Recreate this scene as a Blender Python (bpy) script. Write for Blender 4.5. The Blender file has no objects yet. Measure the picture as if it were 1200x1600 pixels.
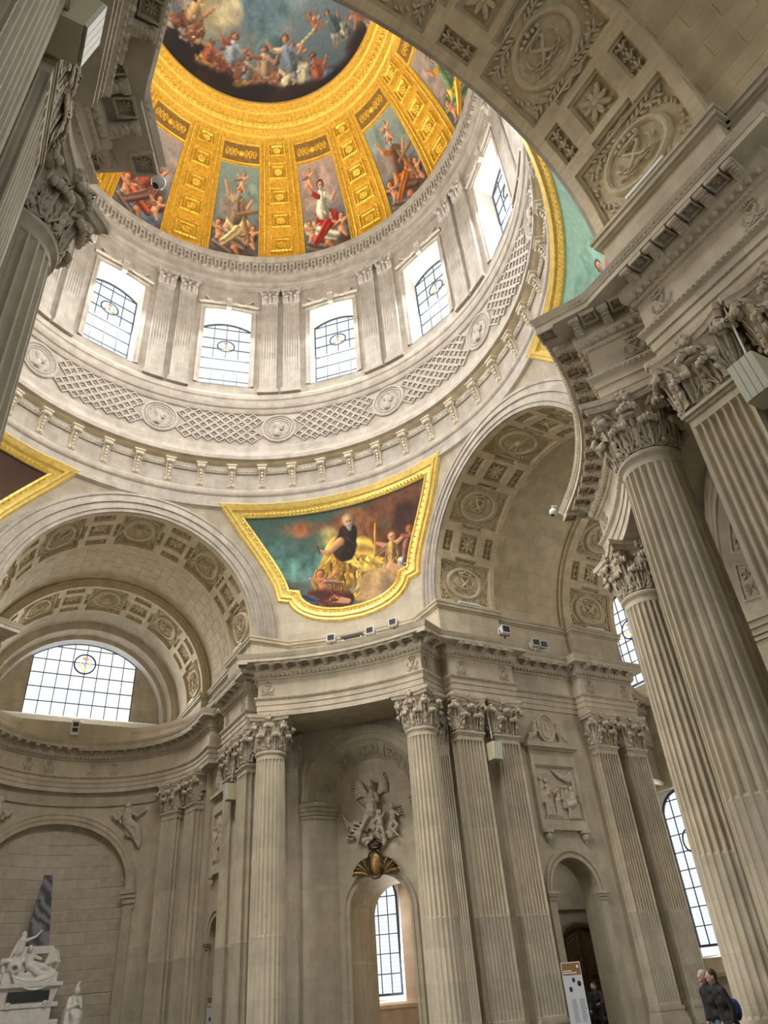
import bpy, math, random
import numpy as np
from mathutils import Vector, Matrix

D = bpy.data; SC = bpy.context.scene; COL = SC.collection
rnd = random.Random(7)
PI = math.pi
rad = math.radians
sin, cos, sqrt = math.sin, math.cos, math.sqrt

# ------------------------------------------------------------------ camera
cam_d = D.cameras.new('camera'); cam = D.objects.new('camera', cam_d); COL.objects.link(cam)
CX, CY, CZ, YAW, PITCH, ROLL, FPX = -4.9388, -17.8313, 1.629, 0.55173, 0.5972, -0.085774, 1112.68
_f = Vector((sin(YAW)*cos(PITCH), cos(YAW)*cos(PITCH), sin(PITCH)))
_r = Vector((cos(YAW), -sin(YAW), 0)); _u = _r.cross(_f)
_R = cos(ROLL)*_r + sin(ROLL)*_u; _U = -sin(ROLL)*_r + cos(ROLL)*_u
_m = Matrix((_R, _U, -_f)).transposed().to_4x4(); _m.translation = Vector((CX, CY, CZ))
cam.matrix_world = _m
cam_d.sensor_fit = 'HORIZONTAL'; cam_d.sensor_width = 36; cam_d.lens = FPX*36/1200
cam_d.clip_start = 0.1; cam_d.clip_end = 400
SC.camera = cam

# ------------------------------------------------------------------ world, daylight, exposure
w = D.worlds.new('overcast_sky'); SC.world = w; w.use_nodes = True
w.node_tree.nodes['Background'].inputs[0].default_value = (0.86, 0.93, 1.0, 1)
w.node_tree.nodes['Background'].inputs[1].default_value = 1.0
SC.view_settings.view_transform = 'Standard'; SC.view_settings.look = 'None'
SC.view_settings.exposure = 0.42; SC.view_settings.gamma = 1.0
SC.view_settings.use_curve_mapping = False
SC.cycles.max_bounces = 4; SC.cycles.diffuse_bounces = 3; SC.cycles.glossy_bounces = 2; SC.cycles.caustics_reflective = False; SC.cycles.caustics_refractive = False

def area(name, loc, aim, sx, sy, power, col=(1, 0.97, 0.93), spread=180):
    l = D.lights.new(name, 'AREA'); l.shape = 'RECTANGLE'; l.size = sx; l.size_y = sy
    l.energy = power; l.color = col; l.spread = rad(spread)
    o = D.objects.new(name, l); COL.objects.link(o); o.location = loc
    o.rotation_euler = (Vector(aim)-Vector(loc)).to_track_quat('-Z', 'Y').to_euler()
    return o
DAY = 1.0
# unseen fill lamps added at the south and west arm ends for ambient light
area('fill_light_south', (0, -27.5, 14), (0, -8, 3), 9, 12, 60*DAY, spread=130)
area('fill_light_west', (-27.5, 0, 15), (0, 0, 4), 9, 10, 2300*DAY, spread=135)
# daylight entering by the twelve drum windows, the semicircular window and the windows of the right arm
for k in range(12):
    a = rad(30*k+15)
    area('daylight_drum_window', (13.6*sin(a), 13.6*cos(a), 35.2), (1.0*sin(a), 1.0*cos(a), 20.0), 2.6, 5.0, 1500*DAY, (1.0, 0.985, 0.96), 158)
for k in range(12):      # extra fill lamps added, aimed up to brighten the gilded dome
    a = rad(30*k+15)
    area('dome_fill_upward', (12.55*sin(a), 12.55*cos(a), 34.0), (2*sin(a), 2*cos(a), 52.0), 2.4, 3.0, 225*DAY, (1.0, 0.94, 0.84), 120)
area('daylight_lunette', (0, 25.9, 18.4), (0, 6, 4), 5.4, 3.8, 850*DAY, (1.0, 0.985, 0.96), 125)
area('daylight_east_low', (27.75, 8.7, 5.8), (12, 0, 5), 2.2, 6.0, 420*DAY, (0.97, 0.985, 1.0))
area('daylight_east_high', (27.75, 8.7, 18), (12, 0, 16), 2.8, 5.0, 420*DAY, (0.97, 0.985, 1.0))
area('daylight_east_low', (27.2, -8.7, 5.8), (12, 0, 5), 2.2, 6.0, 420*DAY, (0.97, 0.985, 1.0))
area('daylight_east_high', (27.2, -8.7, 18), (12, 0, 16), 2.8, 5.0, 420*DAY, (0.97, 0.985, 1.0))
# the windows hidden behind the rim of the lower dome that light the upper painting
for k in range(6):
    a = rad(60*k+30)
    area('daylight_upper_dome', (9.3*sin(a), 9.3*cos(a), 57.0), (-2*sin(a), -2*cos(a), 66), 4.0, 1.6, 260*DAY, (1, 0.95, 0.88))

# ------------------------------------------------------------------ materials
def nodes(m):
    m.use_nodes = True; nt = m.node_tree
    return nt, nt.nodes, nt.links, nt.nodes['Principled BSDF']
def stone(name, c1, c2, rough=0.85, joint=0.10, bw=1.1, bh=0.5, bump=0.25, nscale=1.6):
    m = D.materials.new(name); nt, N, L, B = nodes(m)
    geo = N.new('ShaderNodeNewGeometry')
    n1 = N.new('ShaderNodeTexNoise'); n1.inputs['Scale'].default_value = nscale; n1.inputs['Detail'].default_value = 4
    n1.inputs['Roughness'].default_value = 0.65
    L.new(geo.outputs['Position'], n1.inputs['Vector'])
    mp = N.new('ShaderNodeMapping'); mp.inputs['Scale'].default_value = (1.5, 1.5, 0.22)
    L.new(geo.outputs['Position'], mp.inputs['Vector'])
    n2 = N.new('ShaderNodeTexNoise'); n2.inputs['Scale'].default_value = 1.3; n2.inputs['Detail'].default_value = 1
    L.new(mp.outputs[0], n2.inputs['Vector'])
    mx = N.new('ShaderNodeMix'); mx.data_type = 'RGBA'
    rp = N.new('ShaderNodeMapRange'); rp.inputs[1].default_value = 0.35; rp.inputs[2].default_value = 0.68
    L.new(n1.outputs[0], rp.inputs[0]); L.new(rp.outputs[0], mx.inputs[0])
    mx.inputs[6].default_value = (*c1, 1); mx.inputs[7].default_value = (*c2, 1)
    uv = N.new('ShaderNodeUVMap'); uv.uv_map = 'UVMap'
    bk = N.new('ShaderNodeTexBrick'); L.new(uv.outputs[0], bk.inputs['Vector'])
    bk.inputs['Color1'].default_value = (0.90, 0.90, 0.90, 1); bk.inputs['Color2'].default_value = (1.06, 1.05, 1.03, 1)
    bk.inputs['Mortar'].default_value = (1.0+joint, 1.0+joint, 1.0+joint, 1)
    bk.inputs['Scale'].default_value = 1; bk.inputs['Brick Width'].default_value = bw; bk.inputs['Row Height'].default_value = bh
    bk.inputs['Mortar Size'].default_value = 0.010; bk.inputs['Mortar Smooth'].default_value = 0.2
    ml = N.new('ShaderNodeMix'); ml.data_type = 'RGBA'; ml.blend_type = 'MULTIPLY'; ml.inputs[0].default_value = 1
    L.new(mx.outputs[2], ml.inputs[6]); L.new(bk.outputs[0], ml.inputs[7])
    rp2 = N.new('ShaderNodeMapRange'); rp2.inputs[1].default_value = 0.3; rp2.inputs[2].default_value = 0.75
    rp2.inputs[3].default_value = 0.88; rp2.inputs[4].default_value = 1.06
    L.new(n2.outputs[0], rp2.inputs[0])
    m2 = N.new('ShaderNodeMix'); m2.data_type = 'RGBA'; m2.blend_type = 'MULTIPLY'; m2.inputs[0].default_value = 1
    L.new(ml.outputs[2], m2.inputs[6]); L.new(rp2.outputs[0], m2.inputs[7])
    L.new(m2.outputs[2], B.inputs['Base Color'])
    B.inputs['Roughness'].default_value = rough
    n3 = N.new('ShaderNodeTexNoise'); n3.inputs['Scale'].default_value = 22; n3.inputs['Detail'].default_value = 1
    L.new(geo.outputs['Position'], n3.inputs['Vector'])
    ad = N.new('ShaderNodeMath'); ad.operation = 'ADD'
    L.new(n3.outputs[0], ad.inputs[0]); L.new(bk.outputs['Fac'], ad.inputs[1])
    bp = N.new('ShaderNodeBump'); bp.inputs['Strength'].default_value = bump; bp.inputs['Distance'].default_value = 0.02
    L.new(ad.outputs[0], bp.inputs['Height']); L.new(bp.outputs[0], B.inputs['Normal'])
    return m
def plain(name, col, rough=0.6, metal=0.0, nz=0.0, nscale=6, bump=0.0):
    m = D.materials.new(name); nt, N, L, B = nodes(m)
    B.inputs['Base Color'].default_value = (*col, 1); B.inputs['Roughness'].default_value = rough; B.inputs['Metallic'].default_value = metal
    if nz or bump:
        geo = N.new('ShaderNodeNewGeometry'); n = N.new('ShaderNodeTexNoise'); n.inputs['Scale'].default_value = nscale; n.inputs['Detail'].default_value = 2
        L.new(geo.outputs['Position'], n.inputs['Vector'])
        if nz:
            mx = N.new('ShaderNodeMix'); mx.data_type = 'RGBA'
            mx.inputs[6].default_value = (*[c*(1-nz) for c in col], 1); mx.inputs[7].default_value = (*[min(1, c*(1+nz)) for c in col], 1)
            rp = N.new('ShaderNodeMapRange'); rp.inputs[1].default_value = 0.3; rp.inputs[2].default_value = 0.7
            L.new(n.outputs[0], rp.inputs[0]); L.new(rp.outputs[0], mx.inputs[0]); L.new(mx.outputs[2], B.inputs['Base Color'])
        if bump:
            bp = N.new('ShaderNodeBump'); bp.inputs['Strength'].default_value = bump; bp.inputs['Distance'].default_value = 0.05
            L.new(n.outputs[0], bp.inputs['Height']); L.new(bp.outputs[0], B.inputs['Normal'])
    return m
def painted(name):
    m = D.materials.new(name); nt, N, L, B = nodes(m)
    a = N.new('ShaderNodeAttribute'); a.attribute_name = 'Col'
    geo = N.new('ShaderNodeNewGeometry'); n = N.new('ShaderNodeTexNoise'); n.inputs['Scale'].default_value = 5; n.inputs['Detail'].default_value = 8
    n.inputs['Roughness'].default_value = 0.7
    L.new(geo.outputs['Position'], n.inputs['Vector'])
    rp = N.new('ShaderNodeMapRange'); rp.inputs[1].default_value = 0.3; rp.inputs[2].default_value = 0.7; rp.inputs[3].default_value = 0.9; rp.inputs[4].default_value = 1.35
    L.new(n.outputs[0], rp.inputs[0])
    mx = N.new('ShaderNodeMix'); mx.data_type = 'RGBA'; mx.blend_type = 'MULTIPLY'; mx.inputs[0].default_value = 1
    L.new(a.outputs[0], mx.inputs[6]); L.new(rp.outputs[0], mx.inputs[7]); L.new(mx.outputs[2], B.inputs['Base Color'])
    B.inputs['Roughness'].default_value = 0.75
    return m
def daylight_glass(name, strength, tint=(0.93, 0.97, 1.0), lead=(0.62, 0.72, 0.95), scale=1.0):
    # diffusing leaded glass lit from outside by an overcast sky: fine dark leading drawn as pattern
    m = D.materials.new(name); m.use_nodes = True; N = m.node_tree.nodes; L = m.node_tree.links
    N.remove(N['Principled BSDF']); out = N['Material Output']
    em = N.new('ShaderNodeEmission'); L.new(em.outputs[0], out.inputs[0])
    uv = N.new('ShaderNodeUVMap'); uv.uv_map = 'UVMap'
    bk = N.new('ShaderNodeTexBrick'); L.new(uv.outputs[0], bk.inputs['Vector'])
    bk.inputs['Scale'].default_value = scale; bk.inputs['Brick Width'].default_value = 0.42; bk.inputs['Row Height'].default_value = 0.17
    bk.inputs['Mortar Size'].default_value = 0.016; bk.inputs['Mortar Smooth'].default_value = 0.6
    bk.inputs['Color1'].default_value = (1, 1, 1, 1); bk.inputs['Color2'].default_value = (0.94, 0.97, 1.0, 1); bk.inputs['Mortar'].default_value = (0, 0, 0, 1)
    mx = N.new('ShaderNodeMix'); mx.data_type = 'RGBA'; L.new(bk.outputs['Fac'], mx.inputs[0])
    mx.inputs[6].default_value = (*[t*strength for t in tint], 1); mx.inputs[7].default_value = (*[t*1.05 for t in lead], 1)
    L.new(mx.outputs[2], em.inputs[0]); em.inputs[1].default_value = 1.0
    return m

M = {}
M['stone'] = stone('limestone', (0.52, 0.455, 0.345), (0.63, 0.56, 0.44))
M['low'] = stone('limestone_lower', (0.47, 0.41, 0.30), (0.59, 0.525, 0.40))
M['shaft'] = stone('limestone_shaft', (0.49, 0.43, 0.32), (0.61, 0.545, 0.42), bw=60.0, bh=0.95, joint=0.06)
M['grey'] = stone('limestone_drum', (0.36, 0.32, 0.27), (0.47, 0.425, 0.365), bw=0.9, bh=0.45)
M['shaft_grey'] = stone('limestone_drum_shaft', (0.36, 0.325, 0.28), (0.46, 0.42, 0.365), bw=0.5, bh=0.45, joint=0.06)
M['cream'] = stone('limestone_cream', (0.60, 0.505, 0.335), (0.72, 0.62, 0.43), joint=0.06)
M['cream2'] = stone('limestone_cream_dark', (0.57, 0.48, 0.32), (0.68, 0.585, 0.41), joint=0.06)
M['carve'] = plain('carved_stone', (0.52, 0.45, 0.345), 0.85, nz=0.16, nscale=9)
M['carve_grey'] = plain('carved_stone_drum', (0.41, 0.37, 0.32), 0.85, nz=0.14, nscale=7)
M['carve_con'] = plain('carved_stone_bracket', (0.54, 0.475, 0.36), 0.85, nz=0.10, nscale=7)
M['carve_cream'] = plain('carved_stone_cream', (0.62, 0.53, 0.36), 0.85, nz=0.10, nscale=7)
M['blockA'] = plain('ashlar_pale', (0.50, 0.44, 0.345), 0.88, nz=0.10, nscale=3)
M['blockB'] = plain('ashlar_tan', (0.46, 0.395, 0.30), 0.88, nz=0.10, nscale=3)
M['blockC'] = plain('ashlar_rosy', (0.46, 0.39, 0.30), 0.88, nz=0.12, nscale=3)
M['joint'] = plain('pale_mortar', (0.58, 0.53, 0.44), 0.9)
M['gold'] = plain('gilding', (1.0, 0.57, 0.075), 0.28, 0.5, nz=0.22, nscale=4, bump=0.25)
M['gold_flat'] = plain('gilded_ground', (0.84, 0.465, 0.055), 0.38, 0.4, nz=0.25, nscale=6, bump=0.35)
M['gold_pale'] = plain('gilded_frame', (0.95, 0.67, 0.19), 0.36, 0.45, nz=0.15, nscale=5, bump=0.2)
M['paint'] = painted('fresco')
M['glass'] = daylight_glass('window_glass', 1.05, lead=(0.50, 0.62, 0.82))
M['glass_low'] = daylight_glass('window_glass_tall', 0.95, lead=(0.42, 0.54, 0.78))
M['bar'] = plain('leaded_iron_bar', (0.05, 0.07, 0.10), 0.5, 0.3)
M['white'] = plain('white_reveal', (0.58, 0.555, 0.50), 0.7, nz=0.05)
M['white_lit'] = plain('white_reveal_lit', (0.80, 0.79, 0.76), 0.7, nz=0.04)  # brighter copy of the reveal colour, window light put into it
M['marble'] = plain('white_marble', (0.74, 0.71, 0.65), 0.45, nz=0.10, nscale=5)
M['dark_marble'] = plain('grey_veined_marble', (0.10, 0.105, 0.12), 0.3)
M['black'] = plain('black_slab', (0.012, 0.012, 0.013), 0.3)
M['bronze'] = plain('gilt_bronze', (0.07, 0.045, 0.02), 0.4, 0.6, nz=0.4, nscale=14)
M['bronze_l'] = plain('gilt_bronze_bright', (0.26, 0.16, 0.05), 0.4, 0.6, nz=0.4, nscale=14)
M['lampbox'] = plain('cream_lamp_housing', (0.50, 0.46, 0.30), 0.5)
M['lampslat'] = plain('pale_lamp_slat', (0.62, 0.64, 0.55), 0.5)
M['dark'] = plain('dark_plastic', (0.02, 0.02, 0.022), 0.4)
M['wplast'] = plain('white_plastic', (0.78, 0.77, 0.74), 0.4)
M['wood'] = plain('oak_door', (0.15, 0.095, 0.045), 0.5, nz=0.25, nscale=5)
M['floor'] = stone('floor_marble', (0.10, 0.095, 0.085), (0.16, 0.15, 0.135), rough=0.3, joint=-0.3, bw=0.9, bh=0.9, bump=0.05)
M['panel_w'] = plain('panel_print', (0.52, 0.54, 0.58), 0.5)
M['panel_b'] = plain('panel_brown', (0.22, 0.12, 0.04), 0.5)
M['skin'] = plain('skin', (0.48, 0.28, 0.20), 0.55)
M['coat'] = plain('black_coat', (0.010, 0.010, 0.012), 0.75)
M['jeans'] = plain('blue_jeans', (0.10, 0.15, 0.20), 0.8, nz=0.25, nscale=20)
M['hair'] = plain('dark_hair', (0.015, 0.012, 0.010), 0.6)
M['hair_grey'] = plain('grey_hair', (0.40, 0.36, 0.32), 0.6)
M['blue'] = plain('blue_cloth', (0.02, 0.05, 0.22), 0.7)
M['orange'] = stone('warm_chapel_wall', (0.46, 0.36, 0.26), (0.54, 0.43, 0.32), joint=0.06)
# dark marble veins
_nt, _N, _L, _B = nodes(M['dark_marble'])
_g = _N.new('ShaderNodeNewGeometry'); _w = _N.new('ShaderNodeTexWave'); _w.inputs['Scale'].default_value = 0.9; _w.inputs['Distortion'].default_value = 9
_w.inputs['Detail'].default_value = 4; _w.bands_direction = 'DIAGONAL'; _L.new(_g.outputs['Position'], _w.inputs['Vector'])
_x = _N.new('ShaderNodeMix'); _x.data_type = 'RGBA'; _x.inputs[6].default_value = (0.03, 0.032, 0.04, 1); _x.inputs[7].default_value = (0.22, 0.22, 0.24, 1)
_L.new(_w.outputs[1], _x.inputs[0]); _L.new(_x.outputs[2], _B.inputs['Base Color'])

# ------------------------------------------------------------------ mesh helpers
class MB:
    def __init__(s): s.v = []; s.f = []; s.uv = []
    def add(s, vs, fs, uv=None):
        o = len(s.v); s.v += [tuple(p) for p in vs]
        s.uv += list(uv) if uv else [(0.4, 0.2)]*len(vs)
        s.f += [tuple(i+o for i in f) for f in fs]; return s
    def box(s, c, sz, rz=0, taper=1.0):
        x, y, z = sz[0]/2, sz[1]/2, sz[2]/2; ca, sa = cos(rz), sin(rz); vs = []
        for k in (-1, 1):
            t = taper if k == 1 else 1.0
            for a, b in ((-1, -1), (1, -1), (1, 1), (-1, 1)):
                px, py = a*x*t, b*y*t; vs.append((c[0]+px*ca-py*sa, c[1]+px*sa+py*ca, c[2]+k*z))
        return s.add(vs, [(0, 3, 2, 1), (4, 5, 6, 7), (0, 1, 5, 4), (1, 2, 6, 5), (2, 3, 7, 6), (3, 0, 4, 7)])
    def bx(s, x0, x1, y0, y1, z0, z1): return s.box(((x0+x1)/2, (y0+y1)/2, (z0+z1)/2), (x1-x0, y1-y0, z1-z0))
    def grid(s, P, cu=False, cv=False, uv=None):
        n, m = len(P), len(P[0]); vs = [p for r in P for p in r]; fs = []
        for i in range(n if cu else n-1):
            for j in range(m if cv else m-1):
                a, b = (i+1) % n, (j+1) % m; fs.append((i*m+j, a*m+j, a*m+b, i*m+b))
        return s.add(vs, fs, [q for r in uv for q in r] if uv else None)
    def lathe(s, prof, a0=0, a1=2*PI, n=96, c=(0, 0)):
        full = abs(a1-a0-2*PI) < 1e-6; k = n if full else n+1; P = []; U = []
        arc = 0; last = None
        for (r, z) in prof:
            if last: arc += sqrt((r-last[0])**2+(z-last[1])**2)
            last = (r, z)
            P.append([(c[0]+r*sin(a0+(a1-a0)*i/n), c[1]+r*cos(a0+(a1-a0)*i/n), z) for i in range(k)])
            U.append([((a0+(a1-a0)*i/n)*max(r, 0.5), arc) for i in range(k)])
        return s.grid(P, False, full, U)
    def tube(s, pts, r, n=6):
        pts = [Vector(p) for p in pts]; rs = r if isinstance(r, (list, tuple)) else [r]*len(pts); P = []
        up = Vector((0.31, 0.17, 0.93))
        for i, p in enumerate(pts):
            t = (pts[min(i+1, len(pts)-1)]-pts[max(i-1, 0)]).normalized()
            a = t.cross(up)
            if a.length < 1e-3: a = t.cross(Vector((1, 0, 0)))
            a.normalize(); b = t.cross(a)
            P.append([tuple(p+rs[i]*(cos(2*PI*k/n)*a+sin(2*PI*k/n)*b)) for k in range(n)])
        o = len(s.v); s.grid(P, False, True)
        m = len(P); s.f.append(tuple(o+k for k in range(n))[::-1]); s.f.append(tuple(o+(m-1)*n+k for k in range(n)))
        return s
    def ell(s, c, r, n=10, m=6, rot=None):
        P = []
        for i in range(m+1):
            ph = -PI/2+PI*i/m; row = []
            for k in range(n):
                v = Vector((r[0]*cos(ph)*cos(2*PI*k/n), r[1]*cos(ph)*sin(2*PI*k/n), r[2]*sin(ph)))
                if rot: v = rot @ v
                row.append((c[0]+v.x, c[1]+v.y, c[2]+v.z))
            P.append(row)
        return s.grid(P, False, True)
    def cap(s, a, b, ra, rb=None, n=8):      # tapered capsule
        rb = ra if rb is None else rb; a = Vector(a); b = Vector(b); t = b-a; Lg = t.length
        if Lg < 1e-6: return s.ell(a, (ra, ra, ra), n, 6)
        t.normalize(); q = t.cross(Vector((0.2, 0.3, 0.93)))
        if q.length < 1e-3: q = t.cross(Vector((1, 0, 0)))
        q.normalize(); w2 = t.cross(q); P = []
        for d, k in ((-1, 0.02), (-0.7, 0.71), (0, 1)):
            P.append([tuple(a+t*ra*d+ra*k*(cos(2*PI*i/n)*q+sin(2*PI*i/n)*w2)) for i in range(n)])
        for d, k in ((0, 1), (0.7, 0.71), (1, 0.02)):
            P.append([tuple(b+t*rb*d+rb*k*(cos(2*PI*i/n)*q+sin(2*PI*i/n)*w2)) for i in range(n)])
        o = len(s.v); s.grid(P, False, True)
        s.f.append(tuple(o+k for k in range(n))[::-1]); s.f.append(tuple(o+5*n+k for k in range(n)))
        return s
    def poly_prism(s, pts, f, d0, d1):       # polygon in 2D extruded between depths by map f(x, z, d)
        n = len(pts)
        return s.add([f(p[0], p[1], d0) for p in pts]+[f(p[0], p[1], d1) for p in pts],
                     [tuple(range(n)), tuple(range(n, 2*n))[::-1]]+[(i, (i+1) % n, n+(i+1) % n, n+i) for i in range(n)])
    def join(s, o, fn=None): return s.add([fn(*p) for p in o.v] if fn else o.v, o.f, o.uv)
    def xf(s, fn): s.v = [tuple(fn(*p)) for p in s.v]; return s
    def mesh(s, name, m, smooth=True, ang=38):
        me = D.meshes.new(name); me.from_pydata(s.v, [], s.f)
        u = me.uv_layers.new(name='UVMap'); li = np.empty(len(me.loops), dtype=np.int32); me.loops.foreach_get('vertex_index', li)
        ua = np.array(s.uv, dtype=np.float32)[li]; u.data.foreach_set('uv', ua.ravel())
        for x in (m if isinstance(m, (list, tuple)) else [m]): me.materials.append(M[x] if isinstance(x, str) else x)
        if smooth:
            me.polygons.foreach_set('use_smooth', np.ones(len(me.polygons), dtype=bool)); me.set_sharp_from_angle(angle=rad(ang))
        return me
def obj(name, me, parent=None, loc=(0, 0, 0), rz=0, mat=None, scale=None):
    o = D.objects.new(name, me); COL.objects.link(o)
    if mat is not None: o.matrix_local = mat
    else:
        o.location = loc; o.rotation_euler = (0, 0, rz)
        if scale: o.scale = scale
    if parent: o.parent = parent
    return o
def tag(o, label, cat, group=None, kind=None):
    o['label'] = label; o['category'] = cat
    if group: o['group'] = group
    if kind: o['kind'] = kind
    return o
def thing(name, label, cat, loc=(0, 0, 0), rz=0, group=None, kind=None, scale=None):
    return tag(obj(name, None, None, loc, rz, None, scale), label, cat, group, kind)
def struct(name, label, cat, me=None): return tag(obj(name, me), label, cat, None, 'structure')
def stuff(o): o['kind'] = 'stuff'; return o
def remesh(o, vox, it=2):
    r = o.modifiers.new('fuse', 'REMESH'); r.mode = 'VOXEL'; r.voxel_size = vox; r.use_smooth_shade = True
    if it:
        q = o.modifiers.new('soften', 'SMOOTH'); q.iterations = it; q.factor = 0.5
    return o

# --- plan sweeps ----------------------------------------------------------
def sweep_plan(mb, runs, prof, side, scales=None, caps=False):
    """runs: list of polylines in plan (joined end to end); prof: (offset to the room, z); side=+1 room on the left."""
    pts = []; sc = []
    for k, r in enumerate(runs):
        for p in r:
            if pts and (Vector(p)-Vector(pts[-1])).length < 1e-5: sc[-1] = max(sc[-1], scales[k]) if scales else 1; continue
            pts.append(tuple(p)); sc.append(scales[k] if scales else 1.0)
    n = len(pts); nor = []
    for i in range(n-1):
        d = Vector(pts[i+1])-Vector(pts[i]); d.normalize(); nor.append(Vector((-d.y, d.x))*side)
    mit = []
    for i in range(n):
        a = nor[max(i-1, 0)]; b = nor[min(i, n-2)]; q = a+b
        mit.append(q/max(0.35, (1+a.dot(b))) if q.length > 1e-4 else a)
    P = []; U = []; ln = 0; lens = [0]
    for i in range(1, n): ln += (Vector(pts[i])-Vector(pts[i-1])).length; lens.append(ln)
    arc = 0; lp = None
    for (o, z) in prof:
        if lp: arc += abs(o-lp[0])+abs(z-lp[1])
        lp = (o, z)
        P.append([(pts[i][0]+mit[i].x*o*(sc[i] if o > 0.25 else 1), pts[i][1]+mit[i].y*o*(sc[i] if o > 0.25 else 1), z) for i in range(n)])
        U.append([(lens[i], arc) for i in range(n)])
    return mb.grid(P, uv=U)
def along(run, step, side, off, inset=0.0, scale=1.0):
    """positions along a polyline run: (x, y, angle of the room side normal)."""
    pts = [Vector(p) for p in run]; seg = [(pts[i+1]-pts[i]).length for i in range(len(pts)-1)]; T = sum(seg)-2*inset
    if T < step*0.6: return []
    n = max(1, int(round(T/step))); out = []
    for k in range(n):
        d = inset+T*(k+0.5)/n; i = 0
        while i < len(seg)-1 and d > seg[i]: d -= seg[i]; i += 1
        t = (pts[i+1]-pts[i]).normalized(); p = pts[i]+t*d; nn = Vector((-t.y, t.x))*side
        q = p+nn*off*scale; out.append((q.x, q.y, math.atan2(nn.y, nn.x)))
    return out
def sweep_face(mb, line, prof, f, closed=False):
    """line in (s, z); prof (offset to the left of travel, depth); f(s, z, depth)."""
    n = len(line); nor = []
    m = n if closed else n-1
    for i in range(m):
        d = Vector(line[(i+1) % n])-Vector(line[i]); d.normalize(); nor.append(Vector((-d.y, d.x)))
    P = []; U = []
    for (o, dp) in prof:
        row = []; ru = []
        for i in range(n):
            if closed: a = nor[i-1]; b = nor[i]
            else: a = nor[max(i-1, 0)]; b = nor[min(i, n-2)]
            q = (a+b)/max(0.35, 1+a.dot(b)); p = Vector(line[i])+q*o
            row.append(f(p.x, p.y, dp)); ru.append((p.x, p.y))
        P.append(row); U.append(ru)
    return mb.grid(P, False, closed, U)
def arch_line(r, spring, z0, n=28, rz=None, c=0.0):
    rz = rz or r
    return [(c-r, z0), (c-r, (z0+spring)/2)]+[(c-r*cos(PI*i/n), spring+rz*sin(PI*i/n)) for i in range(n+1)]+[(c+r, (z0+spring)/2), (c+r, z0)]
def arched_wall(mb, s0, s1, z0, z1, c, r, spring, f, rz=None, ns=6, depth=0.0):
    """wall with an arched hole reaching the floor; f(s, z, d)."""
    rz = rz or r
    S = [s0+(c-r-s0)*i/ns for i in range(ns)]+[c-r*cos(PI*i/28) for i in range(29)]+[c+r+(s1-c-r)*i/ns for i in range(1, ns+1)]
    def zb(s): return spring+rz*sqrt(max(0, 1-((s-c)/r)**2)) if abs(s-c) < r-1e-6 else None
    for a, b in zip(S[:-1], S[1:]):
        mid = (a+b)/2; za = zb(a); zc = zb(b)
        if abs(mid-c) < r: la = za if za is not None else spring; lb = zc if zc is not None else spring
        else: la = lb = z0
        K = 5
        P = [[f(a, la+(z1-la)*k/K, depth) for k in range(K+1)], [f(b, lb+(z1-lb)*k/K, depth) for k in range(K+1)]]
        U = [[(a, la+(z1-la)*k/K) for k in range(K+1)], [(b, lb+(z1-lb)*k/K) for k in range(K+1)]]
        mb.grid(P, uv=U)
    return mb
def depth_grid(mb, us, vs, dep, f):
    """stepped relief: cell (i, j) lies at depth dep(i, j); risers between cells."""
    n, m = len(us)-1, len(vs)-1; dd = [[dep(i, j) for j in range(m)] for i in range(n)]
    for i in range(n):
        for j in range(m):
            d = dd[i][j]
            mb.add([f(us[i], vs[j], d), f(us[i+1], vs[j], d), f(us[i+1], vs[j+1], d), f(us[i], vs[j+1], d)], [(0, 1, 2, 3)],
                   [(us[i], vs[j]), (us[i+1], vs[j]), (us[i+1], vs[j+1]), (us[i], vs[j+1])])
            if i < n-1 and abs(dd[i+1][j]-d) > 1e-6:
                e = dd[i+1][j]; mb.add([f(us[i+1], vs[j], d), f(us[i+1], vs[j+1], d), f(us[i+1], vs[j+1], e), f(us[i+1], vs[j], e)], [(0, 1, 2, 3)])
            if j < m-1 and abs(dd[i][j+1]-d) > 1e-6:
                e = dd[i][j+1]; mb.add([f(us[i], vs[j+1], d), f(us[i+1], vs[j+1], d), f(us[i+1], vs[j+1], e), f(us[i], vs[j+1], e)], [(0, 1, 2, 3)])
    return mb
def ashlar(parent, f, s0, s1, z0, z1, ch, bl, mask=None, sub=2, mats=('blockA', 'blockB', 'blockC'), lim=300, proud=0.02):
    row = 0; z = z0; cnt = 0; rr = random.Random(int(s0*100+z0*10+s1))
    while z < z1-0.05 and cnt < lim:
        h = min(ch*rr.uniform(0.85, 1.15), z1-z); s = s0-bl*rr.uniform(0, 0.8)
        while s < s1-0.05 and cnt < lim:
            b = bl*rr.uniform(0.7, 1.25); a0, a1 = max(s, s0), min(s+b, s1); s += b
            if a1-a0 < 0.1 or (mask and not mask((a0+a1)/2, z+h/2, (a1-a0)/2, h/2)): continue
            g = 0.012; p = proud*rr.uniform(0.3, 1.2); mb = MB(); P = []
            A = [a0+g+(a1-a0-2*g)*k/sub for k in range(sub+1)]
            e = 0.018
            lines = [(z+g, 0), (z+g+e, p), (z+h-g-e, p), (z+h-g, 0)]
            for zz, dd in lines: P.append([f(q, zz, dd if 0 < k < sub or sub < 2 else dd) for k, q in enumerate(A)])
            mb.grid(P)
            for q in (A[0], A[-1]): mb.add([f(q, z+g, 0), f(q, z+g+e, p), f(q, z+h-g-e, p), f(q, z+h-g, 0)], [(0, 1, 2, 3)])
            obj('stone_block', mb.mesh('stone_block', rr.choice(mats), False), parent); cnt += 1
        z += h; row += 1
    return cnt

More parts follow.
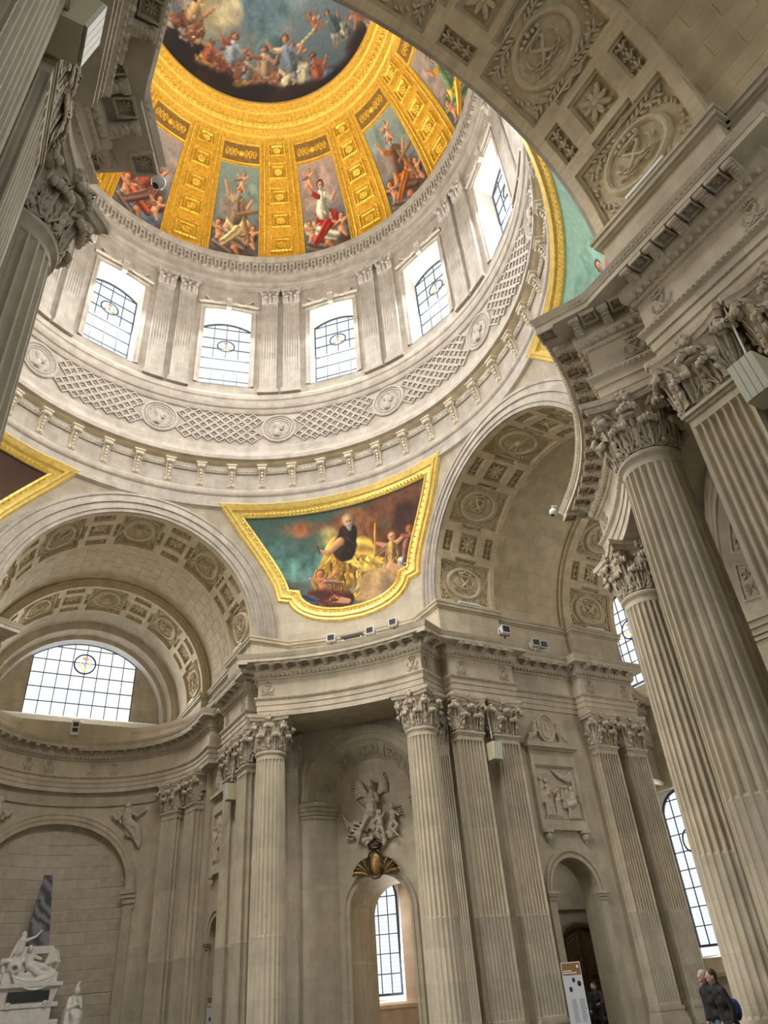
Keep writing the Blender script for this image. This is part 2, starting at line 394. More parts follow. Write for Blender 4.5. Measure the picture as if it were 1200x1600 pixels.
# ------------------------------------------------------------------ dimensions (metres)
ZA, ZC, ZS, RA = 11.8, 14.3, 16.05, 5.42
T = (10.5, 5.36); A_ = (12.0, 6.13)
QUADS = {'NE': (1, 1), 'SE': (1, -1), 'SW': (-1, -1), 'NW': (-1, 1)}
HALF = {('NE', 'x'): 'E', ('NE', 'y'): 'N', ('SE', 'x'): 'E', ('SE', 'y'): 'S', ('SW', 'x'): 'S', ('SW', 'y'): 'S', ('NW', 'x'): 'S', ('NW', 'y'): 'N'}
QNAME = {'NE': 'north_east', 'SE': 'south_east', 'SW': 'south_west', 'NW': 'north_west'}
QTXT = {'NE': 'far central pier', 'SE': 'right foreground pier', 'SW': 'left foreground pier', 'NW': 'far left pier'}
def HM(q, ax):
    sx, sy = QUADS[q]
    return (lambda a, l, z=0: (a*sx, l*sy, z)) if ax == 'x' else (lambda a, l, z=0: (l*sx, a*sy, z))

# ------------------------------------------------------------------ floor
mb = MB(); mb.add([(-30, -30, 0), (34, -30, 0), (34, 30, 0), (-30, 30, 0)], [(0, 1, 2, 3)], [(-30, -30), (34, -30), (34, 30), (-30, 30)])
struct('floor', 'grey marble paved floor under the dome', 'floor', mb.mesh('floor', 'floor', False))

# ------------------------------------------------------------------ carved pieces shared by everything
def leaf_mesh(wd, h, out, name='leaf', m='carve', curl=0.30):
    mb = MB(); P = []; nt, nu = 9, 9
    for i in range(nt+1):
        t = i/nt; row = []
        if t < 0.72: z = h*t/0.72*0.9; y = 0.03+out*0.35*(t/0.72)**2
        else:
            ph = (t-0.72)/0.28*PI*1.05; r = out*0.33
            z = h*0.9+r*sin(ph)*0.9; y = 0.03+out*0.35+r*(1-cos(ph))
        half = wd/2*(0.82+0.3*sin(PI*min(1, t*1.05))-0.42*max(0, t-0.72)/0.28)*(1+0.10*cos(t*PI*9))
        for k in range(nu):
            u = -1+2*k/(nu-1)
            row.append((u*half, y+0.045*(1-abs(u))+0.028*cos(u*PI*3.5)*(0.4+t)-0.05*u*u, z-0.05*h*u*u*(t > 0.5)))
        P.append(row)
    mb.grid(P); r = out*0.33; yt = 0.03+out*0.35+1.9*r; zt = h*0.9
    for k in range(5):      # rounded lobes of the curled tip
        u = -0.8+0.4*k; mb.ell((u*wd*0.40, yt-0.035-0.05*u*u, zt-0.015-0.05*u*u*h), (wd*0.135, 0.065, 0.095), 7, 4)
    for t, q in ((0.22, 1.04), (0.44, 1.1), (0.64, 1.02)):
        for s in (-1, 1): mb.ell((s*wd/2*q*0.97, 0.045+out*0.25*t, h*t), (0.06, 0.04, 0.095), 6, 4, Matrix.Rotation(s*0.45, 3, 'Y'))
    mb.tube([(0, 0.09, 0), (0, 0.085+out*0.17, h*0.45), (0, 0.10+out*0.36, h*0.88)], [0.022, 0.026, 0.026], 5)
    for s in (-1, 1):
        for q, e in ((0.24, 0.86), (0.40, 0.66)): mb.tube([(s*wd*0.12, 0.075, h*0.04), (s*wd*q, 0.075+out*0.10, h*0.38), (s*wd*q*1.08, 0.085+out*0.28*e, h*e)], [0.014, 0.02, 0.024], 5)
    return mb.mesh(name, m, True, 60)
def spiral(c, r0, turns, ax, n=16, start=0):
    return [(c[0]+ax[0]*r0*(1-0.75*k/n)*cos(start+turns*2*PI*k/n), c[1]+ax[1]*r0*(1-0.75*k/n)*cos(start+turns*2*PI*k/n), c[2]+r0*(1-0.75*k/n)*sin(start+turns*2*PI*k/n)) for k in range(n+1)]
def rosette_mesh(r, h, name='rosette', m='carve', n=8, f=None):
    mb = MB()
    for k in range(n):
        a = 2*PI*k/n
        mb.ell((0.55*r*cos(a), 0.55*r*sin(a), -h*0.35), (0.42*r, 0.20*r, h*0.6), 8, 4, Matrix.Rotation(a, 3, 'Z'))
    mb.ell((0, 0, -h*0.5), (0.25*r, 0.25*r, h*0.7), 8, 4)
    return mb.mesh(name, m)
LEAF1 = leaf_mesh(0.47, 0.62, 0.32); LEAF2 = leaf_mesh(0.47, 1.02, 0.40)
LEAFP = leaf_mesh(0.56, 0.62, 0.30); LEAFP2 = leaf_mesh(0.56, 1.0, 0.38)
def volute_mesh():
    # corner scroll, out along +x from the bell, under the abacus
    mb = MB()
    for s in (-1, 1):
        st = [(0.50, 0.10*s, 0.62), (0.56, 0.10*s, 0.85), (0.66, 0.09*s, 1.05), (0.80, 0.075*s, 1.17)]
        sp = spiral((0.88, 0.06*s, 1.06), 0.145, 1.3, (1, 0), 16, PI*0.55)
        mb.tube(st+[(p[0], 0.06*s, p[2]) for p in sp], [0.05, 0.055, 0.06, 0.06]+[0.055-0.02*k/16 for k in range(17)], 7)
    mb.ell((0.90, 0, 1.05), (0.10, 0.11, 0.10), 8, 6)
    mb.ell((0.78, 0, 0.90), (0.15, 0.13, 0.09), 10, 6); mb.ell((0.86, 0, 0.84), (0.10, 0.11, 0.06), 10, 6)
    return mb.mesh('volute', 'carve')
VOLUTE = volute_mesh()
def helix_mesh():
    mb = MB()
    for s in (-1, 1):
        st = [(0.56, 0.22*s, 0.60), (0.60, 0.24*s, 0.85), (0.66, 0.20*s, 1.04)]
        sp = [(0.67, 0.10*s+0.09*s*(1-0.7*k/12)*cos(2.4*PI*k/12), 1.04+0.09*(1-0.7*k/12)*sin(2.4*PI*k/12)) for k in range(13)]
        mb.tube(st+sp, [0.05]*3+[0.045-0.015*k/12 for k in range(13)], 6)
    mb.ell((0.74, 0, 0.86), (0.10, 0.16, 0.10), 10, 6); mb.ell((0.82, 0, 0.82), (0.07, 0.13, 0.05), 10, 6)
    mb.ell((0.74, 0, 1.36), (0.10, 0.15, 0.13), 8, 6)
    for k in range(5): mb.ell((0.80, 0.11*cos(k*1.256), 1.36+0.10*sin(k*1.256)), (0.06, 0.06, 0.055), 7, 4)
    return mb.mesh('helix', 'carve')
HELIX = helix_mesh()
def abacus(mb, hw, dg, z0, z1, conc=0.16):
    ring = []
    for q in range(4):
        a = q*PI/2
        for t in (-1, -0.93, -0.6, -0.2, 0.2, 0.6, 0.93):
            d = hw*(1-conc*(1-t*t)) if abs(t) < 0.95 else hw
            x, y = d, t*hw*0.96
            ring.append((x*cos(a)-y*sin(a), x*sin(a)+y*cos(a)))
    P = []
    for z, k in ((z0, 0.88), (z0+(z1-z0)*0.45, 0.92), (z0+(z1-z0)*0.5, 0.98), (z1, 1.0)): P.append([(x*k, y*k, z) for x, y in ring])
    mb.grid(P, False, True); o = len(mb.v); n = len(ring)
    mb.f.append(tuple(range(o-n, o))); mb.f.append(tuple(range(o-4*n, o-3*n))[::-1])

# column: shaft, base, capital
def column_shaft():
    mb = MB(); nf = 24; ts = (0.0, 0.11, 0.2, 0.34, 0.5, 0.66, 0.8, 0.89)
    zz = [(0.62, 0.0, 0), (0.75, 0.0, 0), (0.80, 1, 1), (3.55, 1, 1), (3.68, 1, 1), (3.74, 0.2, 0.0), (3.80, 1, 0), (5.5, 1, 0), (7.5, 1, 0), (9.2, 1, 0), (9.86, 1, 0), (9.93, 0.8, 0), (9.98, 0.4, 0), (10.0, 0, 0), (10.14, 0, 0)]
    P = []; U = []
    for z, d, cab in zz:
        R = 0.68-0.012*min(1, z/3.7)-0.083*max(0, (z-3.7)/6.5)**1.4; row = []; ru = []
        for k in range(nf):
            for t in ts:
                a = 2*PI*(k+t)/nf; e = 0
                if 0.12 <= t <= 0.88: q = (t-0.5)/0.39; e = 0.088*sqrt(max(0, 1-q*q))*d
                if cab: e = e*0.35
                row.append(((R-e)*cos(a), (R-e)*sin(a), z)); ru.append((a*0.65, z))
        P.append(row); U.append(ru)
    mb.grid(P, False, True, U); return mb.mesh('shaft', 'shaft', True, 24)
def column_base():
    mb = MB(); mb.box((0, 0, 0.11), (1.9, 1.9, 0.22))
    mb.lathe([(0.93, 0.22), (0.97, 0.28), (0.93, 0.35), (0.82, 0.38), (0.79, 0.44), (0.84, 0.48), (0.84, 0.55), (0.74, 0.58), (0.70, 0.62)], n=40)
    return mb.mesh('base', 'low')
def column_capital():
    mb = MB()
    mb.lathe([(0.585, 10.12), (0.60, 10.18), (0.65, 10.22), (0.66, 10.28), (0.62, 10.33), (0.56, 10.36), (0.555, 10.9), (0.58, 11.3), (0.66, 11.5), (0.70, 11.55), (0.5, 11.56)], n=40)
    abacus(mb, 0.92, 1, 11.53, 11.8)
    return mb.mesh('capital', 'carve')
SHAFT, CBASE, CCAP = column_shaft(), column_base(), column_capital()
def column(x, y, label):
    t = thing('column', label, 'column', (x, y, 0), math.atan2(-y, -x), 'giant fluted columns of the four piers')
    obj('shaft', SHAFT, t); obj('base', CBASE, t); c = obj('capital', CCAP, t)
    for k in range(8):
        a = k*PI/4
        obj('leaf', LEAF1, c, (0.56*cos(a+PI/8), 0.56*sin(a+PI/8), 10.36), a+PI/8-PI/2)
        obj('leaf', LEAF2, c, (0.55*cos(a), 0.55*sin(a), 10.36), a-PI/2)
    for k in range(4):
        obj('volute', VOLUTE, c, (0, 0, 10.36), k*PI/2+PI/4); obj('helix', HELIX, c, (0, 0, 10.30), k*PI/2)
    return t
CLAB = {('NE', 0): 'fluted column left of the angel niche on the far central pier', ('NE', 1): 'fluted column right of the angel niche on the far central pier',
        ('SE', 0): 'largest fluted column, in front on the right foreground pier', ('SE', 1): 'fluted column seen behind the largest column on the right',
        ('SW', 0): 'dark fluted column at the left edge under the near cornice', ('SW', 1): 'fluted column of the left foreground pier on its hidden side',
        ('NW', 0): 'fluted column of the far left pier beside the tomb arm', ('NW', 1): 'fluted column of the far left pier on its outer side'}
for q, (sx, sy) in QUADS.items():
    column(6.03*sx, 10.61*sy, CLAB[(q, 0)]); column(10.61*sx, 6.03*sy, CLAB[(q, 1)])

# pilaster: local x along wall, y out of the wall
def pil_shaft(W, dp, z0, z1, zc, nf=7, ns=2, d=0.115, name='shaft', m='shaft'):
    def edge(a, b, nfl):
        L = sqrt((b[0]-a[0])**2+(b[1]-a[1])**2); tx, ty = (b[0]-a[0])/L, (b[1]-a[1])/L; nx, ny = ty, -tx; out = [(a, 0)]
        for k in range(nfl):
            for t in (0.12, 0.18, 0.34, 0.5, 0.66, 0.82, 0.88):
                u = (k+t)/nfl*0.92+0.04; q = (t-0.5)/0.39; e = sqrt(max(0, 1-q*q))
                out.append(((a[0]+tx*L*u, a[1]+ty*L*u), (nx*e, ny*e)))
        return out
    h = W/2
    sec = edge((-h, 0), (-h, dp), ns)+edge((-h, dp), (h, dp), nf)+edge((h, dp), (h, 0), ns)+[((h, 0), 0)]
    zz = [(z0, 0, 0), (z0+0.08, 0, 0), (z0+0.12, 1, 1)]
    if zc: zz += [(zc-0.05, 1, 1), (zc, 0.2, 0), (zc+0.05, 1, 0)]
    zz += [((zc or z0)*0.5+z1*0.5, 1, 0), (z1-0.30, 1, 0), (z1-0.24, 0.7, 0), (z1-0.2, 0, 0), (z1, 0, 0)]
    mb = MB(); P = []; U = []
    for z, k, cab in zz:
        kk = k*d*(0.35 if cab else 1)
        # inward direction: right of travel is toward the inside of the pilaster for this winding
        P.append([(p[0][0]+(p[1][0]*kk if p[1] else 0), p[0][1]+(p[1][1]*kk if p[1] else 0), z) for p in sec])
        U.append([(p[0][0]-p[0][1], z) for p in sec])
    mb.grid(P, uv=U); return mb.mesh(name, m, True, 24)
PSHAFT = pil_shaft(1.2, 0.5, 0.62, 10.16, 3.74)
def pil_base():
    mb = MB(); mb.bx(-0.75, 0.75, 0, 0.64, 0, 0.24); mb.bx(-0.70, 0.70, 0, 0.60, 0.24, 0.40); mb.bx(-0.65, 0.65, 0, 0.55, 0.40, 0.50); mb.bx(-0.67, 0.67, 0, 0.57, 0.5, 0.62)
    return mb.mesh('base', 'low')
PBASE = pil_base()
def pil_capital():
    mb = MB()
    for z0, z1, e in ((10.14, 10.22, 0.03), (10.22, 10.30, 0.08), (10.30, 10.36, 0.02)): mb.bx(-0.6-e, 0.6+e, 0, 0.5+e, z0, z1)
    P = []
    for z, e in ((10.36, -0.03), (10.9, -0.03), (11.3, 0.0), (11.5, 0.08), (11.56, 0.1)): P.append([(-0.6-e, 0, z), (-0.6-e, 0.5+e, z), (0.6+e, 0.5+e, z), (0.6+e, 0, z)])
    mb.grid(P)
    ring = [(-0.86, 0), (-0.92, 0.70), (-0.84, 0.80), (-0.5, 0.68), (0, 0.63), (0.5, 0.68), (0.84, 0.80), (0.92, 0.70), (0.86, 0)]
    P = [[(x*k, y*k, z) for x, y in ring] for z, k in ((11.53, 0.92), (11.65, 0.95), (11.67, 0.99), (11.8, 1.0))]
    mb.grid(P); n = len(ring); o = len(mb.v); mb.f.append(tuple(range(o-n, o))); mb.f.append(tuple(range(o-4*n, o-3*n))[::-1])
    return mb.mesh('capital', 'carve')
PCAP = pil_capital()
def pilaster(p, ang, label, w=1.0, group='fluted wall pilasters', d=1.0):
    """p: point on the wall at floor level, ang: direction out of the wall."""
    t = thing('pilaster', label, 'pilaster', p, ang-PI/2, group, None, (w, d, 1))
    obj('shaft', PSHAFT, t); obj('base', PBASE, t); c = obj('capital', PCAP, t)
    for x in (-0.32, 0.32): obj('leaf', LEAFP, c, (x, 0.48, 10.36))
    for x in (-0.58, 0.0, 0.58): obj('leaf', LEAFP2, c, (x, 0.46, 10.36), 0 if x == 0 else (PI/4 if x < 0 else -PI/4))
    for s in (-1, 1): obj('leaf', LEAFP, c, (0.56*s, 0.25, 10.36), -s*PI/2, None, (0.8, 0.75, 1))
    for s in (-1, 1): obj('volute', VOLUTE, c, (0.12*s, 0.02, 10.36), PI/2-s*PI/4*1.0, None, (0.98, 1, 1))
    obj('helix', HELIX, c, (0, -0.10, 10.30), PI/2)
    return t
SIDE = {('NE', 'x'): 'on the right flank of the far central pier', ('NE', 'y'): 'on the left flank of the far central pier',
        ('SE', 'x'): 'on the far flank of the right foreground pier', ('SE', 'y'): 'on the near flank of the right foreground pier',
        ('SW', 'x'): 'on the hidden flank of the left foreground pier', ('SW', 'y'): 'on the near flank of the left foreground pier',
        ('NW', 'x'): 'on the hidden flank of the far left pier', ('NW', 'y'): 'on the tomb-arm flank of the far left pier'}
for (q, ax), ty in HALF.items():
    sx, sy = QUADS[q]; f = HM(q, ax); ang = (math.atan2(-sy, 0) if ax == 'x' else math.atan2(0, -sx))
    dd = 0.46 if (q, ax) == ('SW', 'y') else 1.0
    pilaster(f(12.64, 6.0), ang, 'fluted pilaster next to the column '+SIDE[(q, ax)], d=dd)
    pilaster(f(14.49, 6.0), ang, 'second fluted pilaster from the column '+SIDE[(q, ax)], d=dd)
    if ty == 'E':
        tx = 'north' if sy > 0 else 'south'
        side = 'right of the arched doorway with the seated-figures panel' if sy > 0 else 'at the far end of the right arm, hidden side'
        pilaster(f(20.14, 6.0), ang, 'first fluted pilaster '+side); pilaster(f(21.97, 6.0), ang, 'fluted pilaster beside the tall window, '+side)
    if ty == 'N':
        for th, nm in ((8, 'at the corner of the tomb apse'), (27, 'nearest the tomb in the apse')):
            a, b = 5.42, 5.9; x = (a+0.38)*cos(rad(th)); y = 18.7+(b+0.38)*sin(rad(th))
            nx, ny = cos(rad(th))/a, sin(rad(th))/b; n = sqrt(nx*nx+ny*ny)
            pilaster((x*sx, y, 0), math.atan2(-ny/n, -nx/n*sx), 'fluted pilaster %s, %s side' % (nm, 'right' if sx > 0 else 'left'))

# ------------------------------------------------------------------ entablature
ENT = [(-1.15, 11.97), (-1.15, 11.8), (0, 11.8), (0, 12.02), (0.035, 12.03), (0.035, 12.26), (0.07, 12.27), (0.07, 12.46), (0.11, 12.49), (0.16, 12.56), (0.16, 12.6), (0.0, 12.62),
       (0, 13.40), (0.05, 13.42), (0.08, 13.47), (0.08, 13.52), (0.13, 13.54), (0.18, 13.62), (0.20, 13.66), (0.20, 13.97), (0.58, 13.97), (0.58, 14.11), (0.60, 14.12), (0.61, 14.18), (0.65, 14.26), (0.66, 14.3), (-2.15, 14.33)]
def modillion_mesh():
    mb = MB(); prof = [(0, 0), (0.36, 0), (0.37, -0.05), (0.36, -0.11), (0.31, -0.13), (0.25, -0.11), (0.18, -0.14), (0.10, -0.21), (0, -0.25)]
    f = lambda x, z, d: (x, d, z)
    mb.poly_prism(prof, f, -0.095, 0.095)
    mb.tube([(0.315, -0.12, -0.065), (0.315, 0.12, -0.065)], 0.062, 10)
    for k in range(4): mb.ell((0.06+0.07*k, 0, -0.20+0.026*k), (0.055, 0.085, 0.035), 8, 4)
    return mb.mesh('modillion', 'carve')
MODIL = modillion_mesh()
def soffit_coffer_mesh():
    mb = MB()
    for x0, x1, y0, y1 in ((-0.17, 0.17, -0.17, -0.135), (-0.17, 0.17, 0.135, 0.17), (-0.17, -0.135, -0.135, 0.135), (0.135, 0.17, -0.135, 0.135)): mb.bx(x0, x1, y0, y1, -0.10, 0.0)
    return mb.mesh('coffer_frame', 'carve', False)
SCOF = soffit_coffer_mesh(); SROS = rosette_mesh(0.115, 0.05)
def monogram(mb):
    """crowned pair of interlaced script letters in the x-y plane, z proud; about 0.8 wide, 1.1 tall"""
    for s in (-1, 1):
        L_ = [(s*0.02, 0.30, 0.07), (s*0.10, 0.34, 0.08), (s*0.15, 0.27, 0.08), (s*0.11, 0.18, 0.08), (s*0.03, 0.06, 0.09), (-s*0.04, -0.10, 0.09), (-s*0.13, -0.22, 0.09), (-s*0.23, -0.24, 0.08), (-s*0.29, -0.16, 0.07), (-s*0.23, -0.10, 0.07), (-s*0.12, -0.18, 0.08), (0, -0.27, 0.09), (s*0.12, -0.31, 0.08), (s*0.22, -0.27, 0.07)]
        mb.tube(L_, [0.02, 0.026, 0.03, 0.032, 0.034, 0.034, 0.03, 0.026, 0.024, 0.022, 0.024, 0.028, 0.026, 0.018], 6)
        mb.tube([(s*0.30, 0.22, 0.06), (s*0.34, 0.05, 0.07), (s*0.30, -0.10, 0.07), (s*0.36, -0.02, 0.06), (s*0.40, 0.12, 0.05)], 0.02, 5)
        for k in range(3): mb.ell((s*(0.15+0.1*k), -0.42+0.05*k, 0.07), (0.06, 0.03, 0.04), 6, 4)
    mb.tube([(-0.20, 0.40, 0.07), (0, 0.37, 0.1), (0.20, 0.40, 0.07)], 0.04, 6)
    for k in range(5): mb.ell((-0.2+0.1*k, 0.50+0.03*(2-abs(k-2)), 0.08), (0.045, 0.07, 0.05), 6, 4)
    mb.ell((0, 0.64, 0.08), (0.04, 0.04, 0.04), 6, 4)
    return mb
def cypher_mesh():
    return MB().join(monogram(MB()), lambda x, y, z: (x*0.62, z*0.7-0.02, y*0.62-0.03)).mesh('cypher', 'carve')
CYPH = cypher_mesh()
def half_runs(ty):
    R = [[T, A_], [A_, (12.0, 5.42)], [(12.0, 5.42), (15.3, 5.42)], [(15.3, 5.42), (15.3, 5.95)]]
    if ty == 'E': R += [[(15.3, 5.95), (19.3, 5.95)], [(19.3, 5.95), (19.3, 5.42)], [(19.3, 5.42), (22.6, 5.42)], [(22.6, 5.42), (22.6, 6.6)], [(22.6, 6.6), (23.4, 7.1), (24.2, 7.55), (25.1, 8.05), (26.1, 8.55), (27.6, 9.05), (29.5, 9.3)]]
    elif ty == 'N': R += [[(15.3, 5.95), (17.5, 5.95)], [(17.5, 5.95), (17.5, 5.42)], [(17.5, 5.42), (18.7, 5.42)]]+[[(18.7+5.9*sin(rad(5*k)), 5.42*cos(rad(5*k))) for k in range(19)]]
    else: R += [[(15.3, 5.95), (27, 5.95)]]
    return R
TRIMLAB = {'NE': 'carved stone entablature with bracketed cornice over the far central pier', 'SE': 'dark-soffited entablature with rosettes over the right foreground columns',
           'SW': 'near entablature with rosettes at the upper left corner', 'NW': 'entablature end of the far left pier and tomb apse'}
for qi, (q, (sx, sy)) in enumerate(QUADS.items()):
    ta = math.atan2(T[1], T[0]); rT = sqrt(T[0]**2+T[1]**2)
    arc = [(rT*sin(ta+(PI/2-2*ta)*k/24), rT*cos(ta+(PI/2-2*ta)*k/24)) for k in range(25)]
    N_ = [[(p[1], p[0]) for p in r] for r in half_runs(HALF[(q, 'y')])]
    E_ = half_runs(HALF[(q, 'x')])
    runs = [r[::-1] for r in N_[::-1]]+[arc]+E_
    scl = [1.0]*(len(N_)-1)+[1.35]+[1.35]+[1.35]+[1.0]*(len(E_)-1)
    runs = [[(p[0]*sx, p[1]*sy) for p in r] for r in runs]; side = -1 if sx*sy > 0 else 1
    mb = MB(); sweep_plan(mb, runs, ENT, side, scl)
    tr = struct('trim_%d' % (qi+1), TRIMLAB[q], 'entablature', mb.mesh('entablature', 'stone', True, 30))
    # eggs, beads and leaf ornament of the mouldings
    eg = MB()
    for r, k in zip(runs, scl):
        for (x, y, a) in along(r, 0.2, side, 0.15): eg.ell((x, y, 13.575), (0.075, 0.075, 0.085), 7, 5)
        for (x, y, a) in along(r, 0.11, side, 0.055): eg.ell((x, y, 13.43), (0.025, 0.025, 0.025), 5, 3)
        for (x, y, a) in along(r, 0.12, side, 0.135): eg.ell((x, y, 12.53), (0.035, 0.035, 0.04), 5, 3)
        for (x, y, a) in along(r, 0.10, side, 0.045): eg.ell((x, y, 12.265), (0.022, 0.022, 0.022), 5, 3)
        for (x, y, a) in along(r, 0.12, side, 0.62*k): eg.ell((x, y, 14.2), (0.03, 0.03, 0.045), 5, 3)
    stuff(obj('moulding_ornament', eg.mesh('moulding_ornament', 'carve'), tr))
    for r, k in zip(runs, scl):
        n = 0
        L = sum((Vector(r[i+1])-Vector(r[i])).length for i in range(len(r)-1))
        if L < 0.5: continue
        if k > 1:     # the soffit runs on past the corner over the column
            r = list(r); e0 = Vector(r[0])-Vector(r[1]); e1 = Vector(r[-1])-Vector(r[-2]); tip = [(abs(abs(p[0])-T[0]) < 0.01 or abs(abs(p[1])-T[0]) < 0.01) and abs(sqrt(p[0]**2+p[1]**2)-rT) < 0.01 for p in (r[0], r[-1])]
            if tip[0]: r = [tuple(Vector(r[0])+e0.normalized()*0.30)]+r
            if tip[1]: r = r+[tuple(Vector(r[-1])+e1.normalized()*0.30)]
        for (x, y, a) in along(r, 0.62, side, 0.20): obj('modillion', MODIL, tr, (x, y, 13.97), a, None, (k*0.98, 1, 1))
        step = L/max(1, int(round(L/0.62)))
        pts = along(r, 0.62, side, 0.40, 0.0, k)
        for i in range(len(pts)-1):
            (x0, y0, a0), (x1, y1, a1) = pts[i], pts[i+1]
            if q in ('NE', 'SE', 'SW'):
                obj('coffer_frame', SCOF, tr, ((x0+x1)/2, (y0+y1)/2, 13.97), a0); obj('rosette', SROS, tr, ((x0+x1)/2, (y0+y1)/2, 13.965), a0)
        if k > 1 and len(r) > 5 and q != 'NW':
            for tx_, ty_ in ((T[0], T[1]), (T[1], T[0])):
                ux, uy = tx_/rT, ty_/rT; vx, vy = ((uy, -ux) if tx_ > ty_ else (-uy, ux)); cx_, cy_ = (tx_-ux*0.60+vx*0.60)*sx, (ty_-uy*0.60+vy*0.60)*sy
                obj('coffer_frame', SCOF, tr, (cx_, cy_, 13.97), math.atan2(uy*sy, ux*sx), None, (1.2, 1.2, 1)); obj('rosette', SROS, tr, (cx_, cy_, 13.965), 0, None, (1.2, 1.2, 1))
        if k > 1 and len(r) > 5: cy = [0.09, 0.91]
        elif k > 1: cy = [0.35]
        elif L > 2.9 and L < 3.5: cy = [0.16, 0.84]
        elif len(r) > 12: cy = [0.12, 0.25] if HALF[(q, 'y')] == 'N' else []
        else: cy = []
        pts = along(r, L/200, side, 0.0)
        for c in cy:
            x, y, a = pts[int(c*len(pts))]
            obj('cypher', CYPH, tr, (x, y, 12.98), a-PI/2, None, (1.1, 1, 1.0))

# ------------------------------------------------------------------ pier walls, niches
S2 = sqrt(2)
OFF = {'NE': 20.75, 'NW': 20.75, 'SE': 19.45, 'SW': 19.45}
def DG(q, off=None):
    off = off or OFF[q]
    sx, sy = QUADS[q]
    return lambda s, z, d: (((off/S2-d)/S2+s/S2)*sx, ((off/S2-d)/S2-s/S2)*sy, z)
WLAB = {'NE': 'diagonal stone wall with angel niche and arched passage, centre', 'SE': 'diagonal stone wall with coffered niche behind the right columns',
        'SW': 'diagonal stone wall of the left foreground pier', 'NW': 'diagonal stone wall of the far left pier'}
def nich_relief():
    mb = MB()
    return mb
def angel_relief(mb):
    # winged angel over two putti on a cloud, local s to the right, z up, y = proud of the wall
    P = lambda s, z, y=0.12: (s, y, z)
    for k in range(9):       # wings
        a = 0.0+0.125*k; l = 0.62+0.06*k
        mb.tube([P(-0.18, 0.50, 0.06), P(-0.20-0.55*l*cos(a), 0.48+0.62*l*sin(a)+0.10, 0.10), P(-0.20-1.05*l*cos(a), 0.42+1.05*l*sin(a), 0.05)], [0.06, 0.06, 0.025], 6)
        b = 0.30+0.11*k; l = 0.55+0.06*k
        mb.tube([P(0.20, 0.50, 0.06), P(0.22+0.5*l*cos(b), 0.50+0.62*l*sin(b)+0.06, 0.10), P(0.22+0.85*l*cos(b), 0.45+1.05*l*sin(b), 0.05)], [0.06, 0.06, 0.025], 6)
    mb.ell(P(0.02, 0.92, 0.30), (0.145, 0.16, 0.18)); mb.ell(P(-0.02, 1.0, 0.26), (0.19, 0.17, 0.15)); mb.cap(P(0, 0.6, 0.2), P(0.01, 0.78, 0.25), 0.08, 0.08)
    mb.cap(P(-0.02, 0.30, 0.16), P(0, 0.55, 0.18), 0.19, 0.16); mb.cap(P(-0.05, -0.15, 0.14), P(-0.02, 0.30, 0.16), 0.30, 0.24)
    mb.cap(P(0.18, 0.55, 0.2), P(0.30, 0.25, 0.26), 0.085, 0.07); mb.cap(P(0.30, 0.25, 0.26), P(0.02, 0.30, 0.33), 0.07, 0.055)
    mb.cap(P(-0.2, 0.55, 0.2), P(-0.28, 0.26, 0.28), 0.085, 0.07); mb.cap(P(-0.28, 0.26, 0.28), P(0.10, 0.18, 0.34), 0.07, 0.055)
    for k in range(7): mb.cap(P(-0.35+0.05*k, -0.1, 0.1), P(-0.75+0.12*k, 0.38-0.1*k, 0.06), 0.07, 0.04)
    for k in range(8): mb.cap(P(-0.25+0.06*k, -0.05, 0.2), P(-0.55+0.11*k, -0.75-0.05*(k % 3), 0.12), 0.075, 0.05)
    mb.cap(P(-0.18, -0.30, 0.25), P(-0.52, -0.78, 0.25), 0.12, 0.09); mb.cap(P(-0.52, -0.78, 0.25), P(-0.70, -1.32, 0.22), 0.085, 0.05)
    for (cx, cz, sd) in ((0.30, -0.52, 1), (0.86, -0.36, -1)):   # putti
        mb.ell(P(cx, cz+0.30, 0.22), (0.12, 0.12, 0.13)); mb.cap(P(cx, cz-0.15, 0.16), P(cx, cz+0.1, 0.18), 0.14, 0.12)
        mb.cap(P(cx, cz-0.2, 0.18), P(cx+0.12*sd, cz-0.5, 0.22), 0.09, 0.075); mb.cap(P(cx+0.12*sd, cz-0.5, 0.22), P(cx+0.18, cz-0.85, 0.2), 0.07, 0.045)
        mb.cap(P(cx-0.02, cz-0.2, 0.18), P(cx-0.18*sd, cz-0.45, 0.2), 0.09, 0.07); mb.cap(P(cx-0.18*sd, cz-0.45, 0.2), P(cx-0.05, cz-0.72, 0.2), 0.07, 0.045)
        mb.cap(P(cx+0.1*sd, cz+0.1, 0.2), P(cx+0.25*sd, cz+0.33, 0.22), 0.055, 0.04); mb.cap(P(cx-0.1*sd, cz+0.1, 0.2), P(cx-0.28*sd, cz-0.08, 0.24), 0.055, 0.04)
        for k in range(4): mb.cap(P(cx-0.05, cz+0.12, 0.08), P(cx+(0.3+0.04*k)*(-sd), cz+0.35-0.12*k, 0.05), 0.05, 0.03)
    rr = random.Random(3)
    for k in range(34):
        a = PI+PI*k/33; mb.ell(P(0.05+0.95*cos(a)*rr.uniform(0.6, 1.05), -0.85+0.6*sin(a)*rr.uniform(0.4, 1.0), 0.06), (rr.uniform(0.10, 0.2), 0.12, rr.uniform(0.08, 0.14)))
    for k in range(10): mb.cap(P(-0.65-0.06*k, -0.45-0.03*k+0.12*sin(k), 0.08), P(-0.95-0.05*k, -0.55+0.05*k, 0.06), 0.05, 0.03)
    for k in range(6): mb.tube([P(-0.45-0.1*k, -0.5-0.12*k, 0.08), P(-0.75-0.1*k, -0.35-0.14*k, 0.1), P(-1.05-0.04*k, -0.5-0.12*k, 0.07)], [0.06, 0.05, 0.03], 6)
    return mb
mbA = angel_relief(MB()); ANGEL = mbA.mesh('angel_relief', 'carve')
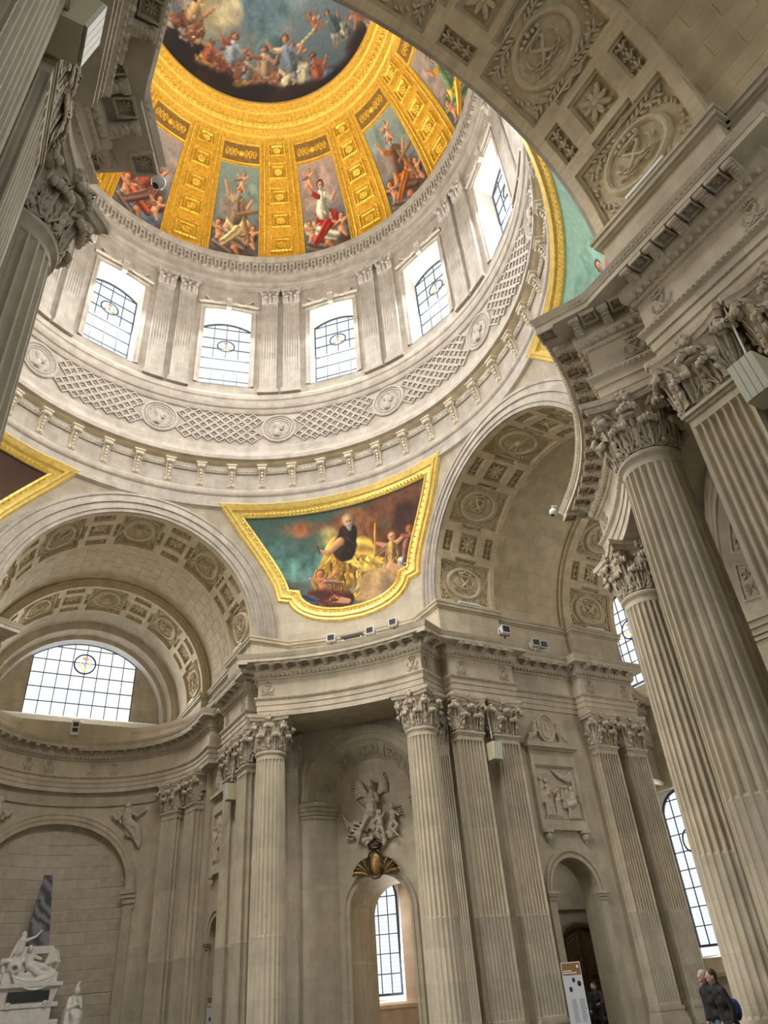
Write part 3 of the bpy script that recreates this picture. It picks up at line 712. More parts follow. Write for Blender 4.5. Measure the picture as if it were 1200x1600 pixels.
def cartouche(parent, f):
    # gilt bronze crowned cartouche on the passage arch; f(s, z, d)
    def loc(mb): return mb.xf(lambda x, y, z: f(x, z, y))
    mb = MB(); mb.ell((0, 0.12, 0), (0.30, 0.14, 0.48), 16, 10); sh = obj('shield', loc(mb).mesh('shield', 'bronze_l'), parent)
    mb = MB()
    ring = [(0.36*sin(2*PI*k/20)*(1+0.12*cos(4*PI*k/20)), 0.2, 0.56*cos(2*PI*k/20)) for k in range(21)]
    mb.tube(ring, 0.06, 6); obj('rim', loc(mb).mesh('rim', 'bronze'), parent)
    for s in (-1, 1):
        for k in range(6):
            a = 0.15+0.24*k
            mb = MB(); L = 0.82-0.03*k
            p0 = (s*0.25, 0.1, -0.42); p1 = (s*(0.30+0.45*L*cos(a)), 0.2, -0.42+0.55*L*sin(a)+0.05); p2 = (s*(0.28+0.80*L*cos(a)), 0.24, -0.42+0.98*L*sin(a)); p3 = (s*(0.36+0.86*L*cos(a)), 0.16, -0.50+0.98*L*sin(a))
            mb.tube([p0, p1, p2, p3], [0.05, 0.09, 0.085, 0.05], 7); obj('acanthus_leaf', loc(mb).mesh('acanthus_leaf', 'bronze' if k % 2 else 'bronze_l'), parent)
    mb = MB(); mb.tube([(0.24*cos(2*PI*k/16), 0.16+0.12*sin(2*PI*k/16), 0.62) for k in range(17)], 0.05, 6)
    for k in range(5):
        a = PI*k/4; mb.tube([(0.24*cos(a), 0.16+0.10*sin(a), 0.62), (0.32*cos(a), 0.16+0.12*sin(a), 0.82), (0.12*cos(a), 0.16, 0.95)], 0.045, 6)
    mb.ell((0, 0.16, 1.02), (0.08, 0.08, 0.08)); mb.box((0, 0.16, 1.13), (0.05, 0.05, 0.16)); mb.box((0, 0.16, 1.14), (0.14, 0.04, 0.04))
    obj('crown', loc(mb).mesh('crown', 'bronze'), parent)
def scroll_panel(w, h, name, m='carve', seed=1):
    """low-relief arabesque panel, local x, z in plane, y proud."""
    mb = MB(); r = random.Random(seed)
    for s in (-1, 1):
        for k in range(3):
            cz = -h*0.32+h*0.32*k; sp = [(s*(w*0.22+w*0.16*(1-0.7*i/12)*cos(2.6*PI*i/12)), 0.03, cz+w*0.16*(1-0.7*i/12)*sin(2.6*PI*i/12)) for i in range(13)]
            mb.tube(sp, [0.035]*13, 5)
        for k in range(7): mb.ell((s*w*r.uniform(0.05, 0.42), 0.02, h*r.uniform(-0.42, 0.42)), (0.06, 0.04, 0.10), 6, 4, Matrix.Rotation(r.uniform(-1.5, 1.5), 3, 'Y'))
    mb.ell((0, 0.03, 0), (0.12, 0.07, 0.16), 8, 5); mb.ell((0, 0.02, h*0.3), (0.10, 0.05, 0.10), 8, 5)
    return mb
SZ, SR0, SR1, SOFF = 8.85, 2.4, 1.72, 1.25/S2
for q in QUADS:
    f = DG(q); mb = MB()
    arched_wall(mb, -4.2, 4.2, 0, ZA+0.2, 0, SR0, SZ, f)
    # splayed reveal of the niche
    la, lb = arch_line(SR0, SZ, 0), arch_line(SR1, SZ, 0)
    mb.grid([[f(p[0], p[1], 0) for p in la], [f(p[0], p[1], -SOFF) for p in lb]], uv=[[(0, i*0.4) for i in range(len(la))], [(0.9, i*0.4) for i in range(len(la))]])
    # back wall with passage arch
    arched_wall(mb, -SR1-0.2, SR1+0.2, 0, 10.8, 0, 1.28, 4.6, f, depth=-SOFF)
    la = arch_line(1.28, 4.6, 0); mb.grid([[f(p[0], p[1], -SOFF) for p in la], [f(p[0], p[1], -SOFF-3.5) for p in la]], uv=[[(0, i*0.4) for i in range(len(la))], [(3.5, i*0.4) for i in range(len(la))]])
    # side returns joining the arm walls, soffit ceiling behind the architrave
    for ax in ('x', 'y'):
        g = HM(q, ax); mb.add([g(12.0, 6.0, 0), g(OFF[q]/2+2.97, OFF[q]/2-2.97, 0), g(OFF[q]/2+2.97, OFF[q]/2-2.97, ZA+0.2), g(12.0, 6.0, ZA+0.2)], [(0, 1, 2, 3)], [(0, 0), (1.9, 0), (1.9, 12), (0, 12)])
    P = [[(r*sin(a), r*cos(a)) for a in [ta+(PI/2-2*ta)*k/12 for k in range(13)]] for r in (rT+1.1, 15.6)]
    sx, sy = QUADS[q]; mb.grid([[(p[0]*sx, p[1]*sy, ZA+0.16) for p in r] for r in P])
    wl = struct('wall_'+QNAME[q], WLAB[q], 'wall', mb.mesh('pier_wall', 'low', True, 30))
    # archivolts, imposts
    mb = MB(); sweep_face(mb, arch_line(SR0, SZ, SZ+0.0), [(0, -0.03), (0, 0.06), (0.22, 0.06), (0.24, 0.10), (0.46, 0.10), (0.48, 0.14), (0.60, 0.14), (0.60, 0)], f)
    obj('archivolt', mb.mesh('archivolt', 'low', True, 30), wl)
    mb = MB(); sweep_face(mb, arch_line(1.28, 4.6, 0), [(0, -0.02), (0, 0.05), (0.10, 0.06), (0.12, 0.02), (0.18, 0.02), (0.20, 0.09), (0.30, 0.10), (0.32, 0.0)], lambda s, z, d: f(s, z, d-SOFF))
    obj('passage_moulding', mb.mesh('passage_moulding', 'low', True, 30), wl)
    for s in (-1, 1):
        mb = MB()
        for z0, z1, e in ((8.22, 8.30, 0.05), (8.36, 8.52, 0.06), (8.52, 8.68, 0.12), (8.68, 8.85, 0.18)):
            pts = [(3.15, 0), (3.15, e), (SR0-e, e), (SR1-e, -SOFF+e*0.3), (SR1-e, -SOFF-0.02)]
            lo = [f(s*p[0], z0, p[1]) for p in pts]; hi = [f(s*p[0], z1, p[1]) for p in pts]; bk = [f(s*3.15, z1, -0.05), f(s*SR0, z1, -0.05)]
            mb.grid([lo, hi]); n = len(pts)
            mb.add(lo+[f(s*SR0, z0, 0)], [tuple(range(n+1))]); mb.add(hi+[f(s*SR0, z1, 0)], [tuple(range(n+1))])
        obj('impost', mb.mesh('impost', 'low', False), wl)
    # five carved coffers in the splay
    for k in range(5):
        a0 = PI*(0.06+0.184*k); a1 = a0+PI*0.145; mb = MB()
        def sp(u, v, d):    # u along the arc 0..1, v front to back 0..1, d proud
            a = a0+(a1-a0)*u; r = SR0+(SR1-SR0)*v-d*0.55; return f(-r*cos(a), SZ+r*sin(a), -SOFF*v+d*0.83)
        for (u0, u1, v0, v1) in ((0, 1, 0.22, 0.27), (0, 1, 0.83, 0.88), (0, 0.05, 0.27, 0.83), (0.95, 1, 0.27, 0.83)):
            for d0, d1 in ((0, 0.04),):
                c = [(u0, v0), (u1, v0), (u1, v1), (u0, v1)]
                mb.grid([[sp(u0+(u1-u0)*i/4, v, dd) for i in range(5)] for v, dd in ((v0, 0), (v0, 0.04), (v1, 0.04), (v1, 0))])
        sc = scroll_panel(1.0, 1.0, 'x', seed=k)
        mb.join(sc, lambda x, y, z: sp(0.5+x*0.85, 0.55+z*0.5, y))
        obj('coffer', mb.mesh('coffer', 'carve'), wl)
    if q in ('NE', 'SE'):
        # pilasters behind the columns
        pass
    # narrow pilasters behind the columns
    for s in (-1, 1):
        p = f(s*3.45, 0, 0); sx, sy = QUADS[q]; ang = math.atan2(-sy, -sx)
        pilaster(p, ang, 'narrow pilaster behind the %s column of the %s' % ('right' if s*sy*sx > 0 else 'left', QTXT[q]), 0.58, 'narrow pilasters behind columns', 0.5)
# angel and cartouche in the two niches in view
for q, lab in (('NE', 'winged angel relief with two putti on a cloud in the central niche'), ('SE', 'carved angel relief in the niche of the right foreground pier')):
    sx, sy = QUADS[q]; f = DG(q, OFF[q]+SOFF*S2); p = f(0, 8.45, 0.0)
    o = obj('angel_relief', ANGEL, None, p, math.atan2(-sy, -sx)-PI/2, None, (1.02*(1 if sx*sy > 0 else -1)*-1, 1.35, 1.02)); tag(o, lab, 'relief'); remesh(o, 0.016, 0)
    t = thing('cartouche', 'gilt bronze crowned cartouche over the %s passage arch' % ('central' if q == 'NE' else 'right pier'), 'cartouche', (0, 0, 0))
    cartouche(t, lambda s, z, d, f=f: f(s*0.95, 6.25+z*0.95, d+0.1))

# ------------------------------------------------------------------ arm side walls with doorways
DOOR = {'E': (17.05, 1.2, 4.55), 'N': (16.6, 0.85, 4.2), 'S': None}
ARMLAB = {('NE', 'x'): 'stone flank wall of the right arm with arched doorway', ('NE', 'y'): 'stone flank wall between central pier and tomb apse', ('SE', 'x'): 'stone flank wall of the right arm, far side of the right pier',
          ('SE', 'y'): 'stone flank wall at the right edge beside the viewer', ('SW', 'y'): 'stone flank wall at the left edge beside the viewer', ('SW', 'x'): 'stone flank wall of the west arm, south side',
          ('NW', 'x'): 'stone flank wall of the west arm, north side', ('NW', 'y'): 'stone flank wall left of the tomb apse'}
for (q, ax), ty in HALF.items():
    g = HM(q, ax); f = lambda s, z, d, g=g: g(s, 6.0-d, z); mb = MB(); d = DOOR[ty]
    end = {'E': 22.6, 'N': 18.72, 'S': 27}[ty]
    if d:
        arched_wall(mb, 12.0, end, 0, ZA+0.1, d[0], d[1], d[2], f)
        la = arch_line(d[1], d[2], 0, c=d[0]); mb.grid([[f(p[0], p[1], 0) for p in la], [f(p[0], p[1], -0.95) for p in la]], uv=[[(0, i*.4) for i in range(len(la))], [(1, i*.4) for i in range(len(la))]])
    else: mb.grid([[f(a, z, 0) for z in (0, 4, 8, 11.9)] for a in (12, 17, 22, 27)], uv=[[(a, z) for z in (0, 4, 8, 11.9)] for a in (12, 17, 22, 27)])
    if ty == 'E': mb.add([g(22.6, 6.0, 0), g(22.6, 11.5, 0), g(22.6, 11.5, 24), g(22.6, 6.0, 24)], [(0, 1, 2, 3)], [(0, 0), (5, 0), (5, 24), (0, 24)])
    # attic pedestal above the cornice and vault foot wall
    def att(mb, a0, a1, l):
        for z0, z1, e in ((ZC+0.02, ZC+0.28, 0.10), (ZC+0.28, 15.72, 0.0), (15.72, 15.80, 0.05), (15.80, 15.95, 0.13), (15.95, ZS, 0.17)):
            pts = [(a0-e, 7.6), (a0-e, l-e), (a1+e, l-e), (a1+e, 7.6)]
            lo = [g(p[0], p[1], z0) for p in pts]; hi = [g(p[0], p[1], z1) for p in pts]
            mb.grid([lo, hi], uv=[[(p[0]+p[1], z0) for p in pts], [(p[0]+p[1], z1) for p in pts]])
            mb.add(lo, [(0, 1, 2, 3)]); mb.add(hi, [(0, 1, 2, 3)])
    att(mb, 11.75, 15.05, RA); att(mb, 15.05, {'E': 19.55, 'N': 19.55, 'S': 27}[ty], 5.78)
    if ty != 'S': att(mb, 19.55, {'E': 22.6, 'N': 24.25}[ty], RA)
    wl = struct('wall_%s_%s' % ({'x': 'flank', 'y': 'side'}[ax], QNAME[q]), ARMLAB[(q, ax)], 'wall', mb.mesh('arm_wall', 'low', True, 30))
    if d:
        mb = MB(); sweep_face(mb, arch_line(d[1], d[2], d[2], c=d[0]), [(0, -0.02), (0, 0.07), (0.12, 0.08), (0.14, 0.04), (0.2, 0.04), (0.22, 0.11), (0.3, 0.12), (0.3, 0)], f)
        obj('door_archivolt', mb.mesh('door_archivolt', 'low', True, 30), wl)
        for s in (-1, 1):
            mb = MB(); x = d[0]+s*(d[1]+0.12)
            for z0, z1, e in ((d[2]-0.30, d[2]-0.22, 0.03), (d[2]-0.2, d[2]-0.1, 0.07), (d[2]-0.1, d[2], 0.12)):
                P = [g(x-0.17-e, 6.0, 0), g(x+0.17+e, 6.0, 0), g(x+0.17+e, 6.0-0.1-e, 0), g(x-0.17-e, 6.0-0.1-e, 0)]
                mb.add([(p[0], p[1], z0) for p in P]+[(p[0], p[1], z1) for p in P], [(0, 1, 2, 3), (4, 5, 6, 7), (0, 1, 5, 4), (1, 2, 6, 5), (2, 3, 7, 6), (3, 0, 4, 7)])
            P = [g(x-0.16, 6.0), g(x+0.16, 6.0), g(x+0.16, 5.92), g(x-0.16, 5.92)]
            mb.add([(p[0], p[1], 0) for p in P]+[(p[0], p[1], d[2]-0.3) for p in P], [(0, 1, 2, 3), (4, 5, 6, 7), (0, 1, 5, 4), (1, 2, 6, 5), (2, 3, 7, 6), (3, 0, 4, 7)])
            obj('door_jamb', mb.mesh('door_jamb', 'low', False), wl)

# ------------------------------------------------------------------ coffered arch bands, shared between the arms
# local frame: arm axis = +y, arch in the x-z plane about (0, ZS); built for the crown and turned about the axis
def AF(x_ang, v, d, R=RA): a = x_ang; return ((R-d)*cos(a), v, (R-d)*sin(a))
B0, B1 = 11.75, 15.0; BC = (B0+B1)/2
ANG = [rad(12+39*k) for k in range(5)]; SQA = [rad(31.5+39*k) for k in range(4)]
REC = -0.20
def band_mesh():
    st = 2.0  # degrees
    cuts = set(round(x, 4) for x in np.linspace(0, 180, 61))
    for a in ANG:
        da = math.degrees(a)
        for k in (-10.2, -9.6, -12.3, -11.7, 9.6, 10.2, 11.7, 12.3): cuts.add(round(min(180, max(0, da+k)), 4))
    for a in SQA:
        da = math.degrees(a)
        for k in (-5.2, -4.6, 4.6, 5.2): cuts.add(round(da+k, 4))
    us = sorted(cuts)
    hv = (B1-B0)/2
    vs = [BC+k for k in (-hv, -1.38, -1.32, -0.95, -0.89, -0.62, -0.56, -0.5, -0.44, 0.44, 0.5, 0.56, 0.62, 0.89, 0.95, 1.32, 1.38, hv)]
    def dep(i, j):
        u = (us[i]+us[i+1])/2; v = (vs[j]+vs[j+1])/2-BC; av = abs(v)
        for a in ANG:
            k = abs(u-math.degrees(a))
            if av < 1.38 and k < 10.2: return REC if (av < 1.32 and k < 9.6) else REC*0.5
            if av < 0.62 and k < 12.3: return REC if (av < 0.56 and k < 11.7) else REC*0.5
        for a in SQA:
            k = abs(u-math.degrees(a))
            if k < 5.2:
                if av < 0.5: return REC if (av < 0.44 and k < 4.6) else REC*0.5
                if 0.89 < av < 1.38: return REC if (0.95 < av < 1.32 and k < 4.6) else REC*0.5
        return 0
    mb = MB(); depth_grid(mb, us, vs, dep, lambda u, v, d: AF(rad(u), v, d)); return mb
BAND = band_mesh().mesh('coffered_band', 'cream', False)
def ring_oval(mb, rx, rz, wd, h, n=40):
    prof = [(-wd, 0), (-wd*0.9, h*0.6), (-wd*0.3, h), (wd*0.3, h), (wd*0.9, h*0.5), (wd, 0)]
    P = [[((rx+o)*cos(2*PI*k/n), (rz+o)*sin(2*PI*k/n), hh) for k in range(n)] for o, hh in prof]
    return mb.grid(P, False, True)
# pieces are modelled flat (x across, y along arm, z = proud) then bent on to the arch at the crown
def bend(x, y, z, R=RA+0.20): a = x/R; return ((R-z)*sin(a), y, (R-z)*cos(a))
def medallion_mesh(kind, flip=-1):
    mb = MB(); ring_oval(mb, 0.68, 0.88, 0.10, 0.15)
    mb.grid([[(0.62*k*cos(2*PI*i/24), 0.82*k*sin(2*PI*i/24), 0.05+0.02*(1-k)) for i in range(24)] for k in (1, 0.7, 0.4, 0.02)], False, True)
    mb0 = mb; mb = MB()
    if kind == 0:   # crowned cypher
        monogram(mb)
    else:           # sunburst
        for k in range(24):
            a = 2*PI*k/24; l = 0.62 if k % 2 else 0.46
            mb.cap((0.14*cos(a), 0.14*sin(a), 0.07), (0.8*l*cos(a), l*sin(a), 0.05), 0.025, 0.012, 5)
        mb.ell((0, 0, 0.08), (0.15, 0.17, 0.09))
    mb0.join(mb, lambda x, y, z: (flip*y*0.92, -flip*x*1.45, z*1.5+0.02)); mb = mb0
    return mb.xf(bend).mesh('medallion', 'carve_cream')
def foliage_mesh(kind, seed):
    mb = MB(); r = random.Random(seed)
    for s in (-1, 1):
        for e in (-1, 1):
            # a branch sweeping round each corner of the panel
            pts = [(s*(0.74+0.10*sin(t*PI/2)), e*(0.15+1.02*t), 0.05) for t in [k/7 for k in range(8)]]
            pts = [(s*min(0.90, abs(p[0])*(1.0 if abs(p[1]) < 0.8 else 0.86)), p[1], 0.05) for p in pts]
            mb.tube(pts, 0.025, 5)
            for k in range(13):
                t = (k+0.3)/13; i = min(6, int(t*7)); x = pts[i][0]; y = pts[i][1]+(t*7-i)*(pts[i+1][1]-pts[i][1]); o = -1 if k % 2 else 1
                mb.ell((x+o*s*0.085, y+e*0.05, 0.045), (0.045, 0.10, 0.045), 6, 4, Matrix.Rotation(o*s*e*-0.7, 3, 'Z'))
            for k in range(5): mb.ell((s*(0.15+0.13*k), e*(1.22-0.025*k*k+0.02*r.random()), 0.04), (0.09, 0.045, 0.04), 6, 4, Matrix.Rotation(s*e*0.4, 3, 'Z'))
        for k in range(3): mb.ell((s*(0.98+0.02*k), -0.18+0.18*k, 0.04), (0.06, 0.09, 0.05), 6, 4)
        mb.tube([(s*0.95, -0.4, 0.05), (s*1.08, -0.2, 0.07), (s*0.98, 0, 0.09), (s*1.08, 0.2, 0.07), (s*0.95, 0.4, 0.05)], 0.035, 5)
    return mb.xf(bend).mesh('foliage', 'carve_cream')
def square_mesh():
    mb = MB()
    for k in range(8):
        a = k*PI/4; l = 0.30 if k % 2 == 0 else 0.38
        mb.ell((0.62*l*cos(a), 0.62*l*sin(a), 0.07), (l*0.55, 0.085, 0.07), 8, 4, Matrix.Rotation(a, 3, 'Z'))
        mb.ell((l*1.0*cos(a), l*1.0*sin(a), 0.10), (0.06, 0.07, 0.045), 6, 4)
    mb.ell((0, 0, 0.11), (0.10, 0.10, 0.08)); return mb.xf(bend).mesh('coffer_rosette', 'carve_cream')
def fleur_mesh():
    mb = MB()
    for k in (-1, 0, 1):
        x = 0.27*k
        mb.ell((x+0.045, 0, 0.06), (0.10, 0.035, 0.04), 8, 4)
        for s in (-1, 1):
            mb.tube([(x-0.06, 0, 0.05), (x+0.01, s*0.05, 0.06), (x+0.06, s*0.095, 0.06), (x+0.03, s*0.13, 0.05), (x, s*0.10, 0.05)], [0.022, 0.028, 0.03, 0.025, 0.018], 5)
            mb.ell((x-0.10, s*0.035, 0.05), (0.05, 0.025, 0.03), 6, 4)
        mb.ell((x-0.045, 0, 0.07), (0.022, 0.06, 0.03), 6, 4)
    mb.xf(lambda x, y, z: (x*1.15, y*1.25, z*1.6)); return mb.xf(bend).mesh('fleur_strip', 'carve_cream')
MED, MED2, SUN, FOL, SQR, FLE = medallion_mesh(0, -1), medallion_mesh(0, 1), medallion_mesh(1), foliage_mesh(0, 2), square_mesh(), fleur_mesh()
def lamp_strip():
    mb = MB(); mb.bx(-0.06, 0.06, -0.55, 0.55, 0, 0.10); return mb.mesh('lamp_strip', 'wplast', False)
STRIP = lamp_strip()
ARMROT = {'N': 0, 'E': -PI/2, 'S': PI, 'W': PI/2}
def arm_mat(arm, dy=0.0): return Matrix.Rotation(ARMROT[arm], 4, 'Z') @ Matrix.Translation((0, dy, ZS))
def put_band(parent, arm, dy, detail=True):
    base = arm_mat(arm, dy); obj('coffered_band', BAND, parent, mat=base)
    if not detail: return
    for k, a in enumerate(ANG):
        m = base @ Matrix.Rotation(PI/2-a, 4, 'Y') @ Matrix.Translation((0, BC, 0))
        # the emblem reads along the arch: turn it a quarter so its top points to the crown
        obj('medallion', SUN if k == 2 else (MED if k < 2 else MED2), parent, mat=m); obj('foliage', FOL, parent, mat=m)
    for a in SQA:
        m = base @ Matrix.Rotation(PI/2-a, 4, 'Y') @ Matrix.Translation((0, BC, 0)); obj('coffer_rosette', SQR, parent, mat=m)
        for s in (-1, 1): obj('fleur_strip', FLE, parent, mat=base @ Matrix.Rotation(PI/2-a, 4, 'Y') @ Matrix.Translation((0, BC+s*1.135, 0)))
# archivolt facing the dome and plain vault
ARCHV = [(5.42, 11.75), (5.42, 11.65), (5.58, 11.65), (5.60, 11.60), (5.72, 11.60), (5.76, 11.68), (5.98, 11.70), (6.0, 11.63), (6.08, 11.63), (6.11, 11.76), (6.44, 11.80), (6.47, 11.75), (6.58, 11.75), (6.61, 11.92), (6.80, 12.02), (6.80, 12.3)]
def arch_lathe(prof, n=64, a0=0.0, a1=PI):
    mb = MB(); P = []; U = []; arc = 0; lp = None
    for r, y in prof:
        if lp: arc += abs(r-lp[0])+abs(y-lp[1])
        lp = (r, y)
        P.append([(r*cos(a0+(a1-a0)*k/n), y, r*sin(a0+(a1-a0)*k/n)) for k in range(n+1)]); U.append([(arc, (a0+(a1-a0)*k/n)*5.6) for k in range(n+1)])
    mb.grid(P, uv=U); return mb
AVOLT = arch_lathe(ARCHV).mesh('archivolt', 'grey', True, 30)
VA = arch_lathe([(5.42, 15.0), (5.82, 15.0), (5.82, 19.5), (5.78, 19.5), (5.78, 19.3), (5.68, 19.3), (5.68, 19.5), (5.42, 19.55)])
VAULT = VA.mesh('plain_vault', 'cream', True, 30)
VLAB = {'N': 'coffered barrel vault over the tomb arm, left', 'E': 'coffered barrel vault over the right arm', 'S': 'near coffered barrel vault at the upper right', 'W': 'coffered barrel vault over the hidden west arm'}
def vault_block():
    mb = MB(); R = 5.82; da = 0.50/R
    f = lambda a, y, d: ((R-d)*sin(a), y, (R-d)*cos(a))
    P = []
    for y, d in ((0.012, 0), (0.03, 0.014), (1.07, 0.014), (1.088, 0)): P.append([f(-da/2+0.002, y, 0) if d == 0 else f(-da/2+0.003, y, 0.0)]+[f(a, y, d) for a in (-da/2+0.005, da/2-0.005)]+[f(da/2-0.003, y, 0)])
    mb.grid(P); return mb
VBM = [vault_block().mesh('stone_block', m, False) for m in ('cream', 'cream2', 'cream', 'cream')]
for arm in 'NESW':
    vl = struct('ceiling_vault_'+{'N': 'north', 'E': 'east', 'S': 'south', 'W': 'west'}[arm], VLAB[arm], 'vault')
    base = arm_mat(arm)
    obj('archivolt', AVOLT, vl, mat=base); put_band(vl, arm, 0.0, arm != 'W')
    obj('plain_vault', VAULT, vl, mat=base)
    if arm in 'NE': put_band(vl, arm, 7.75)
    if arm in 'SW':
        obj('end_vault', arch_lathe([(5.82, 19.5), (5.82, 27.2)]).mesh('end_vault', 'cream', True, 30), vl, mat=base)
    if arm in 'NES':
        rr = random.Random(5)
        for i in range(36):
            a = rad(-87.5+5*i); sh = 0.55*(i % 2)
            for j in range(4):
                y = 15.05+sh+1.1*j
                if y+1.1 > 19.3: continue
                obj('stone_block', rr.choice(VBM), vl, mat=base @ Matrix.Rotation(a, 4, 'Y') @ Matrix.Translation((0, y, 0)))
    if arm in 'NES':
        for dy in ((0, 7.75) if arm in 'NE' else (0,)):
            for s in (-1, 1):
                t = thing('strip_lamp', 'slim white strip lamp at the foot of the %s arch, %s side' % ({('N', 0): 'tomb arm front', ('N', 7.75): 'tomb arm rear', ('E', 0): 'right arm front', ('E', 7.75): 'right arm rear', ('S', 0): 'near upper right'}[(arm, dy)], 'left' if (s < 0) == (arm in 'NE') else 'right'), 'lamp', (0, 0, 0))
                m = Matrix.Rotation(ARMROT[arm], 4, 'Z') @ Matrix.Translation((s*(RA-0.13), BC+dy, ZS+0.02))
                o = obj('housing', STRIP, t); o.matrix_local = m

# ------------------------------------------------------------------ pendentives
RS, ZTOP, AE, AP = 13.85, 22.80, 6.78, 12.03
def SPH(phi, z, d=0.0):
    if z < ZS: r = sqrt(max(0, RS*RS))-d
    else: r = sqrt(RS*RS-(z-ZS)**2)-d
    return (r*sin(phi), r*cos(phi), z)
def phib(z): # azimuth of the arch extrados at height z
    x = sqrt(max(0, AE*AE-max(0, z-ZS)**2)); return math.atan2(x, AP)
def aL(z):   # left outline (degrees) of the painted field
    if z >= 18.72: t = (z-18.72)/(22.3-18.72); return 32.0-(32.0-22.3)*t**1.35
    if z >= 18.5: return 34.0
    t = (z-17.45)/(18.5-17.45); return 45-10.6*sqrt(max(0, 1-(1-t)**2))
def aL2(z): return aL(z)
def pend_field(n=70, m=90):
    zs = sorted(set([17.45+0.002]+list(np.linspace(17.47, 18.5, 30))+list(np.linspace(18.72, 22.3, 100))+[18.5, 18.71]))
    return zs
def frame_line():
    L = []
    for z in np.linspace(22.3, 18.72, 16): L.append((aL(z), z))
    L.append((34.2, 18.62))
    for t in np.linspace(1, 0.02, 12): L.append((aL(17.45+t*1.0), 17.45+t*1.0))
    R = [(90-a, z) for a, z in L[::-1]]
    top = [(90-22.3-(90-44.6)*k/16, 22.3+0.10*0) for k in range(1, 16)]
    return L+R+top
FL = frame_line()
GFR = [(0.0, 0.02), (0.0, 0.10), (-0.10, 0.14), (-0.13, 0.08), (-0.30, 0.08), (-0.33, 0.17), (-0.46, 0.19), (-0.49, 0.10), (-0.62, 0.12), (-0.66, 0.06), (-0.70, 0.0)]
PLAB = {'NE': 'painted spandrel of a bearded man in yellow robes on clouds, gilt framed', 'SE': 'pale green painted spandrel at the right, gilt framed, half hidden',
        'SW': 'painted spandrel above the left foreground pier', 'NW': 'dark brown painted spandrel cut by the left edge'}
KS = 12.9*PI/180   # metres per degree
for q, (sx, sy) in QUADS.items():
    mb = MB(); P = []; U = []
    for z in [ZC+0.02, 15.0, ZS]+list(np.linspace(ZS, ZTOP, 30))[1:]:
        b = phib(z) if z > ZS else math.atan2(AE-0.55, AP+0.6)
        P.append([SPH(b+(PI/2-2*b)*k/30, z) for k in range(31)]); U.append([((b+(PI/2-2*b)*k/30)*13, z) for k in range(31)])
    mb.grid([[(p[0]*sx, p[1]*sy, p[2]) for p in r] for r in P], uv=U)
    # moulding at the foot of the pendentive
    fl = [(rad(29+32*k/16)) for k in range(17)]
    pr = [(0, 15.72), (0.05, 15.74), (0.05, 15.82), (0.13, 15.86), (0.13, 15.95), (0.17, 16.0), (0.17, 16.06), (0.0, 16.08)]
    mb.grid([[((RS-d)*sin(a)*sx, (RS-d)*cos(a)*sy, z) for a in fl] for d, z in pr])
    struct('ceiling_pendentive_'+QNAME[q], 'curved triangular stone vault corner over the '+QTXT[q], 'pendentive', mb.mesh('pendentive', 'stone', True, 30))

# ------------------------------------------------------------------ drum
drum_prof = [(12.05, 22.72), (11.98, 22.78), (11.98, 23.05), (12.04, 23.08), (12.04, 23.45), (11.98, 23.5), (11.95, 23.58), (11.95, 23.70), (12.02, 23.72), (12.02, 23.82), (12.10, 23.86), (12.18, 24.0), (12.28, 24.08), (12.28, 25.05), (12.2, 25.07), (12.16, 25.2), (12.16, 25.32), (12.26, 25.36), (12.26, 25.6),
             (12.16, 25.64), (11.98, 25.70), (11.86, 25.82), (11.86, 25.98), (11.92, 26.02), (11.92, 26.12), (11.98, 26.16), (12.02, 26.3), (12.16, 26.36), (12.2, 26.6), (12.30, 26.66), (12.30, 27.0), (12.4, 27.04), (12.45, 27.3), (12.45, 29.45), (12.36, 29.5), (12.30, 29.62), (12.30, 29.78), (12.22, 29.84), (12.18, 29.98), (12.18, 30.1), (12.34, 30.2), (12.34, 30.5), (12.28, 30.56), (12.28, 30.8), (12.4, 30.9), (12.45, 31.1), (12.62, 31.14)]
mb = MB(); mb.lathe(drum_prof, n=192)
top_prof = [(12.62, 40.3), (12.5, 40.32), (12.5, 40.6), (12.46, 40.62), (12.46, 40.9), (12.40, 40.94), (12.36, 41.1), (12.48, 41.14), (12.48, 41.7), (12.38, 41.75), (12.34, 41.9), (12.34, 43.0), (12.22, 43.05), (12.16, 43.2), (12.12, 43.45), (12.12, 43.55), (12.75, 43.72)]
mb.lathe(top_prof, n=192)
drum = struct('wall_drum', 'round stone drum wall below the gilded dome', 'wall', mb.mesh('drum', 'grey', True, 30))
def cyl(R): return lambda s, z, d: ((R-d)*sin(s), (R-d)*cos(s), z)
# bay module: wall with window hole, frame, reveal (window at azimuth 0)
RW = 12.62; WA = rad(6.5); ZB, ZT = 31.85, 38.2
def bay():
    mb = MB(); f = cyl(RW); top = lambda s: ZT+0.22*(1-(s/WA)**2)
    S = [rad(-15+(15-6.5)*k/5) for k in range(5)]+[WA*(-1+k/6) for k in range(13)]+[rad(6.5+8.5*k/5) for k in range(1, 6)]
    for a, b in zip(S[:-1], S[1:]):
        mid = (a+b)/2
        segs = [(31.14, 31.14, ZB, ZB), (top(a), top(b), 40.3, 40.3)] if abs(mid) < WA else [(31.14, 31.14, 40.3, 40.3)]
        for (l0, l1, h0, h1) in segs:
            K = 4
            mb.grid([[f(a, l0+(h0-l0)*k/K, 0) for k in range(K+1)], [f(b, l1+(h1-l1)*k/K, 0) for k in range(K+1)]], uv=[[(a*13, l0+(h0-l0)*k/K) for k in range(K+1)], [(b*13, l1+(h1-l1)*k/K) for k in range(K+1)]])
    return mb
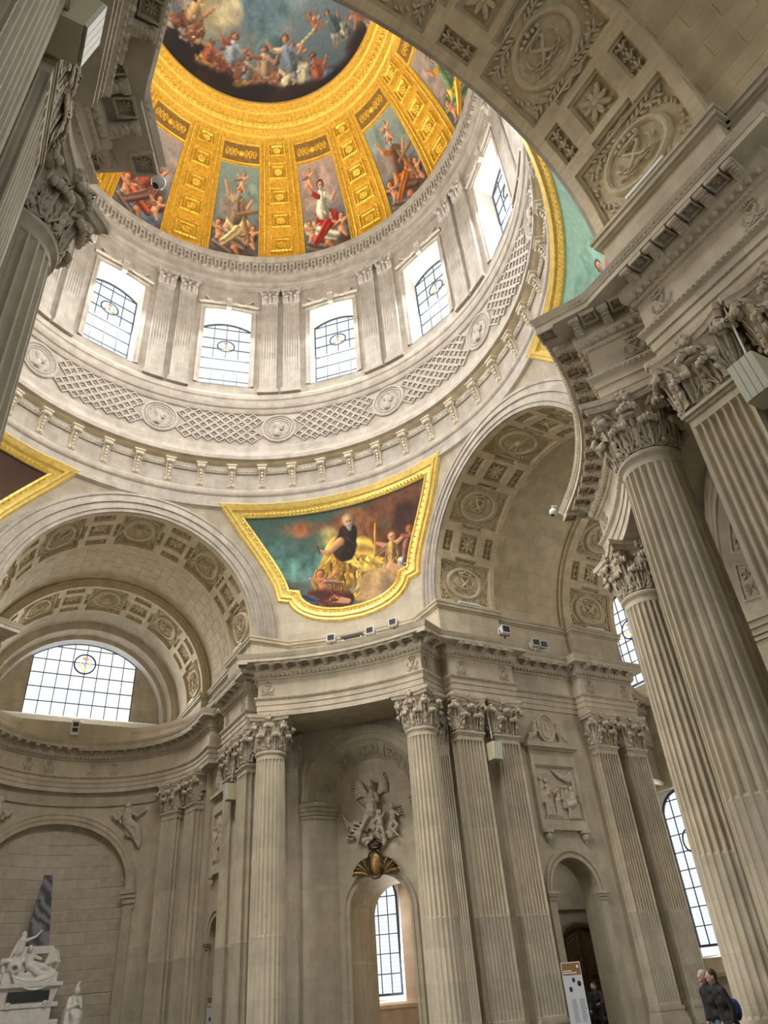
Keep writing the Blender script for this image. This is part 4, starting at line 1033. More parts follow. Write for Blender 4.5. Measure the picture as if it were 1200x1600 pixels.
def bay_reveal():
    mb = MB(); f = cyl(RW); g = cyl(13.75); WB = rad(6.42)
    lo, lt = 32.35, 37.75
    lineA = [(-WA, ZB), (-WA, ZT)]+[(WA*(-1+k/6), ZT+0.22*(1-(-1+k/6)**2)) for k in range(1, 12)]+[(WA, ZT), (WA, ZB), (-WA, ZB)]
    lineB = [(-WB, lo), (-WB, lt)]+[(WB*(-1+k/6), lt+0.45*(1-(-1+k/6)**2)) for k in range(1, 12)]+[(WB, lt), (WB, lo), (-WB, lo)]
    mb.grid([[f(s, z, 0) for s, z in lineA], [g(s, z, 0) for s, z in lineB]])
    return mb
def bay_frame():
    mb = MB(); f = cyl(RW)
    line = [(-WA*12.6, ZB-0.05), (-WA*12.6, ZT)]+[(WA*12.6*(-1+k/6), ZT+0.22*(1-(-1+k/6)**2)) for k in range(1, 12)]+[(WA*12.6, ZT), (WA*12.6, ZB-0.05)]
    sweep_face(mb, line, [(0, 0), (0, 0.06), (0.16, 0.06), (0.18, 0.11), (0.30, 0.12), (0.30, 0)], lambda s, z, d: f(s/12.6, z, d))
    pts = [(-WA*12.6-0.45, ZT+0.40)]+[((WA*12.6+0.45)*(-1+k/8), ZT+0.40+0.24*(1-(-1+k/8)**2)) for k in range(1, 16)]+[(WA*12.6+0.45, ZT+0.40)]
    sweep_face(mb, pts, [(0, 0), (0, 0.10), (0.06, 0.16), (0.10, 0.22), (0.16, 0.22), (0.16, 0)], lambda s, z, d: f(s/12.6, z, d))
    return mb
def garland():
    mb = MB(); f = cyl(RW)
    mb.poly_prism([(-0.16, 38.45), (0.16, 38.45), (0.24, 39.35), (-0.24, 39.35)], lambda s, z, d: f(s/12.6, z, d), 0.0, 0.28)
    mb.tube([f(s/12.6, z, 0.3) for s, z in ((-0.2, 39.2), (-0.08, 39.25), (0.08, 39.25), (0.2, 39.2))], 0.07, 6)
    r = random.Random(2)
    for s in (-1, 1):
        for k in range(11):
            t = k/10; x = s*(0.28+1.15*t); z = 39.15-0.35*sin(PI*t)+0.12*t
            mb.ell(f(x/12.6, z, 0.12), (0.11+0.04*r.random(), 0.13, 0.10), 7, 4)
    return mb
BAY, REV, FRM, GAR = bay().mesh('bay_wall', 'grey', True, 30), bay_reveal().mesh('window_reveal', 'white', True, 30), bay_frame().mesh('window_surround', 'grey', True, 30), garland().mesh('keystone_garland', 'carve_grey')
# drum pilaster (one) at azimuth 0
DPS = pil_shaft(0.98, 0.26, 31.55, 39.0, 34.0, nf=6, ns=0, d=0.07, name='drum_pilaster_shaft', m='shaft_grey')
def dpil():
    mb = MB(); mb.bx(-0.60, 0.60, 0, 0.36, 31.14, 31.38); mb.bx(-0.55, 0.55, 0, 0.31, 31.38, 31.5); mb.bx(-0.52, 0.52, 0, 0.29, 31.5, 31.56)
    return mb.mesh('drum_pilaster_base', 'grey', False)
def dcap():
    mb = MB(); mb.bx(-0.52, 0.52, 0, 0.30, 38.98, 39.08); mb.bx(-0.48, 0.48, 0, 0.26, 39.08, 40.1)
    mb.add([(-0.62, 0, 40.08), (-0.64, 0.44, 40.08), (-0.3, 0.38, 40.08), (0, 0.36, 40.08), (0.3, 0.38, 40.08), (0.64, 0.44, 40.08), (0.62, 0, 40.08)]+[(-0.66, 0, 40.3), (-0.68, 0.48, 40.3), (-0.3, 0.42, 40.3), (0, 0.4, 40.3), (0.3, 0.42, 40.3), (0.68, 0.48, 40.3), (0.66, 0, 40.3)],
           [(0, 1, 2, 3, 4, 5, 6)[::-1], (7, 8, 9, 10, 11, 12, 13)]+[(i, i+1, i+8, i+7) for i in range(6)])
    for x, z, h in ((-0.28, 39.1, 0.45), (0.28, 39.1, 0.45), (-0.44, 39.1, 0.75), (0, 39.1, 0.75), (0.44, 39.1, 0.75)):
        mb.cap((x, 0.26, z), (x, 0.32, z+h*0.7), 0.13, 0.10, 7); mb.ell((x, 0.42, z+h*0.85), (0.13, 0.10, 0.09), 8, 4); mb.ell((x, 0.46, z+h*0.72), (0.09, 0.06, 0.05), 8, 4)
    for s in (-1, 1): mb.tube(spiral((s*0.50, 0.42, 39.93), 0.12, 1.2, (s*0.7, 0.7), 10), 0.05, 6); mb.ell((s*0.16, 0.36, 39.92), (0.09, 0.08, 0.09), 8, 4)
    mb.ell((0, 0.42, 40.2), (0.09, 0.08, 0.11), 8, 4)
    return mb.mesh('drum_pilaster_capital', 'carve_grey')
DPB, DPC = dpil(), dcap()
def console():
    mb = MB(); prof = [(0, 0.62), (0.38, 0.62), (0.40, 0.54), (0.38, 0.42), (0.30, 0.36), (0.22, 0.30), (0.17, 0.16), (0.14, -0.02), (0.10, -0.30), (0.07, -0.52), (0, -0.58)]
    mb.poly_prism(prof, lambda x, z, d: (d, x, z), -0.19, 0.19)
    mb.bx(-0.30, 0.30, 0, 0.44, 0.62, 0.70); mb.bx(-0.26, 0.26, 0, 0.40, 0.56, 0.62)
    for s in (-1, 1): mb.tube([(s*0.10, 0.30, 0.47), (s*0.24, 0.30, 0.47)], 0.115, 10); mb.tube([(s*0.16, 0.32, 0.38), (s*0.16, 0.20, 0.12), (s*0.16, 0.13, -0.3)], 0.03, 5)
    mb.tube([(-0.10, 0.34, 0.47), (0.10, 0.34, 0.47)], 0.10, 8)
    for k in range(5): mb.ell((0, 0.27-0.045*k, 0.24-0.17*k), (0.10-0.008*k, 0.06, 0.10), 7, 4)
    return mb.mesh('console', 'carve_con', True, 40)
CONS = console()
def medal_head():
    f = cyl(12.45); mb = MB(); fm = lambda x, y, z: f(x/12.45, 28.42+z, y)
    P = [[(r*cos(2*PI*k/40), h, r*sin(2*PI*k/40)) for k in range(40)] for r, h in ((1.02, 0), (1.0, 0.10), (0.92, 0.13), (0.86, 0.10), (0.84, 0.04), (0.80, 0.04), (0.78, 0.09), (0.72, 0.10), (0.70, 0.05), (0.3, 0.05), (0.02, 0.05))]
    mb.grid(P, False, True)
    mb.ell((0.02, 0.08, 0.10), (0.24, 0.12, 0.29)); mb.ell((-0.06, 0.08, 0.22), (0.26, 0.12, 0.22)); mb.cap((-0.05, 0.07, -0.2), (-0.08, 0.07, -0.42), 0.15, 0.22)
    mb.ell((0.26, 0.1, 0.07), (0.07, 0.05, 0.05)); mb.ell((0.20, 0.1, -0.10), (0.09, 0.06, 0.06)); mb.tube([(-0.28, 0.1, 0.2), (-0.05, 0.14, 0.36), (0.18, 0.14, 0.30)], 0.05, 5)
    for k in range(26):
        a = rad(-50+280*k/25); mb.box((0.60*cos(a), 0.07, 0.60*sin(a)), (0.06, 0.04, 0.10))
    return mb.xf(fm).mesh('portrait_medallion', 'carve_grey')
MEDAL = medal_head()
def lattice():
    mb = MB(); f = cyl(12.45); pitch = 0.30/12.45
    for row in range(7):
        z = 27.60+row*0.275
        for k in range(-9, 10):
            if (row+k) % 2: continue
            a = k*pitch; x = abs(a*12.45)
            if (3.26-x)**2+(z-28.42)**2 < 1.24**2 or x > 3.1: continue
            fm = lambda u, v, d: f(a+u/12.45, z+v, d)
            sq = lambda r: [(r*0.30, 0), (0, r*0.275), (-r*0.30, 0), (0, -r*0.275)]
            mb.grid([[fm(u, v, 0.0) for u, v in sq(1.0)], [fm(u, v, 0.10) for u, v in sq(0.98)], [fm(u, v, 0.10) for u, v in sq(0.68)], [fm(u, v, 0.0) for u, v in sq(0.62)]], False, True)
            mb.ell(fm(0, 0, 0.03), (0.065, 0.065, 0.065), 6, 4)
    return mb.mesh('lattice', 'carve_grey', False)
LAT = lattice()
def fret():
    mb = MB(); f = cyl(12.34); n = 13; wd = rad(30)/n
    for k in range(n):
        a = rad(-15)+wd*(k+0.5); x = lambda u: a+u*wd
        for u0, u1, z0, z1 in ((-0.36, 0.36, 42.7, 42.9), (-0.36, -0.16, 42.1, 42.7), (0.16, 0.36, 42.1, 42.7), (0.16, 0.64, 41.95, 42.1)):
            P = [(x(u0), z0), (x(u1), z0), (x(u1), z1), (x(u0), z1)]
            mb.add([f(s, z, 0) for s, z in P]+[f(s, z, 0.16) for s, z in P], [(4, 5, 6, 7), (0, 1, 5, 4), (1, 2, 6, 5), (2, 3, 7, 6), (3, 0, 4, 7)])
        mb.ell(f(a, 42.42, 0.06), (0.09, 0.09, 0.10), 7, 4)
    return mb.mesh('fret_band', 'carve_grey', False)
FRET = fret()
def beads(R, z, r, n, a0=0, a1=2*PI):
    mb = MB()
    for k in range(n):
        a = a0+(a1-a0)*(k+0.5)/n; mb.ell((R*sin(a), R*cos(a), z), (r, r, r*1.15), 5, 3)
    return mb
rb = MB()
for R, z, r, n in ((11.90, 25.90, 0.055, 480), (11.97, 23.64, 0.04, 480), (12.17, 25.2, 0.06, 420), (12.46, 41.0, 0.05, 300)): rb.join(beads(R, z, r, n))
stuff(obj('bead_moulding', rb.mesh('bead_moulding', 'carve_cream', False), drum))
cv = MB(); cv.lathe([(12.27, 25.58), (12.18, 25.62), (12.0, 25.68), (11.88, 25.80)], n=192); obj('cove', cv.mesh('cove', 'cream'), drum)
for k in range(12):
    az = -rad(30*k+15)
    for nm, me in (('bay_wall', BAY), ('window_surround', FRM), ('keystone_garland', GAR), ('fret_band', FRET)): 
        o = obj(nm, me, drum, rz=az)
        if nm == 'fret_band': stuff(o)
    o = stuff(obj('lattice', LAT, drum, rz=az)); obj('window_reveal', REV, drum, rz=az)
    az2 = rad(30*k); obj('portrait_medallion', MEDAL, drum, rz=-az2)
    for s in (-1, 1):
        a = az2+s*rad(3.15); m = Matrix.Rotation(-a, 4, 'Z') @ Matrix.Translation((0, RW, 0)) @ Matrix.Rotation(PI, 4, 'Z')
        sh = obj('pilaster_shaft', DPS, drum, mat=m); obj('pilaster_base', DPB, drum, mat=m); obj('pilaster_capital', DPC, drum, mat=m)
for k in range(48):
    a = rad(3.75+7.5*k); obj('console', CONS, drum, mat=Matrix.Rotation(-a, 4, 'Z') @ Matrix.Translation((0, 12.28, 24.75)) @ Matrix.Rotation(PI, 4, 'Z') @ Matrix.Diagonal((0.88, 1, 1, 1)))

# ------------------------------------------------------------------ gilded dome
DZ = [43.7, 45.25, 47.17, 48.93, 50.66, 52.2, 52.85]; DR = [12.75, 12.49, 11.91, 11.2, 10.38, 9.47, 9.02]
_c = np.polyfit(DZ, DR, 4)
def dr(z): return float(np.polyval(_c, z))
def DM(s, z, d): r = dr(z); return ((r-d)*sin(s), (r-d)*cos(s), z-d*0.25)
mb = MB(); mb.lathe([(dr(z), z) for z in np.linspace(43.68, 52.85, 26)], n=144)
ring_prof = [(9.02, 52.85), (8.86, 52.92), (8.80, 53.05), (8.84, 53.15), (8.72, 53.25), (8.66, 53.4), (8.70, 53.5), (8.45, 53.62), (8.30, 53.78), (8.22, 53.95), (8.08, 54.05), (8.02, 54.15), (7.90, 54.2), (7.82, 54.35), (7.76, 54.5), (7.66, 54.6), (7.60, 54.72), (7.575, 54.78), (7.62, 55.1), (8.2, 55.3), (11.5, 55.6)]
mb.lathe(ring_prof, n=144)
dome = struct('ceiling_dome', 'gilded lower dome with ribs and round opening', 'dome', mb.mesh('gilded_shell', 'gold_flat', True, 30))
og = MB(); r_ = random.Random(4)
for k in range(150):
    a = 2*PI*k/150; og.ell((8.40*sin(a), 8.40*cos(a), 53.62), (0.13, 0.13, 0.14), 6, 4); og.ell((8.24*sin(a+0.02), 8.24*cos(a+0.02), 53.9), (0.09, 0.09, 0.09), 6, 3)
for k in range(260):
    a = 2*PI*k/260; og.ell((8.72*sin(a), 8.72*cos(a), 53.28), (0.06, 0.06, 0.06), 5, 3); og.ell((7.76*sin(a), 7.76*cos(a), 54.45), (0.05, 0.05, 0.06), 5, 3)
stuff(obj('carved_wreath', og.mesh('carved_wreath', 'gold'), dome))
def rib_border():
    mb = MB()
    for s in (-1, 1):
        for w_, r in ((rad(5.4), 0.09), (rad(6.5), 0.06)):
            zs = np.linspace(43.95, 52.55, 46)
            mb.tube([DM(s*w_, z, 0.05) for z in zs], r*0.8, 6)
            if r > 0.08:
                for z in np.linspace(44, 52.5, 60): mb.ell(DM(s*w_, z, 0.10), (0.07, 0.07, 0.075), 5, 3)
    return mb.mesh('rib_border', 'gold')
RIBB = rib_border()
def coffer(zc, hz, hw):
    mb = MB(); f = lambda u, v, d: DM(u*hw, zc+v*hz, d); sq = lambda r: [(-r, -r), (r, -r), (r, r), (-r, r)]
    P = []
    for r, d in ((1.0, 0), (0.97, 0.20), (0.84, 0.25), (0.78, 0.08), (0.72, 0.08), (0.66, 0.18), (0.58, 0.15), (0.50, -0.02)): P.append([f(u, v, d) for u, v in sq(r)])
    mb.grid(P, False, True)
    for k in range(4):
        for t in np.linspace(-0.85, 0.85, 7):
            u, v = [(t, -0.9), (0.9, t), (t, 0.9), (-0.9, t)][k]; mb.ell(f(u, v, 0.25), (0.06, 0.06, 0.06), 5, 3)
    for k in range(8):
        a = k*PI/4; mb.ell(f(0.28*cos(a), 0.28*sin(a), 0.08), (0.13, 0.13, 0.13), 6, 4)
    mb.ell(f(0, 0, 0.1), (0.12, 0.12, 0.12), 6, 4)
    return mb.mesh('rib_coffer', 'gold', True, 30)
COFZ = [(45.25, 0.66), (47.17, 0.62), (48.93, 0.60), (50.66, 0.56), (52.05, 0.42)]
COFS = [coffer(z, h, rad(3.75)) for z, h in COFZ]
def head_panel():
    mb = MB(); f = lambda u, v, d: DM(u, v, d)
    line = [(-rad(7.5), 51.15), (-rad(7.5), 52.35), (rad(7.5), 52.35), (rad(7.5), 51.15)]
    P = [[DM(-rad(7.6)+rad(15.2)*k/8, z, d) for k in range(9)] for z, d in ((51.1, 0), (51.12, 0.06), (52.36, 0.06), (52.4, 0))]; mb.grid(P)
    return mb
def head_orn():
    mb = MB()
    mb.ell(DM(0, 51.72, 0.1), (0.26, 0.2, 0.26)); 
    for s in (-1, 1):
        for k in range(3): mb.tube([DM(s*rad(2.2+1.7*k)+rad(0.9)*(1-i/14)*cos(2.5*PI*i/10), 51.72+0.30*(1-i/14)*sin(2.5*PI*i/10), 0.08) for i in range(11)], 0.055, 5)
    for z in (51.15, 52.35): mb.tube([DM(-rad(7.6)+rad(15.2)*k/10, z, 0.07) for k in range(11)], 0.07, 5)
    return mb
M['brown_gold'] = plain('bronzed_gold', (0.30, 0.17, 0.05), 0.5, 0.5, nz=0.3)
HP, HO = head_panel().mesh('head_panel', 'brown_gold'), head_orn().mesh('head_ornament', 'gold')
for k in range(12):
    az = -rad(30*k); rbj = obj('rib_border', RIBB, dome, rz=az)
    for me in COFS: obj('rib_coffer', me, dome, rz=az)
    hp = obj('head_panel', HP, dome, rz=-rad(30*k+15)); obj('head_ornament', HO, hp)

# ------------------------------------------------------------------ painted surfaces (flat print: colours computed per vertex)
def vnoise(h, w, cells, seed):
    r = np.random.RandomState(seed); g = r.rand(cells+2, int(cells*w/h)+3)
    y = np.linspace(0, cells, h, endpoint=False); x = np.linspace(0, cells*w/h, w, endpoint=False)
    yi, xi = y.astype(int), x.astype(int); fy, fx = y-yi, x-xi; fy = fy*fy*(3-2*fy); fx = fx*fx*(3-2*fx)
    a = g[np.ix_(yi, xi)]; b = g[np.ix_(yi, xi+1)]; c = g[np.ix_(yi+1, xi)]; d = g[np.ix_(yi+1, xi+1)]
    fx = fx[None, :]; fy = fy[:, None]
    return (a*(1-fx)+b*fx)*(1-fy)+(c*(1-fx)+d*fx)*fy
def fbm(h, w, cells, seed, o=5):
    s = 0; k = 1; t = 0
    for i in range(o): s = s+k*vnoise(h, w, cells*2**i, seed+i*17); t += k; k *= 0.55
    return s/t
class Canvas:
    def __init__(s, w, h, seed, ss=2):
        s.w, s.h, s.seed, s.ss = w, h, seed, ss; H, W = h*ss, w*ss; s.a = np.zeros((H, W, 3)); s.Y, s.X = np.mgrid[0:H, 0:W].astype(float)/ss
        s.r = random.Random(seed); s.n = fbm(H, W, 4, seed); s.n2 = fbm(H, W, 10, seed+5)
    def fill(s, top, bot):
        t = (s.Y/s.h)[..., None]; s.a = np.array(bot)*(1-t)+np.array(top)*t
    def cloud(s, cx, cy, rx, ry, c, k=1.0, hard=3.0):
        d = ((s.X-cx)/rx)**2+((s.Y-cy)/ry)**2+(s.n-0.5)*2.2; m = np.clip((1-d)*hard*0.5, 0, 1)*k
        sh = 0.72+0.75*(s.n2-0.25); s.a = s.a*(1-m[..., None])+(np.array(c)[None, None, :]*sh[..., None])*m[..., None]
    def limb(s, x0, y0, x1, y1, r0, r1, c, fold=0.0):
        R = max(r0, r1)*1.2+1; q = s.ss
        i0, i1 = max(0, int((min(y0, y1)-R)*q)), min(s.h*q, int((max(y0, y1)+R)*q)+1); j0, j1 = max(0, int((min(x0, x1)-R)*q)), min(s.w*q, int((max(x0, x1)+R)*q)+1)
        if i1 <= i0 or j1 <= j0: return
        sl = (slice(i0, i1), slice(j0, j1)); X, Y, A = s.X[sl], s.Y[sl], s.a[sl]
        dx, dy = x1-x0, y1-y0; L2 = dx*dx+dy*dy+1e-6; t = np.clip(((X-x0)*dx+(Y-y0)*dy)/L2, 0, 1)
        px, py = X-x0-t*dx, Y-y0-t*dy; r = r0+(r1-r0)*t; d = np.sqrt(px*px+py*py)/r+(s.n2[sl]-0.5)*0.35
        m = np.clip((1.08-d)*6, 0, 1); lg = 0.92-0.42*np.clip((px*0.75-py*0.55)/r, -1, 1)
        if fold: lg = lg*(1+fold*np.sin((px*dy-py*dx)/sqrt(L2)/r0*5.0+s.n[sl]*7))
        s.a[sl] = A*(1-m[..., None])+np.clip(np.array(c)*lg[..., None], 0, 1)*m[..., None]
    def drape(s, x, y, rx, ry, c, n=22, ang=-1.2, ln=0.5):
        q = s.r
        for k in range(n):
            a = q.uniform(0, 2*PI); d = sqrt(q.random()); cx, cy = x+rx*d*cos(a), y+ry*d*sin(a); th = ang+q.uniform(-0.55, 0.55); L = ln*min(rx, ry)*q.uniform(0.6, 1.4); g = q.choice([0.5, 0.68, 0.85, 1.0, 1.15, 1.3])
            s.limb(cx, cy, cx+L*cos(th), cy+L*sin(th), L*0.17, L*0.07, tuple(min(1, v*g) for v in c))
    def head(s, x, y, r, skin, hair, beard=False):
        s.limb(x-r*0.1, y+r*0.25, x+r*0.1, y+r*0.3, r*1.05, r*1.05, hair); s.limb(x, y-r*0.1, x, y+r*0.1, r*0.8, r*0.8, skin)
        if beard: s.limb(x, y-r*0.6, x, y-r*1.1, r*0.6, r*0.35, (0.62, 0.58, 0.52))
        s.limb(x-r*0.3, y+r*0.1, x-r*0.25, y+r*0.1, r*0.13, r*0.13, (0.15, 0.08, 0.05)); s.limb(x+r*0.3, y+r*0.1, x+r*0.32, y+r*0.1, r*0.13, r*0.13, (0.15, 0.08, 0.05))
    def figure(s, x, y, k, robe, robe2, skin=(0.80, 0.55, 0.40), hair=(0.25, 0.15, 0.08), lean=0.0, beard=False, arm=(0.8, 0.9)):
        q = s.r
        s.limb(x+k*0.1, y-k*0.2, x-k*0.45, y-k*1.15, k*0.42, k*0.20, robe, 0.28); s.limb(x+k*0.15, y-k*0.25, x+k*0.55, y-k*1.05, k*0.45, k*0.2, robe2, 0.28)
        s.limb(x, y-k*0.3, x+k*0.5, y-k*0.55, k*0.38, k*0.28, robe, 0.3); s.limb(x+k*0.5, y-k*0.55, x+k*0.35, y-k*1.2, k*0.26, k*0.13, robe, 0.2)
        s.drape(x-k*0.2, y-k*0.65, k*0.45, k*0.5, robe, 16); s.drape(x+k*0.35, y-k*0.6, k*0.35, k*0.45, robe2, 12, -1.9)
        s.limb(x, y-k*0.2, x+lean*k, y+k*0.42, k*0.36, k*0.27, robe2, 0.2); s.drape(x+lean*k*0.5, y+k*0.1, k*0.28, k*0.32, robe2, 8)
        sx, sy = x+lean*k, y+k*0.45
        s.limb(sx-k*0.22, sy, sx-k*arm[0]*0.75, sy+k*(arm[1]-0.9)*0.8, k*0.13, k*0.09, robe); s.limb(sx-k*arm[0]*0.75, sy+k*(arm[1]-0.9)*0.8, sx-k*arm[0]*1.05, sy+k*(arm[1]-0.5), k*0.085, k*0.06, skin)
        s.limb(sx+k*0.2, sy, sx+k*0.5, sy-k*0.25, k*0.12, k*0.09, robe2); s.limb(sx+k*0.5, sy-k*0.25, sx+k*0.72, sy+k*0.1*q.uniform(-1, 3), k*0.085, k*0.06, skin)
        s.head(sx+lean*k*0.2, sy+k*0.40, k*0.17, skin, hair, beard)
    def putto(s, x, y, k, skin=(0.82, 0.58, 0.42), sd=1):
        s.limb(x, y, x+sd*k*0.1, y+k*0.35, k*0.2, k*0.17, skin); s.head(x+sd*k*0.14, y+k*0.62, k*0.17, skin, (0.45, 0.28, 0.12))
        s.limb(x, y-k*0.05, x-sd*k*0.35, y-k*0.35, k*0.15, k*0.08, skin); s.limb(x+sd*k*0.05, y-k*0.05, x+sd*k*0.25, y-k*0.45, k*0.15, k*0.08, skin)
        s.limb(x+sd*k*0.2, y+k*0.35, x+sd*k*0.55, y+k*0.5, k*0.09, k*0.06, skin); s.limb(x-sd*k*0.1, y+k*0.35, x-sd*k*0.45, y+k*0.55, k*0.09, k*0.06, skin)
        s.limb(x-sd*k*0.1, y+k*0.3, x-sd*k*0.6, y+k*0.15, k*0.14, k*0.05, (0.55, 0.42, 0.32), 0.3)
    def sample(s, u, v):
        H, W = s.a.shape[:2]; x = np.clip(u*(W-1), 0, W-1.001); y = np.clip(v*(H-1), 0, H-1.001); xi, yi = x.astype(int), y.astype(int); fx, fy = (x-xi)[:, None], (y-yi)[:, None]
        c = (s.a[yi, xi]*(1-fx)+s.a[yi, xi+1]*fx)*(1-fy)+(s.a[yi+1, xi]*(1-fx)+s.a[yi+1, xi+1]*fx)*fy
        return np.clip(c, 0.004, 1)**2.2
def paint_mesh(mb, uv, cv, name='painted_field'):
    me = mb.mesh(name, 'paint', True, 60); uv = np.array(uv); c = cv.sample(uv[:, 0], uv[:, 1])
    at = me.color_attributes.new('Col', 'FLOAT_COLOR', 'POINT'); rgba = np.ones((len(uv), 4), dtype=np.float32); rgba[:, :3] = c
    at.data.foreach_set('color', rgba.ravel()); return me

def pend_canvas(q):
    W, H = 420, 200; c = Canvas(W, H, {'NE': 11, 'SE': 23, 'SW': 31, 'NW': 47}[q])
    if q == 'NE':
        c.fill((0.27, 0.36, 0.33), (0.36, 0.40, 0.36)); c.cloud(60, 120, 110, 60, (0.32, 0.46, 0.44), 0.9); c.cloud(100, 90, 90, 40, (0.42, 0.60, 0.57), 0.8)
        c.cloud(60, 55, 80, 26, (0.36, 0.31, 0.28), 0.8)
        c.cloud(300, 130, 120, 100, (0.46, 0.29, 0.20)); c.cloud(230, 160, 70, 45, (0.56, 0.37, 0.25)); c.cloud(350, 120, 60, 60, (0.30, 0.19, 0.15)); c.cloud(130, 172, 60, 26, (0.70, 0.43, 0.28)); c.cloud(170, 150, 30, 26, (0.72, 0.68, 0.42), 0.8)
        c.cloud(270, 40, 70, 60, (0.68, 0.54, 0.36)); c.cloud(250, 20, 80, 26, (0.58, 0.49, 0.38)); c.cloud(330, 60, 60, 40, (0.38, 0.25, 0.18))
        Yc = (0.84, 0.68, 0.32); Y2 = (0.76, 0.59, 0.26); Y3 = (0.60, 0.45, 0.20); SK = (0.82, 0.60, 0.44)
        c.limb(196, 118, 150, 60, 30, 14, Y2, 0.2); c.limb(150, 62, 172, 20, 16, 9, Y3, 0.2); c.limb(214, 112, 182, 18, 32, 16, Y3, 0.2); c.limb(228, 112, 272, 72, 30, 22, Yc, 0.2); c.limb(268, 78, 228, 22, 24, 13, Yc, 0.2); c.limb(244, 118, 280, 104, 20, 13, Yc, 0.2); c.limb(205, 60, 250, 48, 12, 10, Y2, 0.2)
        c.drape(172, 72, 30, 38, Y2, 30, -2.0, 0.6); c.drape(200, 70, 26, 46, Y3, 30, -1.6, 0.6); c.drape(248, 88, 34, 22, Yc, 30, -0.7, 0.7); c.drape(246, 50, 24, 30, Yc, 30, -2.1, 0.6)
        c.limb(208, 118, 222, 150, 24, 20, (0.19, 0.13, 0.11), 0.15); c.drape(214, 132, 16, 18, (0.24, 0.17, 0.14), 12, -1.3, 0.6); c.limb(202, 136, 172, 118, 8.5, 6, SK); c.limb(172, 118, 158, 124, 5.5, 3.5, SK); c.limb(157, 120, 153, 136, 1.4, 1.0, (0.3, 0.2, 0.12)); c.head(226, 171, 12.5, SK, (0.58, 0.50, 0.42), True)
        c.limb(288, 98, 272, 150, 14, 12, (0.47, 0.30, 0.17)); c.limb(268, 94, 282, 154, 1.8, 1.8, (0.88, 0.68, 0.28))
        c.putto(304, 84, 56, sd=1); c.limb(300, 70, 306, 98, 15, 13, (0.66, 0.52, 0.30), 0.3); c.limb(322, 64, 352, 46, 10, 7, (0.62, 0.66, 0.66), 0.2); c.limb(296, 62, 330, 40, 9, 6, SK); c.putto(358, 92, 46, (0.62, 0.38, 0.26), -1); c.limb(345, 92, 330, 60, 16, 8, (0.42, 0.28, 0.20), 0.4)
        c.putto(160, 46, 50, (0.78, 0.50, 0.36), -1); c.limb(196, 18, 138, 34, 20, 15, (0.36, 0.19, 0.14), 0.2); c.limb(140, 22, 118, 34, 10, 7, (0.25, 0.28, 0.36), 0.3); c.limb(176, 22, 205, 12, 8, 5, SK)
        c.drape(165, 28, 30, 14, (0.42, 0.22, 0.16), 18, -0.4, 0.8); c.drape(306, 84, 14, 16, (0.66, 0.52, 0.30), 14, -1.4, 0.6); c.drape(338, 54, 16, 9, (0.66, 0.70, 0.70), 12, -0.5, 0.7)
        c.cloud(262, 30, 46, 40, (0.72, 0.58, 0.40)); c.cloud(300, 22, 40, 20, (0.60, 0.50, 0.38), 0.8)
    elif q == 'SE':
        c.fill((0.50, 0.66, 0.58), (0.58, 0.60, 0.48)); c.cloud(130, 120, 110, 70, (0.50, 0.70, 0.62), 0.8); c.cloud(300, 130, 100, 60, (0.50, 0.68, 0.60), 0.9); c.cloud(220, 60, 150, 55, (0.66, 0.56, 0.42)); c.cloud(330, 60, 70, 40, (0.62, 0.48, 0.34)); c.cloud(120, 50, 70, 35, (0.70, 0.60, 0.44))
        for x, y, k, a, b in ((255, 70, 44, (0.72, 0.34, 0.24), (0.74, 0.60, 0.40)), (215, 85, 50, (0.70, 0.30, 0.22), (0.35, 0.40, 0.60)), (150, 60, 40, (0.74, 0.55, 0.30), (0.60, 0.30, 0.25)), (275, 65, 42, (0.40, 0.45, 0.62), (0.72, 0.50, 0.30))): c.figure(x, y, k, a, b)
        c.putto(320, 95, 40); c.putto(120, 95, 38, sd=-1)
    else:
        c.fill((0.26, 0.18, 0.14), (0.42, 0.30, 0.22)); c.cloud(300, 130, 100, 60, (0.40, 0.24, 0.17)); c.cloud(330, 80, 80, 50, (0.52, 0.33, 0.22)); c.cloud(200, 100, 90, 60, (0.50, 0.38, 0.26)); c.cloud(380, 150, 60, 40, (0.30, 0.18, 0.14))
        c.figure(215, 85, 52, (0.62, 0.25, 0.18), (0.35, 0.40, 0.50), beard=True); c.putto(310, 90, 44); c.putto(140, 60, 44, sd=-1)
    return c
